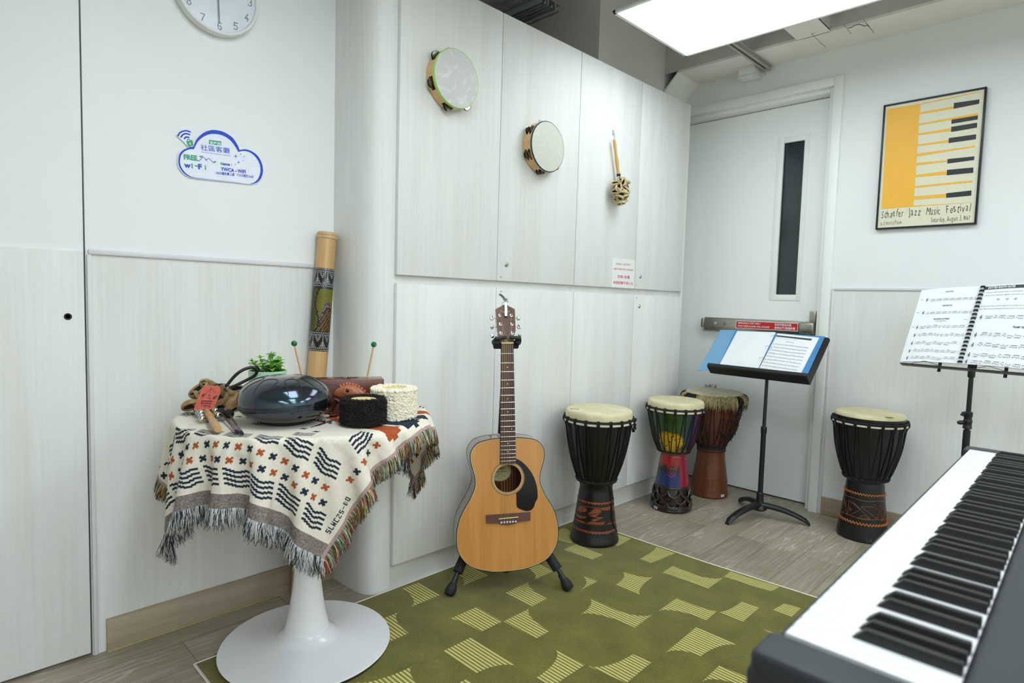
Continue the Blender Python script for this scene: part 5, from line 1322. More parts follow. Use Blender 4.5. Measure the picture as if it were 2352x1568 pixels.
# ---- plant in a mint pot
pc_ = at_dist(615, 849, 2.0)
pl = thing('potted_plant', 'small leafy green plant in a mint green pot behind the steel drum', 'plant', local((pc_.x, pc_.y, ZT)))
pr_ = .0555; PH = pc_.z-ZT-.001
MB().lathe([(pr_*.82, 0), (pr_*.86, .003), (pr_, PH-.004), (pr_, PH-.001), (pr_-.003, PH), (pr_-.005, PH-.002), (pr_-.006, PH-.02), (.0001, PH-.02)], 64).build('pot', mat('mint_ceramic', srgb(184, 226, 190), .35, var=.01, coat=.2), pl)
so_ = MB(); so_.lathe([(pr_-.006, PH-.013), (.02, PH-.009), (.0001, PH-.008)], 32); so_.build('soil', mat('dark_soil', srgb(48, 42, 30), .9, var=.4, vs=200), pl)
lf = MB(); sm_ = MB(); r5 = random.Random(8)
def leaf(mb, p, d, L_, w_, mi):
    d = d.normalized(); s_ = d.cross(Vector((0, 0, 1)))
    if s_.length < .05: s_ = Vector((1, 0, 0))
    s_.normalize(); n = s_.cross(d); vs = []
    for i in range(7):
        t_ = i/6; c = p+d*L_*t_+n*(L_*.16*math.sin(t_*2.6)-.10*L_*t_*t_); ww = w_*math.sin(math.pi*min(1, t_**.75))*.5+.0001
        vs += [c-s_*ww+n*ww*.28, c, c+s_*ww+n*ww*.28]
    mb.add(vs, [(3*i+j, 3*i+3+j, 3*i+4+j, 3*i+1+j) for i in range(6) for j in (0, 1)], mi)
for k in range(13):
    a = r5.uniform(0, 6.28); q = r5.uniform(.003, .03); base = Vector((q*math.cos(a), q*math.sin(a), PH-.013)); lean = Vector((math.cos(a), math.sin(a), 0))*r5.uniform(.05, .95)+Vector((0, 0, 1))
    L_ = r5.uniform(.03, .062); tip = base+lean.normalized()*L_; sm_.tube([base, (base+tip)/2+Vector((0, 0, .002)), tip], [.0013, .0011, .0008], 5)
    for lev in range(4):
        pp_ = base+(tip-base)*(.34+.22*lev); a2 = a+lev*1.57+r5.uniform(-.3, .3)
        for sg in (0, math.pi):
            dd = Vector((math.cos(a2+sg), math.sin(a2+sg), r5.uniform(.0, .55)-(.15 if lev == 0 else 0))); leaf(lf, pp_, dd, r5.uniform(.024, .034)*(1.05-.14*lev), r5.uniform(.019, .026)*(1.05-.14*lev), r5.choice((0, 0, 1, 1, 2)))
    leaf(lf, tip, lean+Vector((.3, 0, .3)), .014, .008, 1)
for k in range(30):
    a = r5.uniform(0, 6.28); leaf(lf, Vector((.035*math.cos(a), .035*math.sin(a), PH-.006)), Vector((math.cos(a), math.sin(a), r5.uniform(-.1, .4))), .022, .011, 2)
lf.build('leaves', [mat('leaf_green', srgb(112, 178, 62), .42, var=.2, vs=70), mat('leaf_light', srgb(154, 208, 88), .42, var=.2, vs=70), mat('leaf_dark', srgb(74, 134, 46), .45, var=.2, vs=70)], pl, ang=0)
sm_.build('stems', mat('stem_green', srgb(92, 112, 52), .6), pl)

# ---- bunch of big seed pods with a black loop handle
sh = thing('seed_pod_shaker', 'bunch of big brown seed pods with a black loop handle on the table', 'shaker', I4)
M_SHELL = mat('brown_shell', srgb(150, 122, 80), .6, var=.5, vs=45, bump=.6, bs=120)
def zz(x, y): return 420+x/6.815, 780+y/6.817
def bigpod(x, y, h, L_, w_, ax, nz_):
    u, v = zz(x, y); p = at_dist(u, v, 1.945+h); 
    X = (VR*ax[0]+Vector((0, 0, 1))*ax[1]+VN*ax[2]).normalized(); Z = (VR*nz_[0]+Vector((0, 0, 1))*nz_[1]+VN*nz_[2]); Z = (Z-X*Z.dot(X)).normalized()
    m_ = MB(); m_.merge(pod(L_, w_, .55), frame(p, X, Z.cross(X), Z)); m_.build('pod', [M_SHELL, M_PODIN], sh)
for a in ((240, 780, .0, .062, .040, (.75, .6, 0), (-.55, .6, -.5)), (390, 690, .01, .046, .034, (.8, -.2, 0), (-.3, .75, -.5)), (480, 700, .02, .05, .034, (.9, -.3, 0), (.1, .9, .4)), (670, 790, .0, .062, .044, (.8, -.5, 0), (.45, .7, .4)), (610, 885, -.022, .056, .032, (.45, .85, 0), (-.6, .2, -.8)),
          (150, 1030, -.015, .060, .036, (.9, .25, .1), (-.2, -.7, -.6)), (600, 1040, -.02, .058, .040, (.6, .6, .2), (.35, -.45, -.8)), (770, 950, .0, .066, .042, (.75, .62, 0), (.1, .3, .9)), (830, 770, .02, .046, .036, (.9, .1, .2), (.4, .75, -.3)),
          (300, 940, .0, .058, .04, (.7, .3, .5), (.2, .8, .5)), (450, 860, .01, .06, .04, (.6, -.4, .4), (.1, .8, .5)), (820, 1060, -.005, .054, .034, (.8, .4, .3), (-.1, -.6, -.7)), (200, 905, -.005, .044, .030, (.3, -.9, .2), (-.8, .1, -.5)), (470, 1040, .0, .06, .036, (.8, 0, .5), (0, .9, .3)), (880, 900, .02, .05, .034, (.4, .9, 0), (.2, .2, .9))):
    bigpod(*a)
lp = MB(); pts = [at_dist(*zz(x, y), hd) for x, y, hd in ((640, 760, 1.93), (700, 700, 1.93), (790, 590, 1.93), (880, 510, 1.93), (980, 455, 1.935), (1080, 435, 1.94), (1140, 460, 1.945), (1155, 510, 1.95), (1110, 570, 1.955), (1000, 630, 1.955), (880, 690, 1.95), (780, 740, 1.95), (700, 790, 1.95))]
lp.tube(arcpts(pts, 6), .0046, 12); lp.build('loop_handle', M_BLACK, sh)
cd_ = MB()
for pts in (((470, 750), (475, 715), (560, 700), (610, 690)), ((560, 720), (600, 690), (700, 700), (760, 780)), ((640, 770), (690, 800), (680, 860))):
    cd_.tube([at_dist(*zz(x, y), 1.915) for x, y in pts], .0018, 6)
cd_.build('cords', M_BLACK, sh)
# ---- red tag leaning on the pods
tg_t = thing('swing_tag', 'red paper tag with dark writing leaning on the seed pods', 'tag', I4)
B0, B1 = at_dist(*zz(172, 1092), 1.885), at_dist(*zz(475, 1092), 1.875)
dir_ = (B1-B0); dir_.z = 0; dir_.normalize(); nn = Vector((-dir_.y, dir_.x, 0)); 
if nn.dot(VN) < 0: nn = -nn
pn = (Vector((0, 0, 1))*.28-nn*.96).normalized()          # face of the tag
def G(x, y, o=0): return on_plane(*zz(x, y), B0+pn*o, pn)
tgm = MB(); tgm.plate([G(*p) for p in ((168, 1090), (300, 770), (325, 735), (370, 716), (440, 716), (530, 720), (575, 745), (592, 790), (580, 850), (480, 1090))], pn, .0008, 0)
tgm.build('card', mottled('red_card', srgb(206, 92, 74), srgb(222, 124, 82), 25), tg_t)
ln = MB()
for P in (((300, 905), (310, 870), (335, 845)), ((300, 860), (340, 880)), ((400, 880), (420, 868)), ((395, 915), (420, 910), (430, 925)), ((475, 930), (500, 890), (540, 880)), ((480, 895), (520, 920)), ((285, 985), (450, 1000)), ((360, 860), (350, 845)), ((290, 970), (300, 955), (460, 965))): ln.tube([G(x, y, .0012) for x, y in P], .0012, 4)
for P in (((440, 735), (430, 800), (420, 830)), ((440, 760), (480, 790), (500, 830)), ((430, 780), (390, 800), (370, 840))): ln.tube([G(x, y, .001) for x, y in P], .0005, 4)
a_, b2 = G(270, 1050, .0015), G(430, 1062, .0015); put_text(ln, 'Terre', a_, (b2-a_), pn.cross((b2-a_).normalized()), .014, (b2-a_).length, 0)
ln.build('writing', mat('tag_ink', srgb(66, 34, 40), .7), tg_t)
# ---- jingle stick
jt_ = thing('jingle_stick', 'wooden jingle bell stick lying at the front left of the table', 'bells', I4)
h0, h1 = on_z(*zz(545, 1400), ZT+.0125), on_z(*zz(345, 1075), ZT+.0150); dv = h1-h0; Lj = dv.length
hs = MB(); hs.lathe([(.0001, 0), (.0075, .0004), (.0092, .0025), (.0098, .01), (.0100, Lj*.34), (.0088, Lj*.42), (.0072, Lj*.5), (.0108, Lj*.56), (.0100, Lj*.62), (.0086, Lj*.72), (.0072, Lj*.9), (.006, Lj), (.0001, Lj+.001)], 24, 0, z_to(h0, h1))
hs.build('handle', M_STICK, jt_)
dh = dv.normalized(); sx = Vector((dh.y, -dh.x, 0)).normalized()
if sx.dot(VR) < 0: sx = -sx
for k, (q, sd, up) in enumerate(((.62, -1, 0), (.62, 1, 0), (.66, -1, .9), (.82, -1, -.2), (.82, 1, .2), (.94, -1, .6), (.97, -1, -.1), (.97, 1, .4), (1.03, 1, -.2), (.74, 1, -.5), (.55, -1, -.4))):
    c = h0+dv*q+sx*sd*.0205+Vector((0, 0, up*.008)); c.z = max(c.z, ZT+.0095)
    bl = MB(); fr_ = frame(c, sx*sd, dh, (sx*sd).cross(dh)); bl.ball((0, 0, 0), .0095, 0, 18, 12, M=fr_); bl.tube([Vector(c)+dh*math.cos(a)*.0097+sx*math.sin(a)*.0097 for a in np.linspace(0, 2*math.pi, 20, endpoint=False)], .0005, 4, 0, closed=True)
    bl.tube([Vector(c)+sx*sd*math.cos(a)*.0096+Vector((0, 0, 1))*math.sin(a)*.0096 for a in np.linspace(-1, 1, 9)], .0006, 4, 1); bl.build('bell', [M_NICKEL, M_GAP], jt_)
# ---- two black headed beaters
M_PURPLE = mat_grain('purple_heart_stick', srgb(62, 40, 42), srgb(84, 56, 58), srgb(98, 68, 74), 'X', .4)
for lab_, hx, tx, off in (('black headed beater with a dark stick, nearer the bell stick', (590, 1140), (850, 1445), 0), ('black headed beater with a dark stick, nearer the steel drum', (725, 1160), (925, 1462), 0)):
    a_, b2 = on_z(*zz(*hx), ZT+.0135), on_z(*zz(*tx), ZT+.0045)
    t = thing('beater', lab_, 'mallet', I4, 'black headed beaters'); d = b2-a_
    s_ = MB(); s_.ball(tuple(a_), .0132, 0, 24, 14, sc=(1, 1, .98)); s_.build('rubber_head', M_RUBBER, t)
    s_ = MB(); s_.cyl(a_, b2, .0026, n=12); s_.build('stick', M_PURPLE, t)
    s_ = MB()
    for q in (.70, .76, .82, .88): s_.cyl(a_+d*q, a_+d*(q+.045), .0036, n=12)
    s_.build('ribbed_grip', mat('mauve_grip', srgb(120, 96, 124), .3), t) if 'mauve_grip' not in bpy.data.materials else s_.build('ribbed_grip', bpy.data.materials['mauve_grip'], t)
    s_ = MB(); s_.cyl(a_+d*.94, a_+d*1.03, .004, n=12, bev=.001); s_.build('end_cap', M_RUBBER, t)

# ================================================================== RAIN STICK and red ball behind the table
top = on_y(752, 537, 2.041)
bot = Vector((on_y(690, 1315, 2.029).x, 2.029, 0.0))
rs_ = .0335
d = (top-bot).normalized(); Lr_ = (top-bot).length
rt = thing('rain_stick', 'tall bamboo rain stick with dotted black, yellow and red painting leaning in the corner', 'rain stick', z_to(bot+Vector((0, -.0, .004)), top, roll=(0, 1, 0)))
mi_ = rt.matrix_world.inverted(); rt_e = mi_ @ EYEP
vw = math.atan2(rt_e.y, rt_e.x)              # direction of the room seen from the stick
lat_a = mi_.to_3x3() @ CX; sgn = 1 if (math.cos(vw)*lat_a.y-math.sin(vw)*lat_a.x) > 0 else -1
st_ = MB(); st_.lathe([(rs_*.9, 0), (rs_, .002)]+[(rs_*(1+.004*math.sin(q*9)), q*Lr_) for q in np.linspace(.01, .985, 24)]+[(rs_*1.0, Lr_*.999)], 48); st_.build('bamboo_tube', mat_grain('varnished_bamboo', srgb(186, 140, 84), srgb(204, 160, 104), srgb(214, 174, 120), 'Z', .3, sc=1.5, coat=.4), rt)
cp_ = MB(); cp_.lathe([(rs_+.0005, Lr_-.024), (rs_+.003, Lr_-.022), (rs_+.003, Lr_-.014), (rs_+.0012, Lr_-.012), (rs_+.0028, Lr_-.01), (rs_+.0028, Lr_-.003), (rs_, Lr_), (.0001, Lr_+.001)], 48); cp_.build('end_binding', mat_grain('pale_rattan', srgb(196, 160, 116), srgb(212, 178, 134), srgb(222, 190, 150), 'Z', .4), rt)
def sz(y):        # height along the stick of a row in the close view (x about the axis)
    x = 283-(y-115)*(.0845); u, v = 680+x/3.917, 500+y/3.92
    o = EYEP; dd = ray(u, v); nrm = (dd-d*dd.dot(d)).normalized(); w0 = o-bot; a = dd.dot(dd); b2 = dd.dot(d); c2 = 1.0; dd0 = dd.dot(w0); e0 = d.dot(w0); tt = (a*e0-b2*dd0)/(a*c2-b2*b2); return tt
z_a, z_b, z_c, z_d = sz(470), sz(637), sz(1033), sz(1207)
pb_ = MB(); pb_.lathe([(rs_+.0003, z_d), (rs_+.0006, z_d+.001), (rs_+.0006, z_a-.001), (rs_+.0003, z_a)], 96, cap=False); pb_.build('painted_band', mat('black_paint', srgb(24, 22, 22), .35, coat=.3), rt)
dots = MB()
def sp(t_, z, o=.0007): a = vw+sgn*t_; return Vector(((rs_+o)*math.cos(a), (rs_+o)*math.sin(a), z))
def dot(t_, z, r, mi, el=1.0, sk=0.0):
    P = []
    for k in range(7):
        q = 2*math.pi*k/7; P.append(sp(t_+(r*math.cos(q)+sk*r*el*math.sin(q))/rs_, z+r*el*math.sin(q), .0009))
    dots.add(P+[sp(t_, z, .0016)], [(k, (k+1) % 7, 7) for k in range(7)], mi); dots.add(P+[sp(t_, z, .0016)], [((k+1) % 7, k, 7) for k in range(7)], mi)
for z0, z1 in ((z_b, z_a), (z_d, z_c)):
    H = z1-z0; n = 34
    for k in range(n):
        t_ = 2*math.pi*k/n
        for z in (z0+.004, z0+.011, z1-.004, z1-.011): dot(t_+(.09 if z in (z0+.011, z1-.011) else 0), z, .0021, 0)
    nl = 6
    for k in range(nl):
        c = 2*math.pi*k/nl+.35
        for j in range(11): dot(c, z0+.016+j*(H-.032)/10, .0016, 0)
        for lv in range(4):
            wv = .32-.085*lv
            for e_ in (-1, 1):
                for m_ in range(3):
                    dot(c+e_*wv*(m_+1)/3, z0+.016+lv*.0055, .0015, 0)
                    dot(c+math.pi/nl+e_*wv*(m_+1)/3, z1-.016-lv*.0055, .0015, 0)
r6 = random.Random(2); H = z_b-z_c; HT = z_b-z_c
def arch(z_): return None
NZ = int(H/.0052)
for iz in range(NZ):
    z = z_c+.004+iz*(H-.008)/NZ; tz = (z-z_c)/H
    for k in range(38):
        t_ = -math.pi+2*math.pi*(k+.5*(iz % 2))/38
        # an arched figure on the side facing the room, right of centre
        hh = .66-abs((t_-.62)/.9)**2.4*.66 if abs(t_-.62) < .95 else -1
        if tz < hh-.02:
            dpt = hh-tz
            mi = 2 if dpt < .05 else 0 if dpt < .10 else (None if dpt < .15 else (1, 2, 3, None)[(iz//2+k) % 4])
            if mi is not None: dot(t_, z, .0019, mi)
        elif tz < hh+.03: dot(t_, z, .002, 4)
        elif abs(t_-(-.5+.25*math.sin(tz*7))) < .09: pass
        else: dot(t_, z, .0021, 1 if (tz > .55 and t_ > -.3) or abs(t_+.25) < .3 else 5, 1.15, .5)
dots.build('painted_dots', [mat('dot_white', srgb(236, 234, 226), .5), mat('dot_yellow', srgb(204, 200, 40), .5), mat('dot_red', srgb(206, 82, 54), .5), mat('dot_orange', srgb(232, 160, 40), .5), mat('dot_grey', srgb(176, 172, 176), .5), mat('dot_olive', srgb(134, 140, 48), .5)], rt)

rbp = on_z(745, 1330, 0)
rb = thing('red_pot', 'glossy red rounded pot low behind the white table foot', 'pot', T(.99, 1.91, 0))
MB().lathe([(.028, 0), (.03, .003), (.018, .02), (.014, .08), (.02, .108), (.04, .118), (.06, .134), (.073, .16), (.078, .19), (.078, .30), (.075, .305), (.0001, .305)], 64).build('body', mat('red_gloss', srgb(140, 18, 30), .25, coat=.4), rb)
MB().lathe([(.0785, .275), (.080, .28), (.080, .30), (.078, .307), (.0001, .308)], 64).build('lid', bpy.data.materials['red_gloss'], rb)
# ================================================================== GUITAR
GB = at_dist(1168, 1312, 2.17); _n = Vector((-.548, -.836, 0)).normalized(); _t = .07
gU = Vector((0, 0, math.cos(_t)))-_n*math.sin(_t); gN = _n*math.cos(_t)+Vector((0, 0, math.sin(_t))); gX = gU.cross(gN)
GM = frame(GB, gX, gU, gN) @ RZ(R(1.2))
gt = thing('acoustic_guitar', 'natural spruce top acoustic guitar with black pickguard resting on a floor stand', 'guitar', GM)
k_ = .378e-3
OUT = [(1450, 5), (1449, 70), (1444, 150), (1430, 210), (1400, 315), (1360, 390), (1300, 447), (1220, 491), (1150, 507), (1060, 509), (1000, 504), (900, 480), (800, 435), (720, 385), (660, 357), (600, 332), (540, 323), (480, 329), (420, 345), (360, 363), (300, 371), (240, 366), (180, 332), (140, 280), (115, 165), (110, 80), (109, 5)]
ys = .492/(1450-109)
half = [((b*.3765e-3), (1450-a)*ys) for a, b in OUT]
sm_r = [tuple(p[:2]) for p in arcpts([Vector((x, y, 0)) for x, y in half], 5)]
outline = sm_r+[(-x, y) for x, y in reversed(sm_r)]
DEP = .098
SHY, SHR = (1450-517)*ys, .051          # sound hole
M_SPRUCE = mat_grain('honey_spruce', srgb(196, 132, 66), srgb(209, 147, 80), srgb(214, 156, 90), 'Y', .22, sc=1.6, bump=.01, coat=.6)
M_BINDING = mat('black_binding', srgb(22, 22, 22), .3); M_CREAMB = mat('cream_binding', srgb(206, 206, 178), .4)
M_SIDES = mat_grain('mahogany_sides', srgb(92, 54, 38), srgb(112, 68, 48), srgb(126, 78, 56), 'X', .18, sc=1.4, coat=.8)
M_ROSE = mat_grain('dark_rosewood', srgb(62, 38, 32), srgb(84, 54, 46), srgb(98, 66, 56), 'Y', .45, sc=2)
# top plate with a round hole: annulus of quads from hole to outline
N = len(outline); b_ = MB()
hole = []
ang = [math.atan2(y-SHY, x) for x, y in outline]
hole = [(SHR*math.cos(a), SHY+SHR*math.sin(a)) for a in ang]
vs = [(x, y, 0) for x, y in outline]+[(x, y, 0) for x, y in hole]+[(x, y, -.004) for x, y in hole]
b_.add(vs, [(i, (i+1) % N, N+(i+1) % N, N+i) for i in range(N)], 0, None, False)
b_.add(vs, [(N+i, N+(i+1) % N, 2*N+(i+1) % N, 2*N+i) for i in range(N)], 0, None, True)
b_.build('soundboard', M_SPRUCE, gt, ang=50)
def orient(poly): return poly
sd_ = MB(); vs = [(x, y, -.0005) for x, y in outline]+[(x, y, -DEP) for x, y in outline]
sd_.add(vs, [(i, N+i, N+(i+1) % N, (i+1) % N) for i in range(N)]+[tuple(N+i for i in range(N))], 0)
sd_.build('back_and_sides', M_SIDES, gt, ang=50)
bd_ = MB()
def off(poly, d):
    out = []; n = len(poly)
    for i in range(n):
        a, c = Vector(poly[(i-1) % n]), Vector(poly[(i+1) % n]); t = (c-a)
        if t.length < 1e-7: out.append(poly[i]); continue
        t.normalize(); out.append((poly[i][0]+t.y*d, poly[i][1]-t.x*d))
    return out
def strip(mb, p0, z0, p1, z1, mi): mb.add([(x, y, z0) for x, y in p0]+[(x, y, z1) for x, y in p1], [(i, (i+1) % N, N+(i+1) % N, N+i) for i in range(N)], mi)
o0 = off(outline, .0004); o1 = off(outline, -.0022); o2 = off(outline, -.0032)
strip(bd_, o0, -.006, o0, .0002, 0); strip(bd_, o0, .0002, o1, .0004, 0); strip(bd_, o1, .0004, o2, .0004, 1); strip(bd_, o2, .0004, o2, -.001, 1)
strip(bd_, o0, -DEP+.006, o0, -DEP-.0004, 0); strip(bd_, o0, -DEP-.0004, o1, -DEP-.0004, 0)
bd_.build('binding', [M_BINDING, M_CREAMB], gt, ang=60)
ro = MB()
for r0, r1, mi in ((.0535, .0548, 1), (.0548, .0562, 0), (.0562, .0574, 1), (.0605, .0612, 2), (.0618, .0626, 2)):
    ro.lathe([(r0, .0003), (r0, .0006), (r1, .0006), (r1, .0003)], 96, mi, T(0, SHY, 0), cap=False)
ro.build('rosette', [M_BINDING, M_CREAMB, mat('rosette_grey', srgb(120, 100, 72), .4)], gt)
# label seen through the hole
lb = MB(); lz = -DEP+.002
lb.lathe([(.044, 0), (.044, .0005), (.0001, .0006)], 64, 0, T(-.012, SHY+.004, lz) @ Matrix.Diagonal((1, .8, 1, 1)))
lb.lathe([(.0405, .0006), (.0405, .0008), (.0415, .0008), (.0415, .0006)], 64, 1, T(-.012, SHY+.004, lz) @ Matrix.Diagonal((1, .8, 1, 1)), cap=False)
for s_, y, h, w_ in (('Fender', .012, .017, .046), ('CLASSIC DESIGN', .001, .0065, .052), ('SERIAL', -.008, .004, .02), ('MODEL  CC-60S', -.016, .0045, .048), ('NAT', -.024, .004, .02)):
    put_text(lb, s_, (-.012, SHY+.002+y, lz+.0012), (1, 0, 0), (0, 1, 0), h, w_, 1, .01, 'c')
lb.build('sound_hole_label', [mat('label_cream', srgb(226, 216, 158), .7), M_INK], gt)
# pickguard
pgp = [((x-553)*.3765e-3, (1450-y)*ys) for x, y in ((628, 320), (665, 335), (715, 375), (770, 440), (815, 520), (842, 610), (851, 690), (848, 735), (832, 762), (822, 785), (810, 820), (785, 845), (745, 855), (700, 842), (660, 822), (640, 800), (637, 740), (635, 655))]
arc_in = [(.0635*math.cos(a), SHY+.0635*math.sin(a)) for a in np.linspace(math.atan2((517-655), (635-553)), math.atan2(517-365, 628-553)+.05, 12)]
pgs = [tuple(p[:2]) for p in arcpts([Vector((*p, 0)) for p in pgp], 4)]
pg = MB(); pg.prism(pgs+arc_in, .0003, .0016, 0); pg.build('pickguard', mat('black_pickguard', srgb(20, 20, 22), .22, coat=.3), gt)
# neck, fingerboard, frets, nut, strings
NUTY, SADY = .838, .195; SC = NUTY-SADY+.002; FBY = .398
def fw(y): return .0228+(.029-.0228)*(NUTY-y)/(NUTY-FBY)
fbz = .0065
nk = MB()
rings = []
for y in np.linspace(NUTY+.002, .47, 10):
    w_ = fw(y); dpt = .017+.004*(NUTY-y)/.37
    rings.append([(w_*math.cos(q), y, .001-dpt*math.sin(q)) for q in np.linspace(0, math.pi, 13)])
nk.loft(rings, 0); nk.box((0, .485, -.035), (.058, .03, .07), 0, bev=.006); nk.build('neck', M_SIDES, gt)
fb = MB(); fb.prism([(-fw(NUTY), NUTY), (fw(NUTY), NUTY), (fw(FBY), FBY), (-fw(FBY), FBY)], .0005, fbz, 0); 
fo = fb.build('fingerboard', M_ROSE, gt); edge = MB()
for s_ in (-1, 1): edge.add([(s_*(fw(NUTY)+.0006), NUTY, 0.0), (s_*(fw(FBY)+.0006), FBY, 0.0), (s_*(fw(FBY)+.0006), FBY, fbz-.0008), (s_*(fw(NUTY)+.0006), NUTY, fbz-.0008)], [(0, 1, 2, 3), (3, 2, 1, 0)], 0, None, False)
edge.build('fingerboard_edge', M_BINDING, fo)
for n in range(1, 21):
    y = NUTY-SC*(1-2**(-n/12))
    if y < FBY+.004: break
    fr = MB(); fr.tube([(-fw(y), y, fbz), (0, y, fbz+.0002), (fw(y), y, fbz)], .0011, 6); fr.build('fret', M_NICKEL, fo)
dt_ = MB()
for n in (3, 5, 7, 9, 12, 15, 17):
    y = NUTY-SC*(1-(2**(-(n-1)/12)+2**(-n/12))/2)
    for x in ((-.014, .014) if n == 12 else (0,)): dt_.lathe([(.0022, fbz), (.0022, fbz+.0003), (.0001, fbz+.0003)], 12, 0, T(x, y, 0))
dt_.build('position_dots', M_CREAMB, fo)
MB().box((0, NUTY+.0025, fbz-.001), (.0455, .005, .009), bev=.001).build('nut', mat('bone_nut', srgb(222, 218, 150), .4), gt)
# headstock
HT = .150
hsM = T(0, NUTY+.004, .003) @ RX(R(-14))
hp_ = [(-.0245, 0), (.0245, 0), (.0265, .02), (.0345, .045), (.0355, .09), (.0365, .128), (.018, .138), (0, HT-.006), (-.018, .138), (-.0365, .128), (-.0355, .09), (-.0345, .045), (-.0265, .02)]
hs_ = MB(); hs_.prism(hp_, -.013, .0005, 0, hsM); ho = hs_.build('headstock', mat_grain('polished_walnut', srgb(72, 42, 22), srgb(100, 60, 32), srgb(118, 74, 40), 'Y', .25, sc=2.5, coat=.5), gt)
lo_ = MB(); put_text(lo_, 'Fender', hsM @ Vector((-.018, .1135, .0009)), hsM.to_3x3() @ Vector((1, 0.03, 0)), hsM.to_3x3() @ Vector((0, 1, 0)), .0165, .037, 0, .0); lo_.build('logo', mat('gold_logo', srgb(160, 132, 70), .4, metal=.4), ho)
post = []
for sx in (-1, 1):
    for k, y in enumerate((.036, .070, .104)):
        tn = MB(); P = Vector((sx*.0215, y, 0)); post.append((sx, k, hsM @ Vector((sx*.0215, y, .007))))
        tn.lathe([(.0062, .0005), (.006, .0022), (.0045, .0026), (.003, .0028), (.0028, .0115), (.0022, .013), (.0001, .013)], 20, 0, hsM @ T(*P))
        tn.cyl(hsM @ Vector((sx*.026, y-.006, -.016)), hsM @ Vector((sx*.047, y-.006, -.016)), .0022, n=10)
        tn.box((0, 0, 0), (.013, .017, .0085), 0, hsM @ T(sx*.0515, y-.006, -.016) @ RX(rng.uniform(-.7, .7)), bev=.0035, seg=3); tn.box((sx*.024, y-.006, -.018), (.018, .02, .009), 0, hsM, bev=.002)
        tn.build('tuner', M_CHROME, gt)
strs = [(-1, 0), (-1, 1), (-1, 2), (1, 2), (1, 1), (1, 0)]
for i in range(6):
    xn = -.0175+.007*i; xs_ = -.0270+.0108*i; s_ = MB(); rad = (.00065, .00056, .00046, .0004, .00026, .00022)[i]
    pp_ = [p for a, b, p in post if (a, b) == strs[i]][0]
    s_.tube([(xs_, SADY-.012, .004), (xs_, SADY+.001, .0105), (xn, NUTY+.002, fbz+.0042), pp_], rad, 6, 0)
    s_.build('string', mat('bronze_string', srgb(206, 176, 118), .3, metal=.8) if 'bronze_string' not in bpy.data.materials and i < 4 else bpy.data.materials['bronze_string'] if i < 4 else M_NICKEL, gt)
# bridge
bp_ = [(-.0825, .214), (.0825, .214), (.0828, .185), (.045, .183), (.022, .1765), (0, .174), (-.022, .1765), (-.045, .183), (-.0828, .185)]
br_ = MB(); br_.prism(bp_, .0002, .0075, 0); bo_ = br_.build('bridge', mat_grain('bridge_rosewood', srgb(80, 50, 44), srgb(98, 64, 56), srgb(112, 76, 66), 'X', .45, sc=2), gt)
sa = MB(); sa.box((0, SADY+.0045, .0088), (.074, .003, .0045), 0, T(0, SADY, 0) @ RZ(R(1.6)) @ T(0, -SADY, 0), bev=.0008); sa.build('saddle', bpy.data.materials['bone_nut'], bo_)
for i in range(6):
    pn_ = MB(); pn_.lathe([(.0028, 0), (.0036, .001), (.0034, .0026), (.0014, .0036), (.0001, .0036)], 16, 0, T(-.027+.0108*i, SADY-.0105, .0075)); pn_.lathe([(.0011, .0036), (.0011, .0039), (.0001, .0039)], 8, 1, T(-.027+.0108*i, SADY-.0105, .0075)); pn_.build('bridge_pin', [M_WHITE, M_INK], bo_)
stp = MB(); stp.lathe([(.006, 0), (.0035, .003), (.0035, .007), (.0068, .010), (.007, .013), (.004, .0145), (.0001, .0148)], 20, 0, frame((-.062, .4915, -.012), (1, 0, 0), (0, 0, -1), (0, 1, 0))); stp.build('strap_button', M_NICKEL, gt)
stp = MB(); stp.lathe([(.006, 0), (.0035, .003), (.0035, .007), (.0068, .010), (.007, .013), (.0001, .0148)], 20, 0, frame((0, .001, -.05), (1, 0, 0), (0, 0, 1), (0, -1, 0))); stp.build('strap_button', M_NICKEL, gt)

# ---- capo clipped to the headstock
cm = GM @ hsM
ca_ = thing('capo', 'silver spring capo clamped on the top of the guitar headstock', 'capo', cm)
M_SATIN = mat('satin_aluminium', srgb(206, 208, 212), .22, metal=1)
c_ = MB()
def bar(pts, w_, th):
    rings = []; n = len(pts)
    for i, p in enumerate(pts):
        p = Vector(p); t = (Vector(pts[min(n-1, i+1)])-Vector(pts[max(0, i-1)])).normalized(); x = Vector((1, 0, 0)); x = (x-t*x.dot(t)).normalized(); y = t.cross(x); rings.append([p+x*a*w_/2+y*b*th/2 for a, b in ((-1, -1), (1, -1), (1, 1), (-1, 1))])
    c_.loft(rings, 0)
bar(arcpts([(.000, .100, .0045), (.001, .125, .0055), (.001, .150, .0065), (-.0015, .163, .004), (-.0065, .175, -.001), (-.013, .184, -.006), (-.018, .1885, -.009)], 4), .0095, .0042); c_.build('upper_arm', M_SATIN, ca_, ang=35)
c_ = MB(); bar([(.002, .105, -.0165), (.003, .13, -.0185), (.003, .152, -.018), (.006, .165, -.014), (.009, .173, -.016)], .011, .005); c_.lathe([(.0075, -.012), (.0085, -.010), (.0085, .010), (.0075, .012), (.0001, .012)], 24, 0, T(.001, .148, -.009) @ RY(R(90))); c_.build('lower_arm', M_CHROME, ca_, ang=50)
c_ = MB(); c_.box((0, .103, .0013), (.012, .016, .0016), bev=.0006); c_.build('rubber_pad', M_RUBBER, ca_)

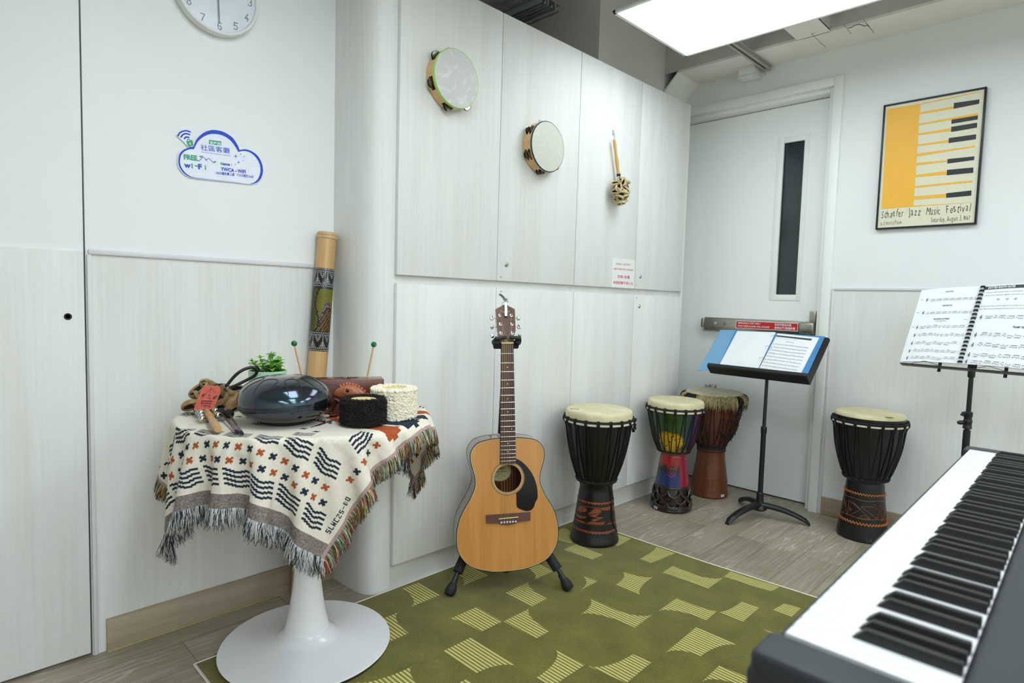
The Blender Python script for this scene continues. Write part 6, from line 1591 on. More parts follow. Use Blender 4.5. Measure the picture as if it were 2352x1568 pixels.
# ---- floor stand
FL, FR = Vector((1.362, 1.643, .0082)), Vector((1.725, 1.375, .0082))
gs_ = thing('guitar_stand', 'black folding tripod guitar stand holding the acoustic guitar', 'guitar stand', I4)
hub = GM @ Vector((0, .29, -DEP-.115)); nkp = GM @ Vector((0, NUTY-.012, -.036))
rear = Vector((hub.x, hub.y, 0))+Vector((.10, .16, 0))*.55; rear.z = .0195; rear.y = min(rear.y, 1.79)
def gleg(foot):
    p0 = foot+Vector((0, 0, .012)); d_ = (hub-p0); L_ = d_.length; d_ = d_/L_; l = MB()
    l.cyl(p0+d_*.02, hub, .0085, n=14, mi=0); l.build('leg', M_BLACKM, gs_)
    s_ = MB(); s_.cyl(p0+d_*.078, p0+d_*.215, .0185, n=20, mi=0, bev=.002); s_.build('foam_sleeve', M_RUBBER, gs_)
    f = MB(); f.lathe([(.006, 0), (.0155, .001), (.0195, .008), (.0205, .022), (.017, .036), (.0115, .046), (.0105, .062), (.009, .066)], 24, 0, z_to(foot+d_*.0-Vector((0, 0, -.0045)), hub)); f.build('rubber_foot', M_RUBBER, gs_)
gleg(FL); gleg(FR)
l = MB(); l.cyl(rear, hub, .0085, n=14); l.lathe([(.006, 0), (.014, .001), (.016, .012), (.010, .04)], 20, 0, z_to(rear-Vector((0, 0, .011)), hub)); l.build('leg', M_BLACKM, gs_)
h_ = MB(); h_.lathe([(.02, -.03), (.026, -.025), (.026, .025), (.02, .03)], 24, 0, z_to(hub, nkp)); h_.build('hub', M_BLACK, gs_)
cr_ = MB()
for sx in (-1, 1):
    b0 = GM @ Vector((sx*.03, .20, -DEP-.07)); b1 = GM @ Vector((sx*.08, .03, -DEP-.012)); b2 = GM @ Vector((sx*.105, .005, .022))
    cr_.tube([hub, b0, b1], .008, 10)
cr_.build('cradle_arm', M_BLACKM, gs_)
kb = MB(); kb.cyl(GM @ Vector((0, -.018, -.045)), GM @ Vector((0, .0, -.045)), .0135, n=16, bev=.002); kb.cyl(GM @ Vector((0, -.01, -.045)), hub, .008, n=10); kb.build('height_knob', M_BLACK, gs_)
up = MB(); up.cyl(hub, nkp, .0095, n=16); up.build('upright', M_BLACKM, gs_)
yk = MB(); ym = GM @ T(0, NUTY-.006, 0)
yk.tube([ym @ Vector(p) for p in ((-.040, .018, .012), (-.043, .012, -.008), (-.036, .004, -.034), (0, -.002, -.042), (.036, .004, -.034), (.043, .012, -.008), (.040, .018, .012))], [.012, .013, .013, .014, .013, .013, .012], 14)
yk.box((0, .002, -.02), (.095, .03, .024), 0, ym, bev=.006); yk.build('neck_yoke', M_RUBBER, gs_)
for sx in (-1, 1):
    g_ = MB(); m_ = ym @ T(sx*.036, .026, .021) @ RZ(sx*-.12)
    g_.box((-sx*.009, 0, 0), (.044, .0125, .0075), 0, m_, bev=.0035, seg=3); g_.lathe([(.004, .003), (.004, .0042), (.0001, .0045)], 16, 0, m_ @ T(sx*.006, 0, 0)); g_.cyl(m_ @ Vector((sx*.006, -.0, -.02)), m_ @ Vector((sx*.006, 0, 0)), .006, n=12); g_.build('locking_gate', M_BLACK, gs_)
# ================================================================== MUSIC ON PAPER
def staff(mb, o, xd, yd, w, sp_, seed, low=False, dens=1.0, clef=True, mi=0):
    """one line of music: five rules, a clef and groups of beamed notes, in a page frame (o = left of the lowest rule)"""
    rr = random.Random(seed); xd = Vector(xd).normalized(); yd = Vector(yd).normalized(); n = xd.cross(yd)
    def q(x, y): return Vector(o)+xd*x+yd*y+n*.0004
    def rect(x0, y0, x1, y1, sk=0): mb.add([q(x0, y0), q(x1, y0+sk), q(x1, y1+sk), q(x0, y1)], [(0, 1, 2, 3)], mi, None, False)
    for k in range(5): mb.add([q(0, k*sp_), q(w, k*sp_), q(w, k*sp_+.00012), q(0, k*sp_+.00012)], [(0, 1, 2, 3)], 1, None, False)
    if clef:
        P = [(.004, -.7), (.0052, -1.2), (.0062, -.4), (.0052, 4.6), (.0064, 5.6), (.0068, 4.4), (.0035, 2.4), (.004, .9), (.007, .7), (.0078, 1.9), (.0058, 2.3), (.0048, 1.4)]
        mb.tube([q(x*sp_/.0017, y*sp_) for x, y in P], .00042*sp_/.0017, 4, mi)
    x = .0165*sp_/.0017; st = sp_*2.05
    while x < w-st*2:
        g = rr.choice((4, 4, 2, 3)); g = min(g, int((w-x)/st)); y0 = rr.uniform(0, 3.2)*sp_ if not low else -.9*sp_; up = (y0 < 2*sp_) if not low else True; xs_ = []
        for k in range(g):
            y = y0+rr.choice((-.5, 0, .5, 1))*sp_*(0 if low else 1); xs_.append((x, y))
            P = [q(x+.62*sp_*math.cos(a)*1.05, y+.45*sp_*math.sin(a)+.15*sp_*math.cos(a)) for a in np.linspace(0, 2*math.pi, 8, endpoint=False)]; mb.add(P, [tuple(range(8))], mi, None, False); x += st
        top = max(y for _, y in xs_)+3*sp_ if up else min(y for _, y in xs_)-3*sp_
        for (xx, y) in xs_:
            sx_ = xx+(.55*sp_ if up else -.55*sp_); rect(sx_-.00013, min(y, top), sx_+.00013, max(y, top))
        if g > 1: rect(xs_[0][0]+(.55*sp_ if up else -.55*sp_), top-(.55*sp_ if up else 0), xs_[-1][0]+(.55*sp_ if up else -.55*sp_), top+(0 if up else .55*sp_))
        x += st*.55
        if rr.random() < .4: rect(x-.3*st, 0, x-.3*st+.0002, 4*sp_); x += st*.3
    rect(w-.0003, 0, w, 4*sp_)

M_NOTE = mat('printed_notes', srgb(64, 66, 72), .7)
# ================================================================== ORCHESTRA STAND WITH RING BINDER
A0 = Vector((3.087, 1.241, 0))
ms = thing('music_stand', 'black orchestra music stand in front of the white door', 'music stand', T(*A0))
zdk = .725
Lb, Rb = on_z(1632, 855, zdk), on_z(1861, 882, zdk); bd = (Rb-Lb).normalized()          # lower edge, viewer left to right
slope = (Vector((.212, 0, .214))-bd*Vector((.212, 0, .214)).dot(bd)).normalized(); dn_ = bd.cross(slope)
DW, DH = (Rb-Lb).length, .305
DM = frame((Lb+Rb)/2, bd, slope, dn_)                  # desk frame: x to the right, y up the desk, z towards the reader
DMl = T(*A0).inverted() @ DM
def rrect(w, h, r, y0=0, n=6):
    P = []
    for cx_, cy_, a0 in ((w/2-r, y0+r*.0+0, None), ):
        pass
    P = [(-w/2, y0), (w/2, y0)]
    P += [(w/2-r+r*math.cos(a), y0+h-r+r*math.sin(a)) for a in np.linspace(0, math.pi/2, n)]+[(-w/2+r+r*math.cos(a), y0+h-r+r*math.sin(a)) for a in np.linspace(math.pi/2, math.pi, n)]
    return P
dk = MB(); dk.prism(rrect(DW, DH, .022), -.0030, 0, 0, DMl); dk.box((0, DH*.82, .0), (DW*.98, .004, .0015), 0, DMl); dk.box((0, DH*.74, .0), (DW*.98, .004, .0015), 0, DMl)
dk.build('desk', M_BLACKM, ms)
LED = .052
lg = MB(); prof = [(-.0028, -.0028), (LED, -.0028), (LED+.0045, .001), (LED+.0075, .016), (LED+.005, .018), (LED+.002, .004), (LED-.002, .0), (-.0028, 0)]
rings = [[(x, b_, a_) for a_, b_ in prof] for x in (-DW/2, -DW/2+.002, DW/2-.002, DW/2)]
lg.loft(rings, 0, DMl); lg.build('ledge', M_BLACKM, ms, ang=30)
gm = MB(); gm.box((0, DH*.5, -.006), (.05, .12, .008), 0, DMl, bev=.002); tc = DMl @ Vector((0, DH*.46, -.016)); gm.cyl(DMl @ Vector((-.03, DH*.46, -.02)), DMl @ Vector((.03, DH*.46, -.02)), .013, n=20, bev=.002); gm.build('tilt_bracket', M_BLACKM, ms)
sh_ = MB(); sh_.cyl((0, 0, .10), (0, 0, .45), .0125, n=24); sh_.cyl((0, 0, .45), (tc.x*.6, tc.y*.6, tc.z-.012), .0085, n=20); sh_.cyl((tc.x*.6, tc.y*.6, tc.z-.012), (tc.x, tc.y, tc.z), .0085, n=20); sh_.cyl((0, 0, .44), (0, 0, .475), .0145, n=24, bev=.002); sh_.build('shaft', M_BLACKM, ms)
cl = MB(); cl.lathe([(.0001, .04), (.03, .042), (.036, .05), (.034, .062), (.022, .075), (.018, .085), (.0175, .13), (.014, .134)], 32); cl.build('collar', M_BLACKM, ms)
feet = [on_z(1670, 1205, 0), on_z(1860, 1208, 0)]
f3 = A0*2-(feet[0]+feet[1])/2; v3 = (f3-A0).normalized()
fdirs = [(f-A0) for f in feet]; fl_ = sum(f.length for f in fdirs)/2
fdirs.append(-(fdirs[0].normalized()+fdirs[1].normalized()).normalized()*fl_)
fdirs = [Vector((f.x, f.y, 0)) for f in fdirs]
for f in fdirs:
    L_ = f.length; fd = f.normalized(); sd_ = Vector((-fd.y, fd.x, 0)); lgm = MB(); rings = []
    for i in range(13):
        t_ = i/12; c = fd*(L_*t_*.985+.004); zc = .056*(1-t_**2.2)+.0135; wd = .025*(1-.2*t_); ht = .0155*(1-.2*t_)
        if i == 12: zc = .0075; ht = .007; wd *= .7
        rings.append([c+sd_*wd*math.cos(q)*.9+Vector((0, 0, zc+ht*math.sin(q))) for q in np.linspace(0, 2*math.pi, 14, endpoint=False)])
    lgm.loft(rings, 0); lgm.build('leg', M_BLACKM, ms)

# ring binder lying open on the desk
def DK(u, v, o=.004): return on_plane(u, v, DM @ Vector((0, 0, o)), dn_)
def dz(x, y): return 1600+x/6.918, 740+y/6.918
M_BINDER = mat('blue_plastic_cover', srgb(78, 138, 194), .3, var=.02)
m, nt, b = new_mat('clear_blue_sleeve'); b.inputs['Base Color'].default_value = srgb(132, 182, 220); b.inputs['Roughness'].default_value = .25; b.inputs['Alpha'].default_value = .8
M_SLEEVE = m
rbn = thing('ring_binder', 'open blue ring binder with a blank and a music page on the orchestra stand', 'binder', I4)
cv = MB(); cv.plate([DK(*dz(*p), .002) for p in ((620, 128), (2042, 228), (1730, 905), (330, 730))], dn_, .0016, 0); cv.build('back_cover', M_BINDER, rbn)
cv = MB(); cv.plate([DK(*dz(*p), .0024) for p in ((378, 118), (652, 132), (305, 730), (20, 772))], dn_, .001, 0); cv.build('front_flap', M_SLEEVE, rbn)
flp = MB(); cen_ = [DK(*dz(*p), .0038) for p in ((20+60, 772-30), (150, 560), (300, 430), (380, 470), (450, 515), (330, 720), (205, 790))]; flp.plate(cen_, dn_, .0003, 0); flp.build('pocket', M_SLEEVE, rbn)
pgL = MB(); LQ = [DK(*dz(*p), .0042) for p in ((650, 147), (1258, 165), (962, 772), (358, 700))]; pgL.plate(LQ, dn_, .004, 0); pgL.build('paper_stack', M_PAPER, rbn)
RQ = [DK(*dz(*p), .0042) for p in ((1288, 182), (1950, 250), (1640, 850), (985, 762))]
pgR = MB(); pgR.plate(RQ, dn_, .003, 0)
def RP(s_, t_): a = RQ[0].lerp(RQ[1], s_); c = RQ[3].lerp(RQ[2], s_); return a.lerp(c, t_)+dn_*.0032
xd = (RQ[1]-RQ[0]).normalized(); ydd = (RQ[0]-RQ[3]).normalized(); PW = (RQ[1]-RQ[0]).length
pgR.plate([RP(.0, .05), RP(.86, .05), RP(.86, .098), RP(.0, .088)], dn_, .0001, 1)
for k, (t_, ww) in enumerate(((.118, .50), (.128, .5))): pass
put_text(pgR, 'Slurs are used to join notes of the same family smoothly together', RP(.02, .135), xd, ydd, .0042, PW*.5, 2, 0)
put_text(pgR, 'AMERICAN PATROL', RP(.30, .21), xd, ydd, .0075, PW*.2, 1, .0)
for k in range(9):
    t_ = .30+.083*k; staff(pgR, RP(.02, t_), xd, ydd, PW*.86, .0013, 40+k, dens=1, mi=1)
pgR.build('music_page', [M_PAPER, M_NOTE, M_GREYINK], rbn)
rgm = MB()
for (x0, y0, x1, y1) in ((1095, 400, 1190, 415), (1005, 575, 1090, 598), (1000+190, 230, 1285, 240)):
    a, c = DK(*dz(x0, y0), .008), DK(*dz(x1, y1), .008); m2 = (a+c)/2
    rgm.tube([a+(c-a)*(.5-.5*math.cos(q))+dn_*.015*math.sin(q) for q in np.linspace(0, math.pi, 12)], .0011, 6)
rgm.tube([DK(*dz(1235, 200), .003), DK(*dz(975, 765), .003)], .0022, 6); rgm.build('ring_mechanism', M_NICKEL, rbn)

# ================================================================== FOLDING STAND WITH SPIRAL MUSIC BOOK
def depth(u, v, zc): return EYEP+CX*((u-1176)/F_PX*zc)+CY*((v-784)/F_PX*zc)+CF*zc
P0 = depth(2072.5, 832, 2.57); P1 = on_z(2352, 855.5, P0.z); bb = (P1-P0).normalized()
pole = on_z(2231, 847, P0.z); B3 = Vector((pole.x+.012, pole.y, 0))
fs_ = thing('folding_music_stand', 'black folding music stand behind the far end of the keyboard', 'music stand', T(*B3))
Mi = T(*B3).inverted()
BL = .47; up_ = (Vector((.1055, -.038, .304))); up_ = (up_-bb*up_.dot(bb)); up_.normalize(); nb = bb.cross(up_)
if nb.dot(EYEP-P0) < 0: nb = -nb
bar_ = MB(); fm = frame(Mi @ P0, bb, up_, nb)
bar_.box((BL/2, -.006, -.004), (BL, .012, .007), 0, fm, bev=.002); bar_.box((BL/2, -.011, .012), (BL, .003, .034), 0, fm, bev=.001); bar_.build('shelf_bar', M_BLACKM, fs_)
ar = MB()
for x0, x1 in ((.02, BL*.5), (BL-.02, BL*.5)):
    ar.box(((x0+x1)/2, .13, -.026), (.012, .30, .003), 0, fm @ T(0, 0, 0), bev=.001)
ar.box((BL/2, .10, -.030), (.03, .2, .004), 0, fm, bev=.001); ar.build('back_arm', M_BLACKM, fs_)
wi = MB()
for x in (.09, .30): wi.tube([fm @ Vector(p) for p in ((x-.05, -.004, .016), (x-.008, .007, .022), (x+.0, .007, .022), (x+.05, -.006, .016), (x+.10, -.010, .014))], .0011, 5)
wi.build('page_clip_wire', M_BLACKM, fs_)
zj = P0.z-.012; cz = 1.08-.0
za, zb2 = on_x(2222, 950, B3.x).z, on_x(2219, 990, B3.x).z
pl_ = MB(); pl_.cyl((0, 0, zb2), (0, 0, P0.z-.01), .0085, n=20); pl_.lathe([(.011, P0.z-.034), (.0125, P0.z-.03), (.0125, P0.z-.01)], 20); pl_.build('inner_pole', M_BLACKM, fs_)
pl_ = MB(); pl_.cyl((0, 0, .06), (0, 0, zb2+.005), .0125, n=20); pl_.build('outer_pole', M_BLACKM, fs_)
zk = on_x(2220, 963, B3.x).z
co_ = MB(); co_.lathe([(.0135, zk-.036), (.0155, zk-.034), (.0155, zk-.028), (.0142, zk-.026), (.0142, zk-.012), (.0155, zk-.01), (.0155, zk-.004), (.0135, zk), (.0135, zk+.012), (.015, zk+.014), (.015, zk+.03), (.010, zk+.032)], 24)
co_.build('clamp_collar', M_BLACK, fs_)
rt_v = Vector((CX.x, CX.y, 0)).normalized()
kn_ = MB(); kn_.ball((0, 0, 0), .016, 0, 14, 8, M=frame(-rt_v*.026+Vector((0, 0, zk-.012)), rt_v, Vector((-rt_v.y, rt_v.x, 0)), (0, 0, 1)), sc=(1, .45, .55)); kn_.tube([Vector((0, 0, zk+.024))-rt_v*.01, Vector((0, 0, zk+.026))-rt_v*.022, Vector((0, 0, zk+.02))-rt_v*.026, Vector((0, 0, zk+.016))-rt_v*.014], .0055, 8); kn_.build('wing_knob', M_BLACK, fs_)
for a in (60, 180, 300):
    d_ = Vector((math.cos(R(a)), math.sin(R(a)), 0)); l_ = MB(); l_.cyl((0, 0, .30), d_*.27+Vector((0, 0, .012)), .007, n=10); l_.cyl(d_*.135+Vector((0, 0, .155)), (0, 0, .08), .005, n=8); l_.lathe([(.007, 0), (.011, .001), (.011, .02), (.007, .024)], 14, 0, z_to(d_*.275+Vector((0, 0, .001)), (0, 0, .30))); l_.build('leg', M_BLACKM, fs_)
hbm = MB(); hbm.lathe([(.013, .28), (.018, .285), (.018, .32), (.013, .325)], 20); hbm.build('leg_hub', M_BLACK, fs_)

# the book: two page blocks meeting at a plastic comb
bk = thing('spiral_music_book', 'open comb bound music book on the folding stand by the right wall', 'book', I4)
def BP(u, v): return on_plane(u, v, P0+nb*.008, nb)          # the plane the book leans on
BL0, TL0, Cb, Ct, Rb_, Rt_ = BP(2067, 830), BP(2117, 666), BP(2204, 835), BP(2259, 656.5), BP(2368, 850), BP(2420, 648)
def page(name, a, b2, c, d, parent):      # a=TL b=TR c=BR d=BL
    n_ = (b2-a).cross(a-d).normalized(); n_ = n_ if n_.dot(EYEP-a) > 0 else -n_
    return n_
nL = page('l', TL0, Ct, Cb, BL0, bk); nR = page('r', Ct, Rt_, Rb_, Cb, bk)
def block(a, b2, c, d, n_, rows=14, cols=16, bow=.012):
    mb = MB(); V_ = []
    for i in range(rows+1):
        for j in range(cols+1):
            s_, t_ = j/cols, i/rows; V_.append(a.lerp(b2, s_).lerp(d.lerp(c, s_), t_)+n_*bow*math.sin(math.pi*s_)*(.6+.4*t_))
    W_ = cols+1; F_ = [(i*W_+j, i*W_+j+1, (i+1)*W_+j+1, (i+1)*W_+j) for i in range(rows) for j in range(cols)]
    mb.add(V_, F_, 0); mb.add([p-n_*.006 for p in V_], [tuple(reversed(f)) for f in F_], 0)
    k_ = len(V_); 
    rim = [j for j in range(W_)]+[i*W_+cols for i in range(1, rows+1)]+[rows*W_+j for j in range(cols-1, -1, -1)]+[i*W_ for i in range(rows-1, 0, -1)]
    mb.add(V_+[p-n_*.006 for p in V_], [(rim[i], rim[(i+1) % len(rim)], k_+rim[(i+1) % len(rim)], k_+rim[i]) for i in range(len(rim))], 0, None, False)
    return mb
def onpg(Q4, n_, s_, t_, bow=.012, o=.0006):
    a, b2, c, d = Q4; return a.lerp(b2, s_).lerp(d.lerp(c, s_), t_)+n_*(bow*math.sin(math.pi*s_)*(.6+.4*t_)+o)
def warp(mb, src, Q4, n_, w, h):
    """bend flat print laid out in a w x h page onto the bowed page"""
    for f, mi in zip(src.f, src.m):
        P = [src.v[i] for i in f]; xs = [p[0] for p in P]
        if len(P) == 4 and max(xs)-min(xs) > w/14:          # long strips follow the bend in short steps
            n = int((max(xs)-min(xs))/(w/16))+1; lo_, hi_ = (P[0], P[3]), (P[1], P[2]); L_ = lambda a, b_, t: tuple(a[k]+(b_[k]-a[k])*t for k in range(3))
            for i in range(n): strip_ = [L_(lo_[0], hi_[0], i/n), L_(lo_[0], hi_[0], (i+1)/n), L_(lo_[1], hi_[1], (i+1)/n), L_(lo_[1], hi_[1], i/n)]; mb.add([onpg(Q4, n_, p[0]/w, 1-p[1]/h, o=.0005+p[2]) for p in strip_], [(0, 1, 2, 3)], 1+mi, None, False)
        else: mb.add([onpg(Q4, n_, p[0]/w, 1-p[1]/h, o=.0005+p[2]) for p in P], [tuple(range(len(P)))], 1+mi, None, False)
Lq = (TL0, Ct, Cb, BL0); Rq = (Ct, Rt_, Rb_, Cb); PWd = (Ct-TL0).length; PHt = (TL0-BL0).length
def ptxt(mb, s_, x, y, h, w=None, mi=0, b_=0, al='l'): put_text(mb, s_, (x, y, 0), (1, 0, 0), (0, 1, 0), h, w, mi, b_, al)
pL = MB(); w_, h_ = PWd, PHt
ptxt(pL, 'EXOTIC ROCK', w_*.50, h_*.935, .0088, w_*.13, 0, .02, 'c'); ptxt(pL, 'FREEDOM ROCK', w_*.53, h_*.745, .0088, w_*.16, 0, .02, 'c'); ptxt(pL, 'EINE KLEINE NACHTMUSIK', w_*.5, h_*.565, .0088, w_*.26, 0, .02, 'c'); ptxt(pL, '(A Little Night Music)', w_*.5, h_*.54, .0065, w_*.17, 0, .0, 'c'); ptxt(pL, 'Mozart', w_*.86, h_*.562, .005, w_*.05)
for k, (t_, lo_, ww, x0) in enumerate(((.835, True, .86, .12), (.655, True, .86, .12), (.455, False, .86, .09), (.345, False, .86, .09), (.235, False, .84, .085), (.13, False, .86, .085), (.035, False, .86, .08))):
    staff(pL, (w_*x0, h_*t_, 0), (1, 0, 0), (0, 1, 0), w_*ww, .0023, 70+k, low=lo_)
for x, y, s_ in ((.05, .85, '13'), (.05, .67, '14'), (.04, .47, '15')): ptxt(pL, s_, w_*x, h_*y, .007, None, 0, .01)
bL = block(*Lq, nL); warp(bL, pL, Lq, nL, w_, h_); bL.build('left_pages', [M_PAPER, M_NOTE, M_GREYINK], bk)
pR = MB(); pR.add([(w_*.02, h_*.945, 0), (w_*1.0, h_*.945, 0), (w_*1.0, h_*.985, 0), (w_*.02, h_*.985, 0)], [(0, 1, 2, 3)], 0, None, False)
put_text(pR, 'DOTTED EIGHTH NOTES', (w_*.09, h_*.955, .0003), (1, 0, 0), (0, 1, 0), .011, w_*.40, 2, .03)
for y, s_ in ((.90, 'Like the other dotted notes you have played, the dot after an eighth note'), (.862, 'Since the dotted eighth receives only a part of a beat in')): ptxt(pR, s_, w_*.08, h_*y, .007, w_*.88, 1)
for x in (.27, .40, .52): ptxt(pR, '=', w_*x, h_*.79, .02, None, 0)
for k, x in enumerate((.68, .80, .94)): staff(pR, (w_*x, h_*.79, 0), (1, 0, 0), (0, 1, 0), w_*.1, .002, 5+k, clef=False)
for y, s_ in ((.725, 'An easy way to learn a dotted eighth note is to think of it as three tied sixteenth notes'), (.69, 'tally. Practice the following exercise until you can play the combination of notes')): ptxt(pR, s_, w_*.05, h_*y, .007, w_*.92, 1)
ptxt(pR, 'TRAMP TRAMP TRAMP', w_*.78, h_*.46, .0105, w_*.34, 0, .03, 'c')
for k, (t_, x0) in enumerate(((.575, .07), (.35, .07), (.225, .07), (.10, .06), (-.0+.012, .05))): staff(pR, (w_*x0, h_*t_, 0), (1, 0, 0), (0, 1, 0), w_*.93, .0027, 90+k)
ptxt(pR, '16', w_*.02, h_*.59, .007); ptxt(pR, '17', w_*.01, h_*.365, .007)
bR = block(*Rq, nR); warp(bR, pR, Rq, nR, w_, h_); bR.build('right_pages', [M_PAPER, M_NOTE, M_GREYINK, M_PAPER], bk)
cb_ = MB()
for k in range(20):
    t_ = .02+.96*k/19; c = Ct.lerp(Cb, t_); xd = (Rb_-BL0).normalized(); n_ = (nL+nR).normalized(); axx = (Ct-Cb).normalized()
    for i in range(9):
        q = -1.2+i*(math.pi+2.4-.3)/8
    P = [c-xd*.008*math.cos(q)+n_*(.003+.0075*math.sin(q)) for q in np.linspace(-.5, math.pi+.5, 12)]
    cb_.add([p+axx*s_*.0042 for p in P for s_ in (-1, 1)], [(2*i, 2*i+1, 2*i+3, 2*i+2) for i in range(11)]+[(2*i+2, 2*i+3, 2*i+1, 2*i) for i in range(11)], 0)
cb_.build('comb_binding', M_BLACK, bk)

# ================================================================== KEYBOARD
ZK = .745
K0, K1 = on_z(1803, 1450, ZK), on_z(2227, 1031, ZK); kd = (K1-K0).normalized(); kin = Vector((kd.y, -kd.x, 0))     # along the keys / toward the panel
if kin.y > 0: kin = -kin
kz = Vector((0, 0, 1)); KM = frame(K0, kd, kin, kz)
if KM.to_3x3().determinant() < 0: KM = frame(K0, kd, kin, kz)
kt = thing('digital_piano', 'black digital piano with full set of keys in the right foreground', 'keyboard', T(K0.x, K0.y, 0))
KL = T(K0.x, K0.y, 0).inverted() @ KM
PIT = (K1-K0).length/52; KLEN = .148
M_KEY = mat('white_key', srgb(240, 242, 238), .32, var=.004, coat=.2); M_BKEY = mat('black_key', srgb(20, 20, 21), .42, var=.05, coat=.0); M_KSIDE = mat('key_side', srgb(206, 198, 184), .6)
def keymesh():
    mb = MB(); w_ = PIT-.0011; prof = [(0, -.013), (0, -.0022), (.0006, -.0006), (.0022, 0), (KLEN, 0), (KLEN, -.013)]
    rings = []
    for x, ins in ((.0, .0012), (.0010, .0), (w_-.0010, .0), (w_, .0012)): rings.append([(x, y+(ins*.4 if i in (0, 1, 2) else 0), z-(ins*.5 if 1 <= i <= 4 else 0)) for i, (y, z) in enumerate(prof)])
    mb.loft(rings, 0); return mb
def bkeymesh():
    mb = MB(); w0, w1, L_ = .0112, .0094, .0925; hh = .0115
    P = lambda w, y, z: [(-w/2, y, z), (w/2, y, z)]
    rings = [[(-w0/2, 0, -.002), (w0/2, 0, -.002), (w0/2, L_, -.002), (-w0/2, L_, -.002)], [(-w0/2, .001, .001), (w0/2, .001, .001), (w0/2, L_, .001), (-w0/2, L_, .001)], [(-w1/2, .0095, hh-.0022), (w1/2, .0095, hh-.0022), (w1/2, L_, hh-.0022), (-w1/2, L_, hh-.0022)], [(-w1/2+.0012, .0125, hh), (w1/2-.0012, .0125, hh), (w1/2-.0012, L_, hh), (-w1/2+.0012, L_, hh)]]
    mb.loft(rings, 0); return mb
wk = keymesh().build('white_key', M_KEY, kt); wk.matrix_local = KL
bkx = bkeymesh(); first_b = None
for i in range(1, 52):
    o = wk.copy(); LINK(o); o.parent = kt; o.matrix_local = KL @ T(i*PIT, 0, 0)
names = 'CBAGFED'
for i in range(51):
    a, c = names[i % 7], names[(i+1) % 7]
    if (a, c) in (('C', 'B'), ('F', 'E')): continue
    sh_x = {'B': -.0012, 'A': 0, 'G': .0012, 'E': -.001, 'D': .001}.get(a, 0)
    M_ = KL @ T((i+1)*PIT+sh_x, KLEN-.0965, 0)
    if first_b is None: first_b = bkx.build('black_key', M_BKEY, kt); first_b.matrix_local = M_
    else: o = first_b.copy(); LINK(o); o.parent = kt; o.matrix_local = M_
W52 = PIT*52
M_KBODY = mat('black_keyboard_shell', srgb(44, 48, 52), .5, var=.03, vs=300, bump=.08, bs=2500)
bd = MB()
bd.box((W52/2, .145, -.055), (W52+.11, .325, .07), 0, KL, bev=.006)
bd.box((-.029, .07, -.018), (.054, .168, .034), 0, KL, bev=.007, seg=3); bd.box((W52+.029, .07, -.018), (.054, .168, .034), 0, KL, bev=.007, seg=3)
bd.box((W52/2, -.008, -.030), (W52+.1, .012, .022), 0, KL, bev=.003)
bd.build('case', M_KBODY, kt)
pn = MB(); pn.prism([(KLEN+.0006, -.02), (KLEN+.0006, .0035), (KLEN+.006, .0065), (.300, .016), (.306, .012), (.306, -.02)], -.054, W52+.054, 0, KL @ frame((0, 0, 0), (0, 1, 0), (0, 0, 1), (1, 0, 0))); pn.build('control_panel', M_KBODY, kt)
fe = MB(); fe.box((W52/2, KLEN-.001, -.006), (W52, .003, .014), 0, KL); fe.build('felt_strip', M_GAP, kt)
pr2 = MB()
for r_ in range(5):
    for c_ in range(9): pr2.box((.040+.0036*c_, .190+.0036*r_, .0095+.0003*r_), (.0016, .0016, .001), 0, KL @ T(0, 0, .0005))
pr2.build('speaker_dots', mat('grey_mark', srgb(96, 100, 104), .6), kt)
ks = thing('keyboard_stand', 'black crossed tube stand under the digital piano', 'keyboard stand', T(K0.x, K0.y, 0))
for x in (.22, W52-.22):
    for sg in (-1, 1):
        l_ = MB(); a, c = KL @ Vector((x, .13+sg*.17, -ZK+.028)), KL @ Vector((x, .13-sg*.15, -.098)); l_.cyl(a+Vector((0, 0, 0)), c, .016, n=16); l_.build('leg', M_BLACKM, ks)
for sg in (-1, 1):
    l_ = MB(); l_.cyl(KL @ Vector((.05, .13+sg*.17, -ZK+.028)), KL @ Vector((W52-.05, .13+sg*.17, -ZK+.028)), .018, n=16, bev=.003); l_.build('foot_bar', M_BLACKM, ks)
    l_ = MB(); l_.cyl(KL @ Vector((.1, .13+sg*.15, -.105)), KL @ Vector((W52-.1, .13+sg*.15, -.105)), .014, n=16); l_.build('support_bar', M_RUBBER, ks)
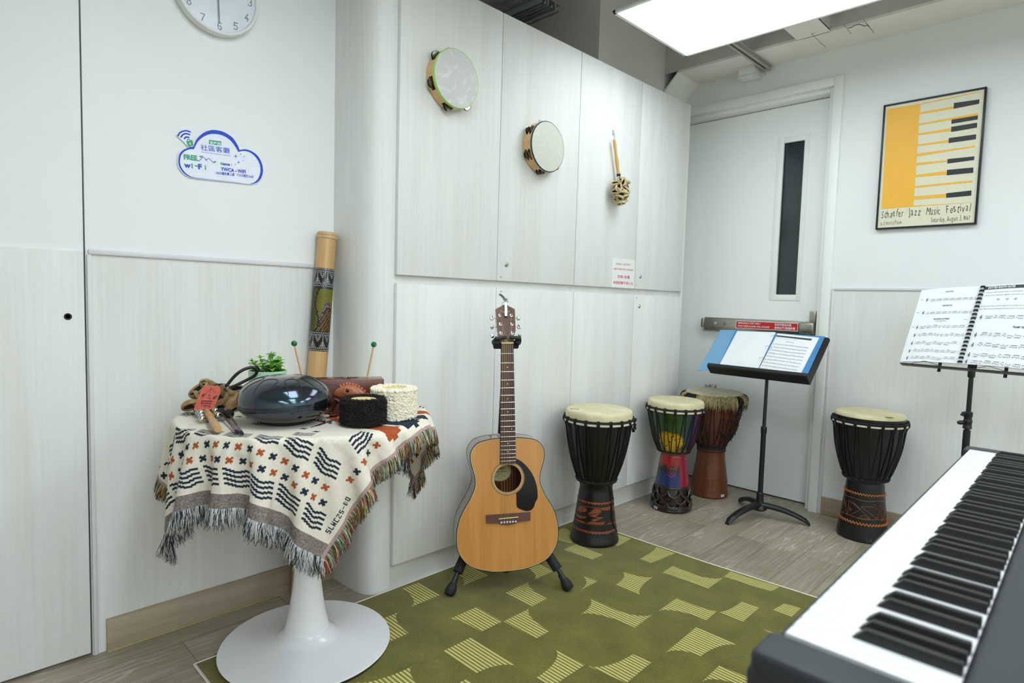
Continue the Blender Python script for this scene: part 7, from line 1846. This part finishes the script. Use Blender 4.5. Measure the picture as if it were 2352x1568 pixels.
# ================================================================== RUG
def rug_mats():
    m, nt, b = new_mat('olive_pile'); L = nt.links.new; v = coords(nt)
    n1 = nd(nt, 'ShaderNodeTexNoise', Scale=9.0, Detail=5.0); L(v, n1.inputs['Vector']); n2 = nd(nt, 'ShaderNodeTexNoise', Scale=330.0, Detail=2.0); L(v, n2.inputs['Vector'])
    mx = nd(nt, 'ShaderNodeMix', data_type='FLOAT'); mx.inputs[0].default_value = .55; L(n1.outputs['Fac'], mx.inputs[2]); L(n2.outputs['Fac'], mx.inputs[3])
    L(ramp(nt, mx.outputs[0], [(.3, srgb(82, 77, 10)), (.5, srgb(106, 100, 24)), (.72, srgb(132, 124, 44))]), b.inputs['Base Color']); b.inputs['Roughness'].default_value = .95; b.inputs['Specular IOR Level'].default_value = .1; b.inputs['Sheen Weight'].default_value = .25
    bp = nd(nt, 'ShaderNodeBump', Strength=.7, Distance=.004); L(n2.outputs['Fac'], bp.inputs['Height']); L(bp.outputs['Normal'], b.inputs['Normal'])
    m2, nt, b = new_mat('striped_pile'); L = nt.links.new; v = coords(nt)
    sx = nd(nt, 'ShaderNodeSeparateXYZ'); L(v, sx.inputs[0]); mu = nd(nt, 'ShaderNodeMath', operation='MULTIPLY'); mu.inputs[1].default_value = 2*math.pi/.0125; L(sx.outputs['X'], mu.inputs[0])
    sn = nd(nt, 'ShaderNodeMath', operation='SINE'); L(mu.outputs[0], sn.inputs[0]); n2 = nd(nt, 'ShaderNodeTexNoise', Scale=330.0, Detail=2.0); L(v, n2.inputs['Vector'])
    ad = nd(nt, 'ShaderNodeMath', operation='MULTIPLY_ADD'); ad.inputs[1].default_value = .8; L(n2.outputs['Fac'], ad.inputs[0]); L(sn.outputs[0], ad.inputs[2])
    L(ramp(nt, ad.outputs[0], [(.0, srgb(136, 126, 48)), (.42, srgb(214, 204, 142))]), b.inputs['Base Color']); b.inputs['Roughness'].default_value = .95; b.inputs['Specular IOR Level'].default_value = .1
    bp = nd(nt, 'ShaderNodeBump', Strength=.6, Distance=.004); L(ad.outputs[0], bp.inputs['Height']); L(bp.outputs['Normal'], b.inputs['Normal'])
    return m, m2
M_PILE, M_STRIPE = rug_mats(); M_EDGE = mat('cream_rug_edge', srgb(236, 232, 216), .9, var=.04, vs=200, bump=.4)
corner = [(.566, -.55), (2.455, -.55), (2.352, 1.15), (2.337, 1.830), (.566, 1.820)]
rz = .0075
ru = MB(); ru.prism(corner, .0005, rz, 0)
def shape(st, *cmds):
    P = [st]
    for c in cmds:
        k, x, y = c
        if k == 'L': P.append((x, y)); continue
        x0, y0 = P[-1]
        for q in np.linspace(0, math.pi/2, 15)[1:]:
            if k == 'X': P.append((x0+(x-x0)*math.sin(q), y+(y0-y)*math.cos(q)))       # leaves along X
            else: P.append((x+(x0-x)*math.cos(q), y0+(y-y0)*math.sin(q)))               # leaves along Y
    return P
L = 'L'; X = 'X'; Y = 'Y'
SH = [shape((1.264, 1.52), (L, 1.388, 1.52), (L, 1.388, 1.39), (L, 1.293, 1.39), (Y, 1.264, 1.52)),
 shape((1.391, 1.388), (L, 1.524, 1.388), (X, 1.462, 1.244), (L, 1.395, 1.243)),
 shape((1.132, 1.388), (L, 1.244, 1.389), (L, 1.249, 1.17), (Y, 1.136, 1.237)),
 shape((1.345, 1.802), (L, 1.348, 1.672), (L, 1.212, 1.671), (X, 1.273, 1.804)),
 shape((1.03, 1.672), (L, 1.172, 1.671), (X, 1.115, 1.54), (L, 1.03, 1.54)),
 shape((1.58, 1.80), (L, 1.584, 1.672), (L, 1.446, 1.672), (X, 1.507, 1.80)),
 shape((1.535, 1.525), (L, 1.673, 1.53), (X, 1.617, 1.394), (L, 1.537, 1.392)),
 shape((1.815, 1.66), (L, 1.80, 1.525), (L, 1.688, 1.528), (X, 1.752, 1.66)),
 shape((1.862, 1.441), (L, 1.866, 1.354), (L, 1.741, 1.352), (X, 1.862, 1.441)),
 shape((1.397, 1.17), (L, 1.401, 1.05), (L, 1.25, 1.05), (L, 1.25, 1.106), (X, 1.397, 1.17)),
 shape((1.022, 1.388), (X, .975, 1.24), (L, .87, 1.24), (L, .86, 1.44), (Y, 1.022, 1.388)),
 shape((2.05, 1.80), (L, 2.19, 1.80), (L, 2.19, 1.67), (L, 2.07, 1.66)),
 shape((2.0, 1.637), (L, 2.081, 1.637), (L, 2.081, 1.488), (L, 2.007, 1.49)),
 shape((1.738, 1.303), (L, 1.738, 1.19), (Y, 1.811, 1.073), (L, 1.689, 1.067), (Y, 1.617, 1.243), (X, 1.738, 1.303)),
 shape((2.012, 1.35), (Y, 2.069, 1.229), (X, 1.894, 1.17), (L, 1.893, 1.291), (X, 2.012, 1.35)),
 shape((2.166, 1.305), (L, 2.166, 1.36), (X, 2.335, 1.388), (L, 2.338, 1.289)),
 shape((2.215, 1.23), (L, 2.127, 1.226), (L, 2.134, 1.034), (L, 2.28, 1.038), (X, 2.208, 1.13)),
 shape((2.345, 1.044), (L, 2.358, .855), (X, 2.294, .868), (L, 2.277, 1.041)),
 shape((1.976, 1.077), (L, 1.838, 1.072), (X, 1.913, .927), (L, 1.994, .931), (L, 1.978, .99)),
 shape((2.135, .902), (L, 2.139, .84), (L, 2.0, .837), (L, 1.996, .928), (Y, 2.135, .902)) if False else shape((1.996, .928), (L, 2.0, .837), (L, 2.139, .84), (L, 2.135, .902), (X, 1.996, .928)),
 shape((1.843, .929), (L, 1.629, .92), (X, 1.70, .836), (X, 1.85, .772)),
 shape((1.401, 1.05), (L, 1.419, .916), (L, 1.559, .922), (L, 1.553, .985), (X, 1.401, 1.05)),
 shape((1.698, .775), (L, 1.581, .772), (X, 1.655, .66), (L, 1.706, .66)),
 shape((2.239, .79), (L, 2.245, .735), (L, 2.156, .735), (L, 2.156, .80)),
 shape((2.325, 1.575), (L, 2.328, 1.51), (L, 2.209, 1.50), (L, 2.2, 1.575)),
 shape((1.93, .70), (L, 2.004, .70), (L, 2.004, .778), (Y, 1.93, .70)),
 shape((1.03, 1.10), (L, 1.097, 1.10), (L, 1.097, 1.237), (L, 1.03, 1.237)),
 shape((1.20, .80), (L, 1.33, .80), (X, 1.27, .66), (L, 1.20, .66)), shape((.70, 1.25), (L, .84, 1.25), (L, .84, 1.10), (X, .70, 1.25)), shape((.80, .90), (L, .95, .90), (L, .95, .76), (L, .80, .76)), shape((1.5, .5), (L, 1.64, .5), (L, 1.64, .36), (X, 1.5, .5)), shape((1.9, .45), (L, 2.04, .45), (X, 1.98, .3), (L, 1.9, .3))]
for k, P in enumerate(SH):
    A = sum(P[i][0]*P[(i+1) % len(P)][1]-P[(i+1) % len(P)][0]*P[i][1] for i in range(len(P)))
    if A < 0: P = P[::-1]
    ru.add([(x, y, rz+.0004) for x, y in P], [tuple(range(len(P)))], 1, None, False)
rg = ru.build('rug', [M_PILE, M_STRIPE]); tag(rg, 'olive green rug with pale striped geometric patches and a cream edge', 'rug')
ed = MB(); ed.tube([(x, y, .0048) for x, y in corner], .0046, 8, closed=True); ed.build('bound_edge', M_EDGE, rg)

# ================================================================== LIGHT OF THE ROOM
E_ = 0
ceiling_light('ceiling_light', .35, .96, .35, 1.55, 2.45, 'ceiling panel above the table, outside the picture', 0) if False else None
def hidden_light(x, y, lab): ceiling_light('ceiling_light', x-.3, x+.3, y-.6, y+.6, LZ, lab)
hidden_light(.75, .62, 'ceiling light panel over the near left of the room')
hidden_light(.45, -1.0, 'ceiling light panel behind the camera')
hidden_light(-1.0, -1.2, 'added fill light panel in the near left corner of the room')  # unseen panel added to lift the fill from behind the camera
for x_, l_ in ((-1.0, 'left'), (.45, 'middle'), (2.0, 'right')): hidden_light(x_, -2.55, 'added fill light panel along the near wall, '+l_+' of three')  # unseen row added as frontal fill for the cupboard fronts and door
hidden_light(2.45, -.95, 'ceiling light panel over the near right of the room')
wd = bpy.data.worlds.new('world'); scene.world = wd; wd.use_nodes = True; wd.node_tree.nodes['Background'].inputs['Color'].default_value = (.9, 1, 1, 1); wd.node_tree.nodes['Background'].inputs['Strength'].default_value = .03
scene.view_settings.exposure = 0.6
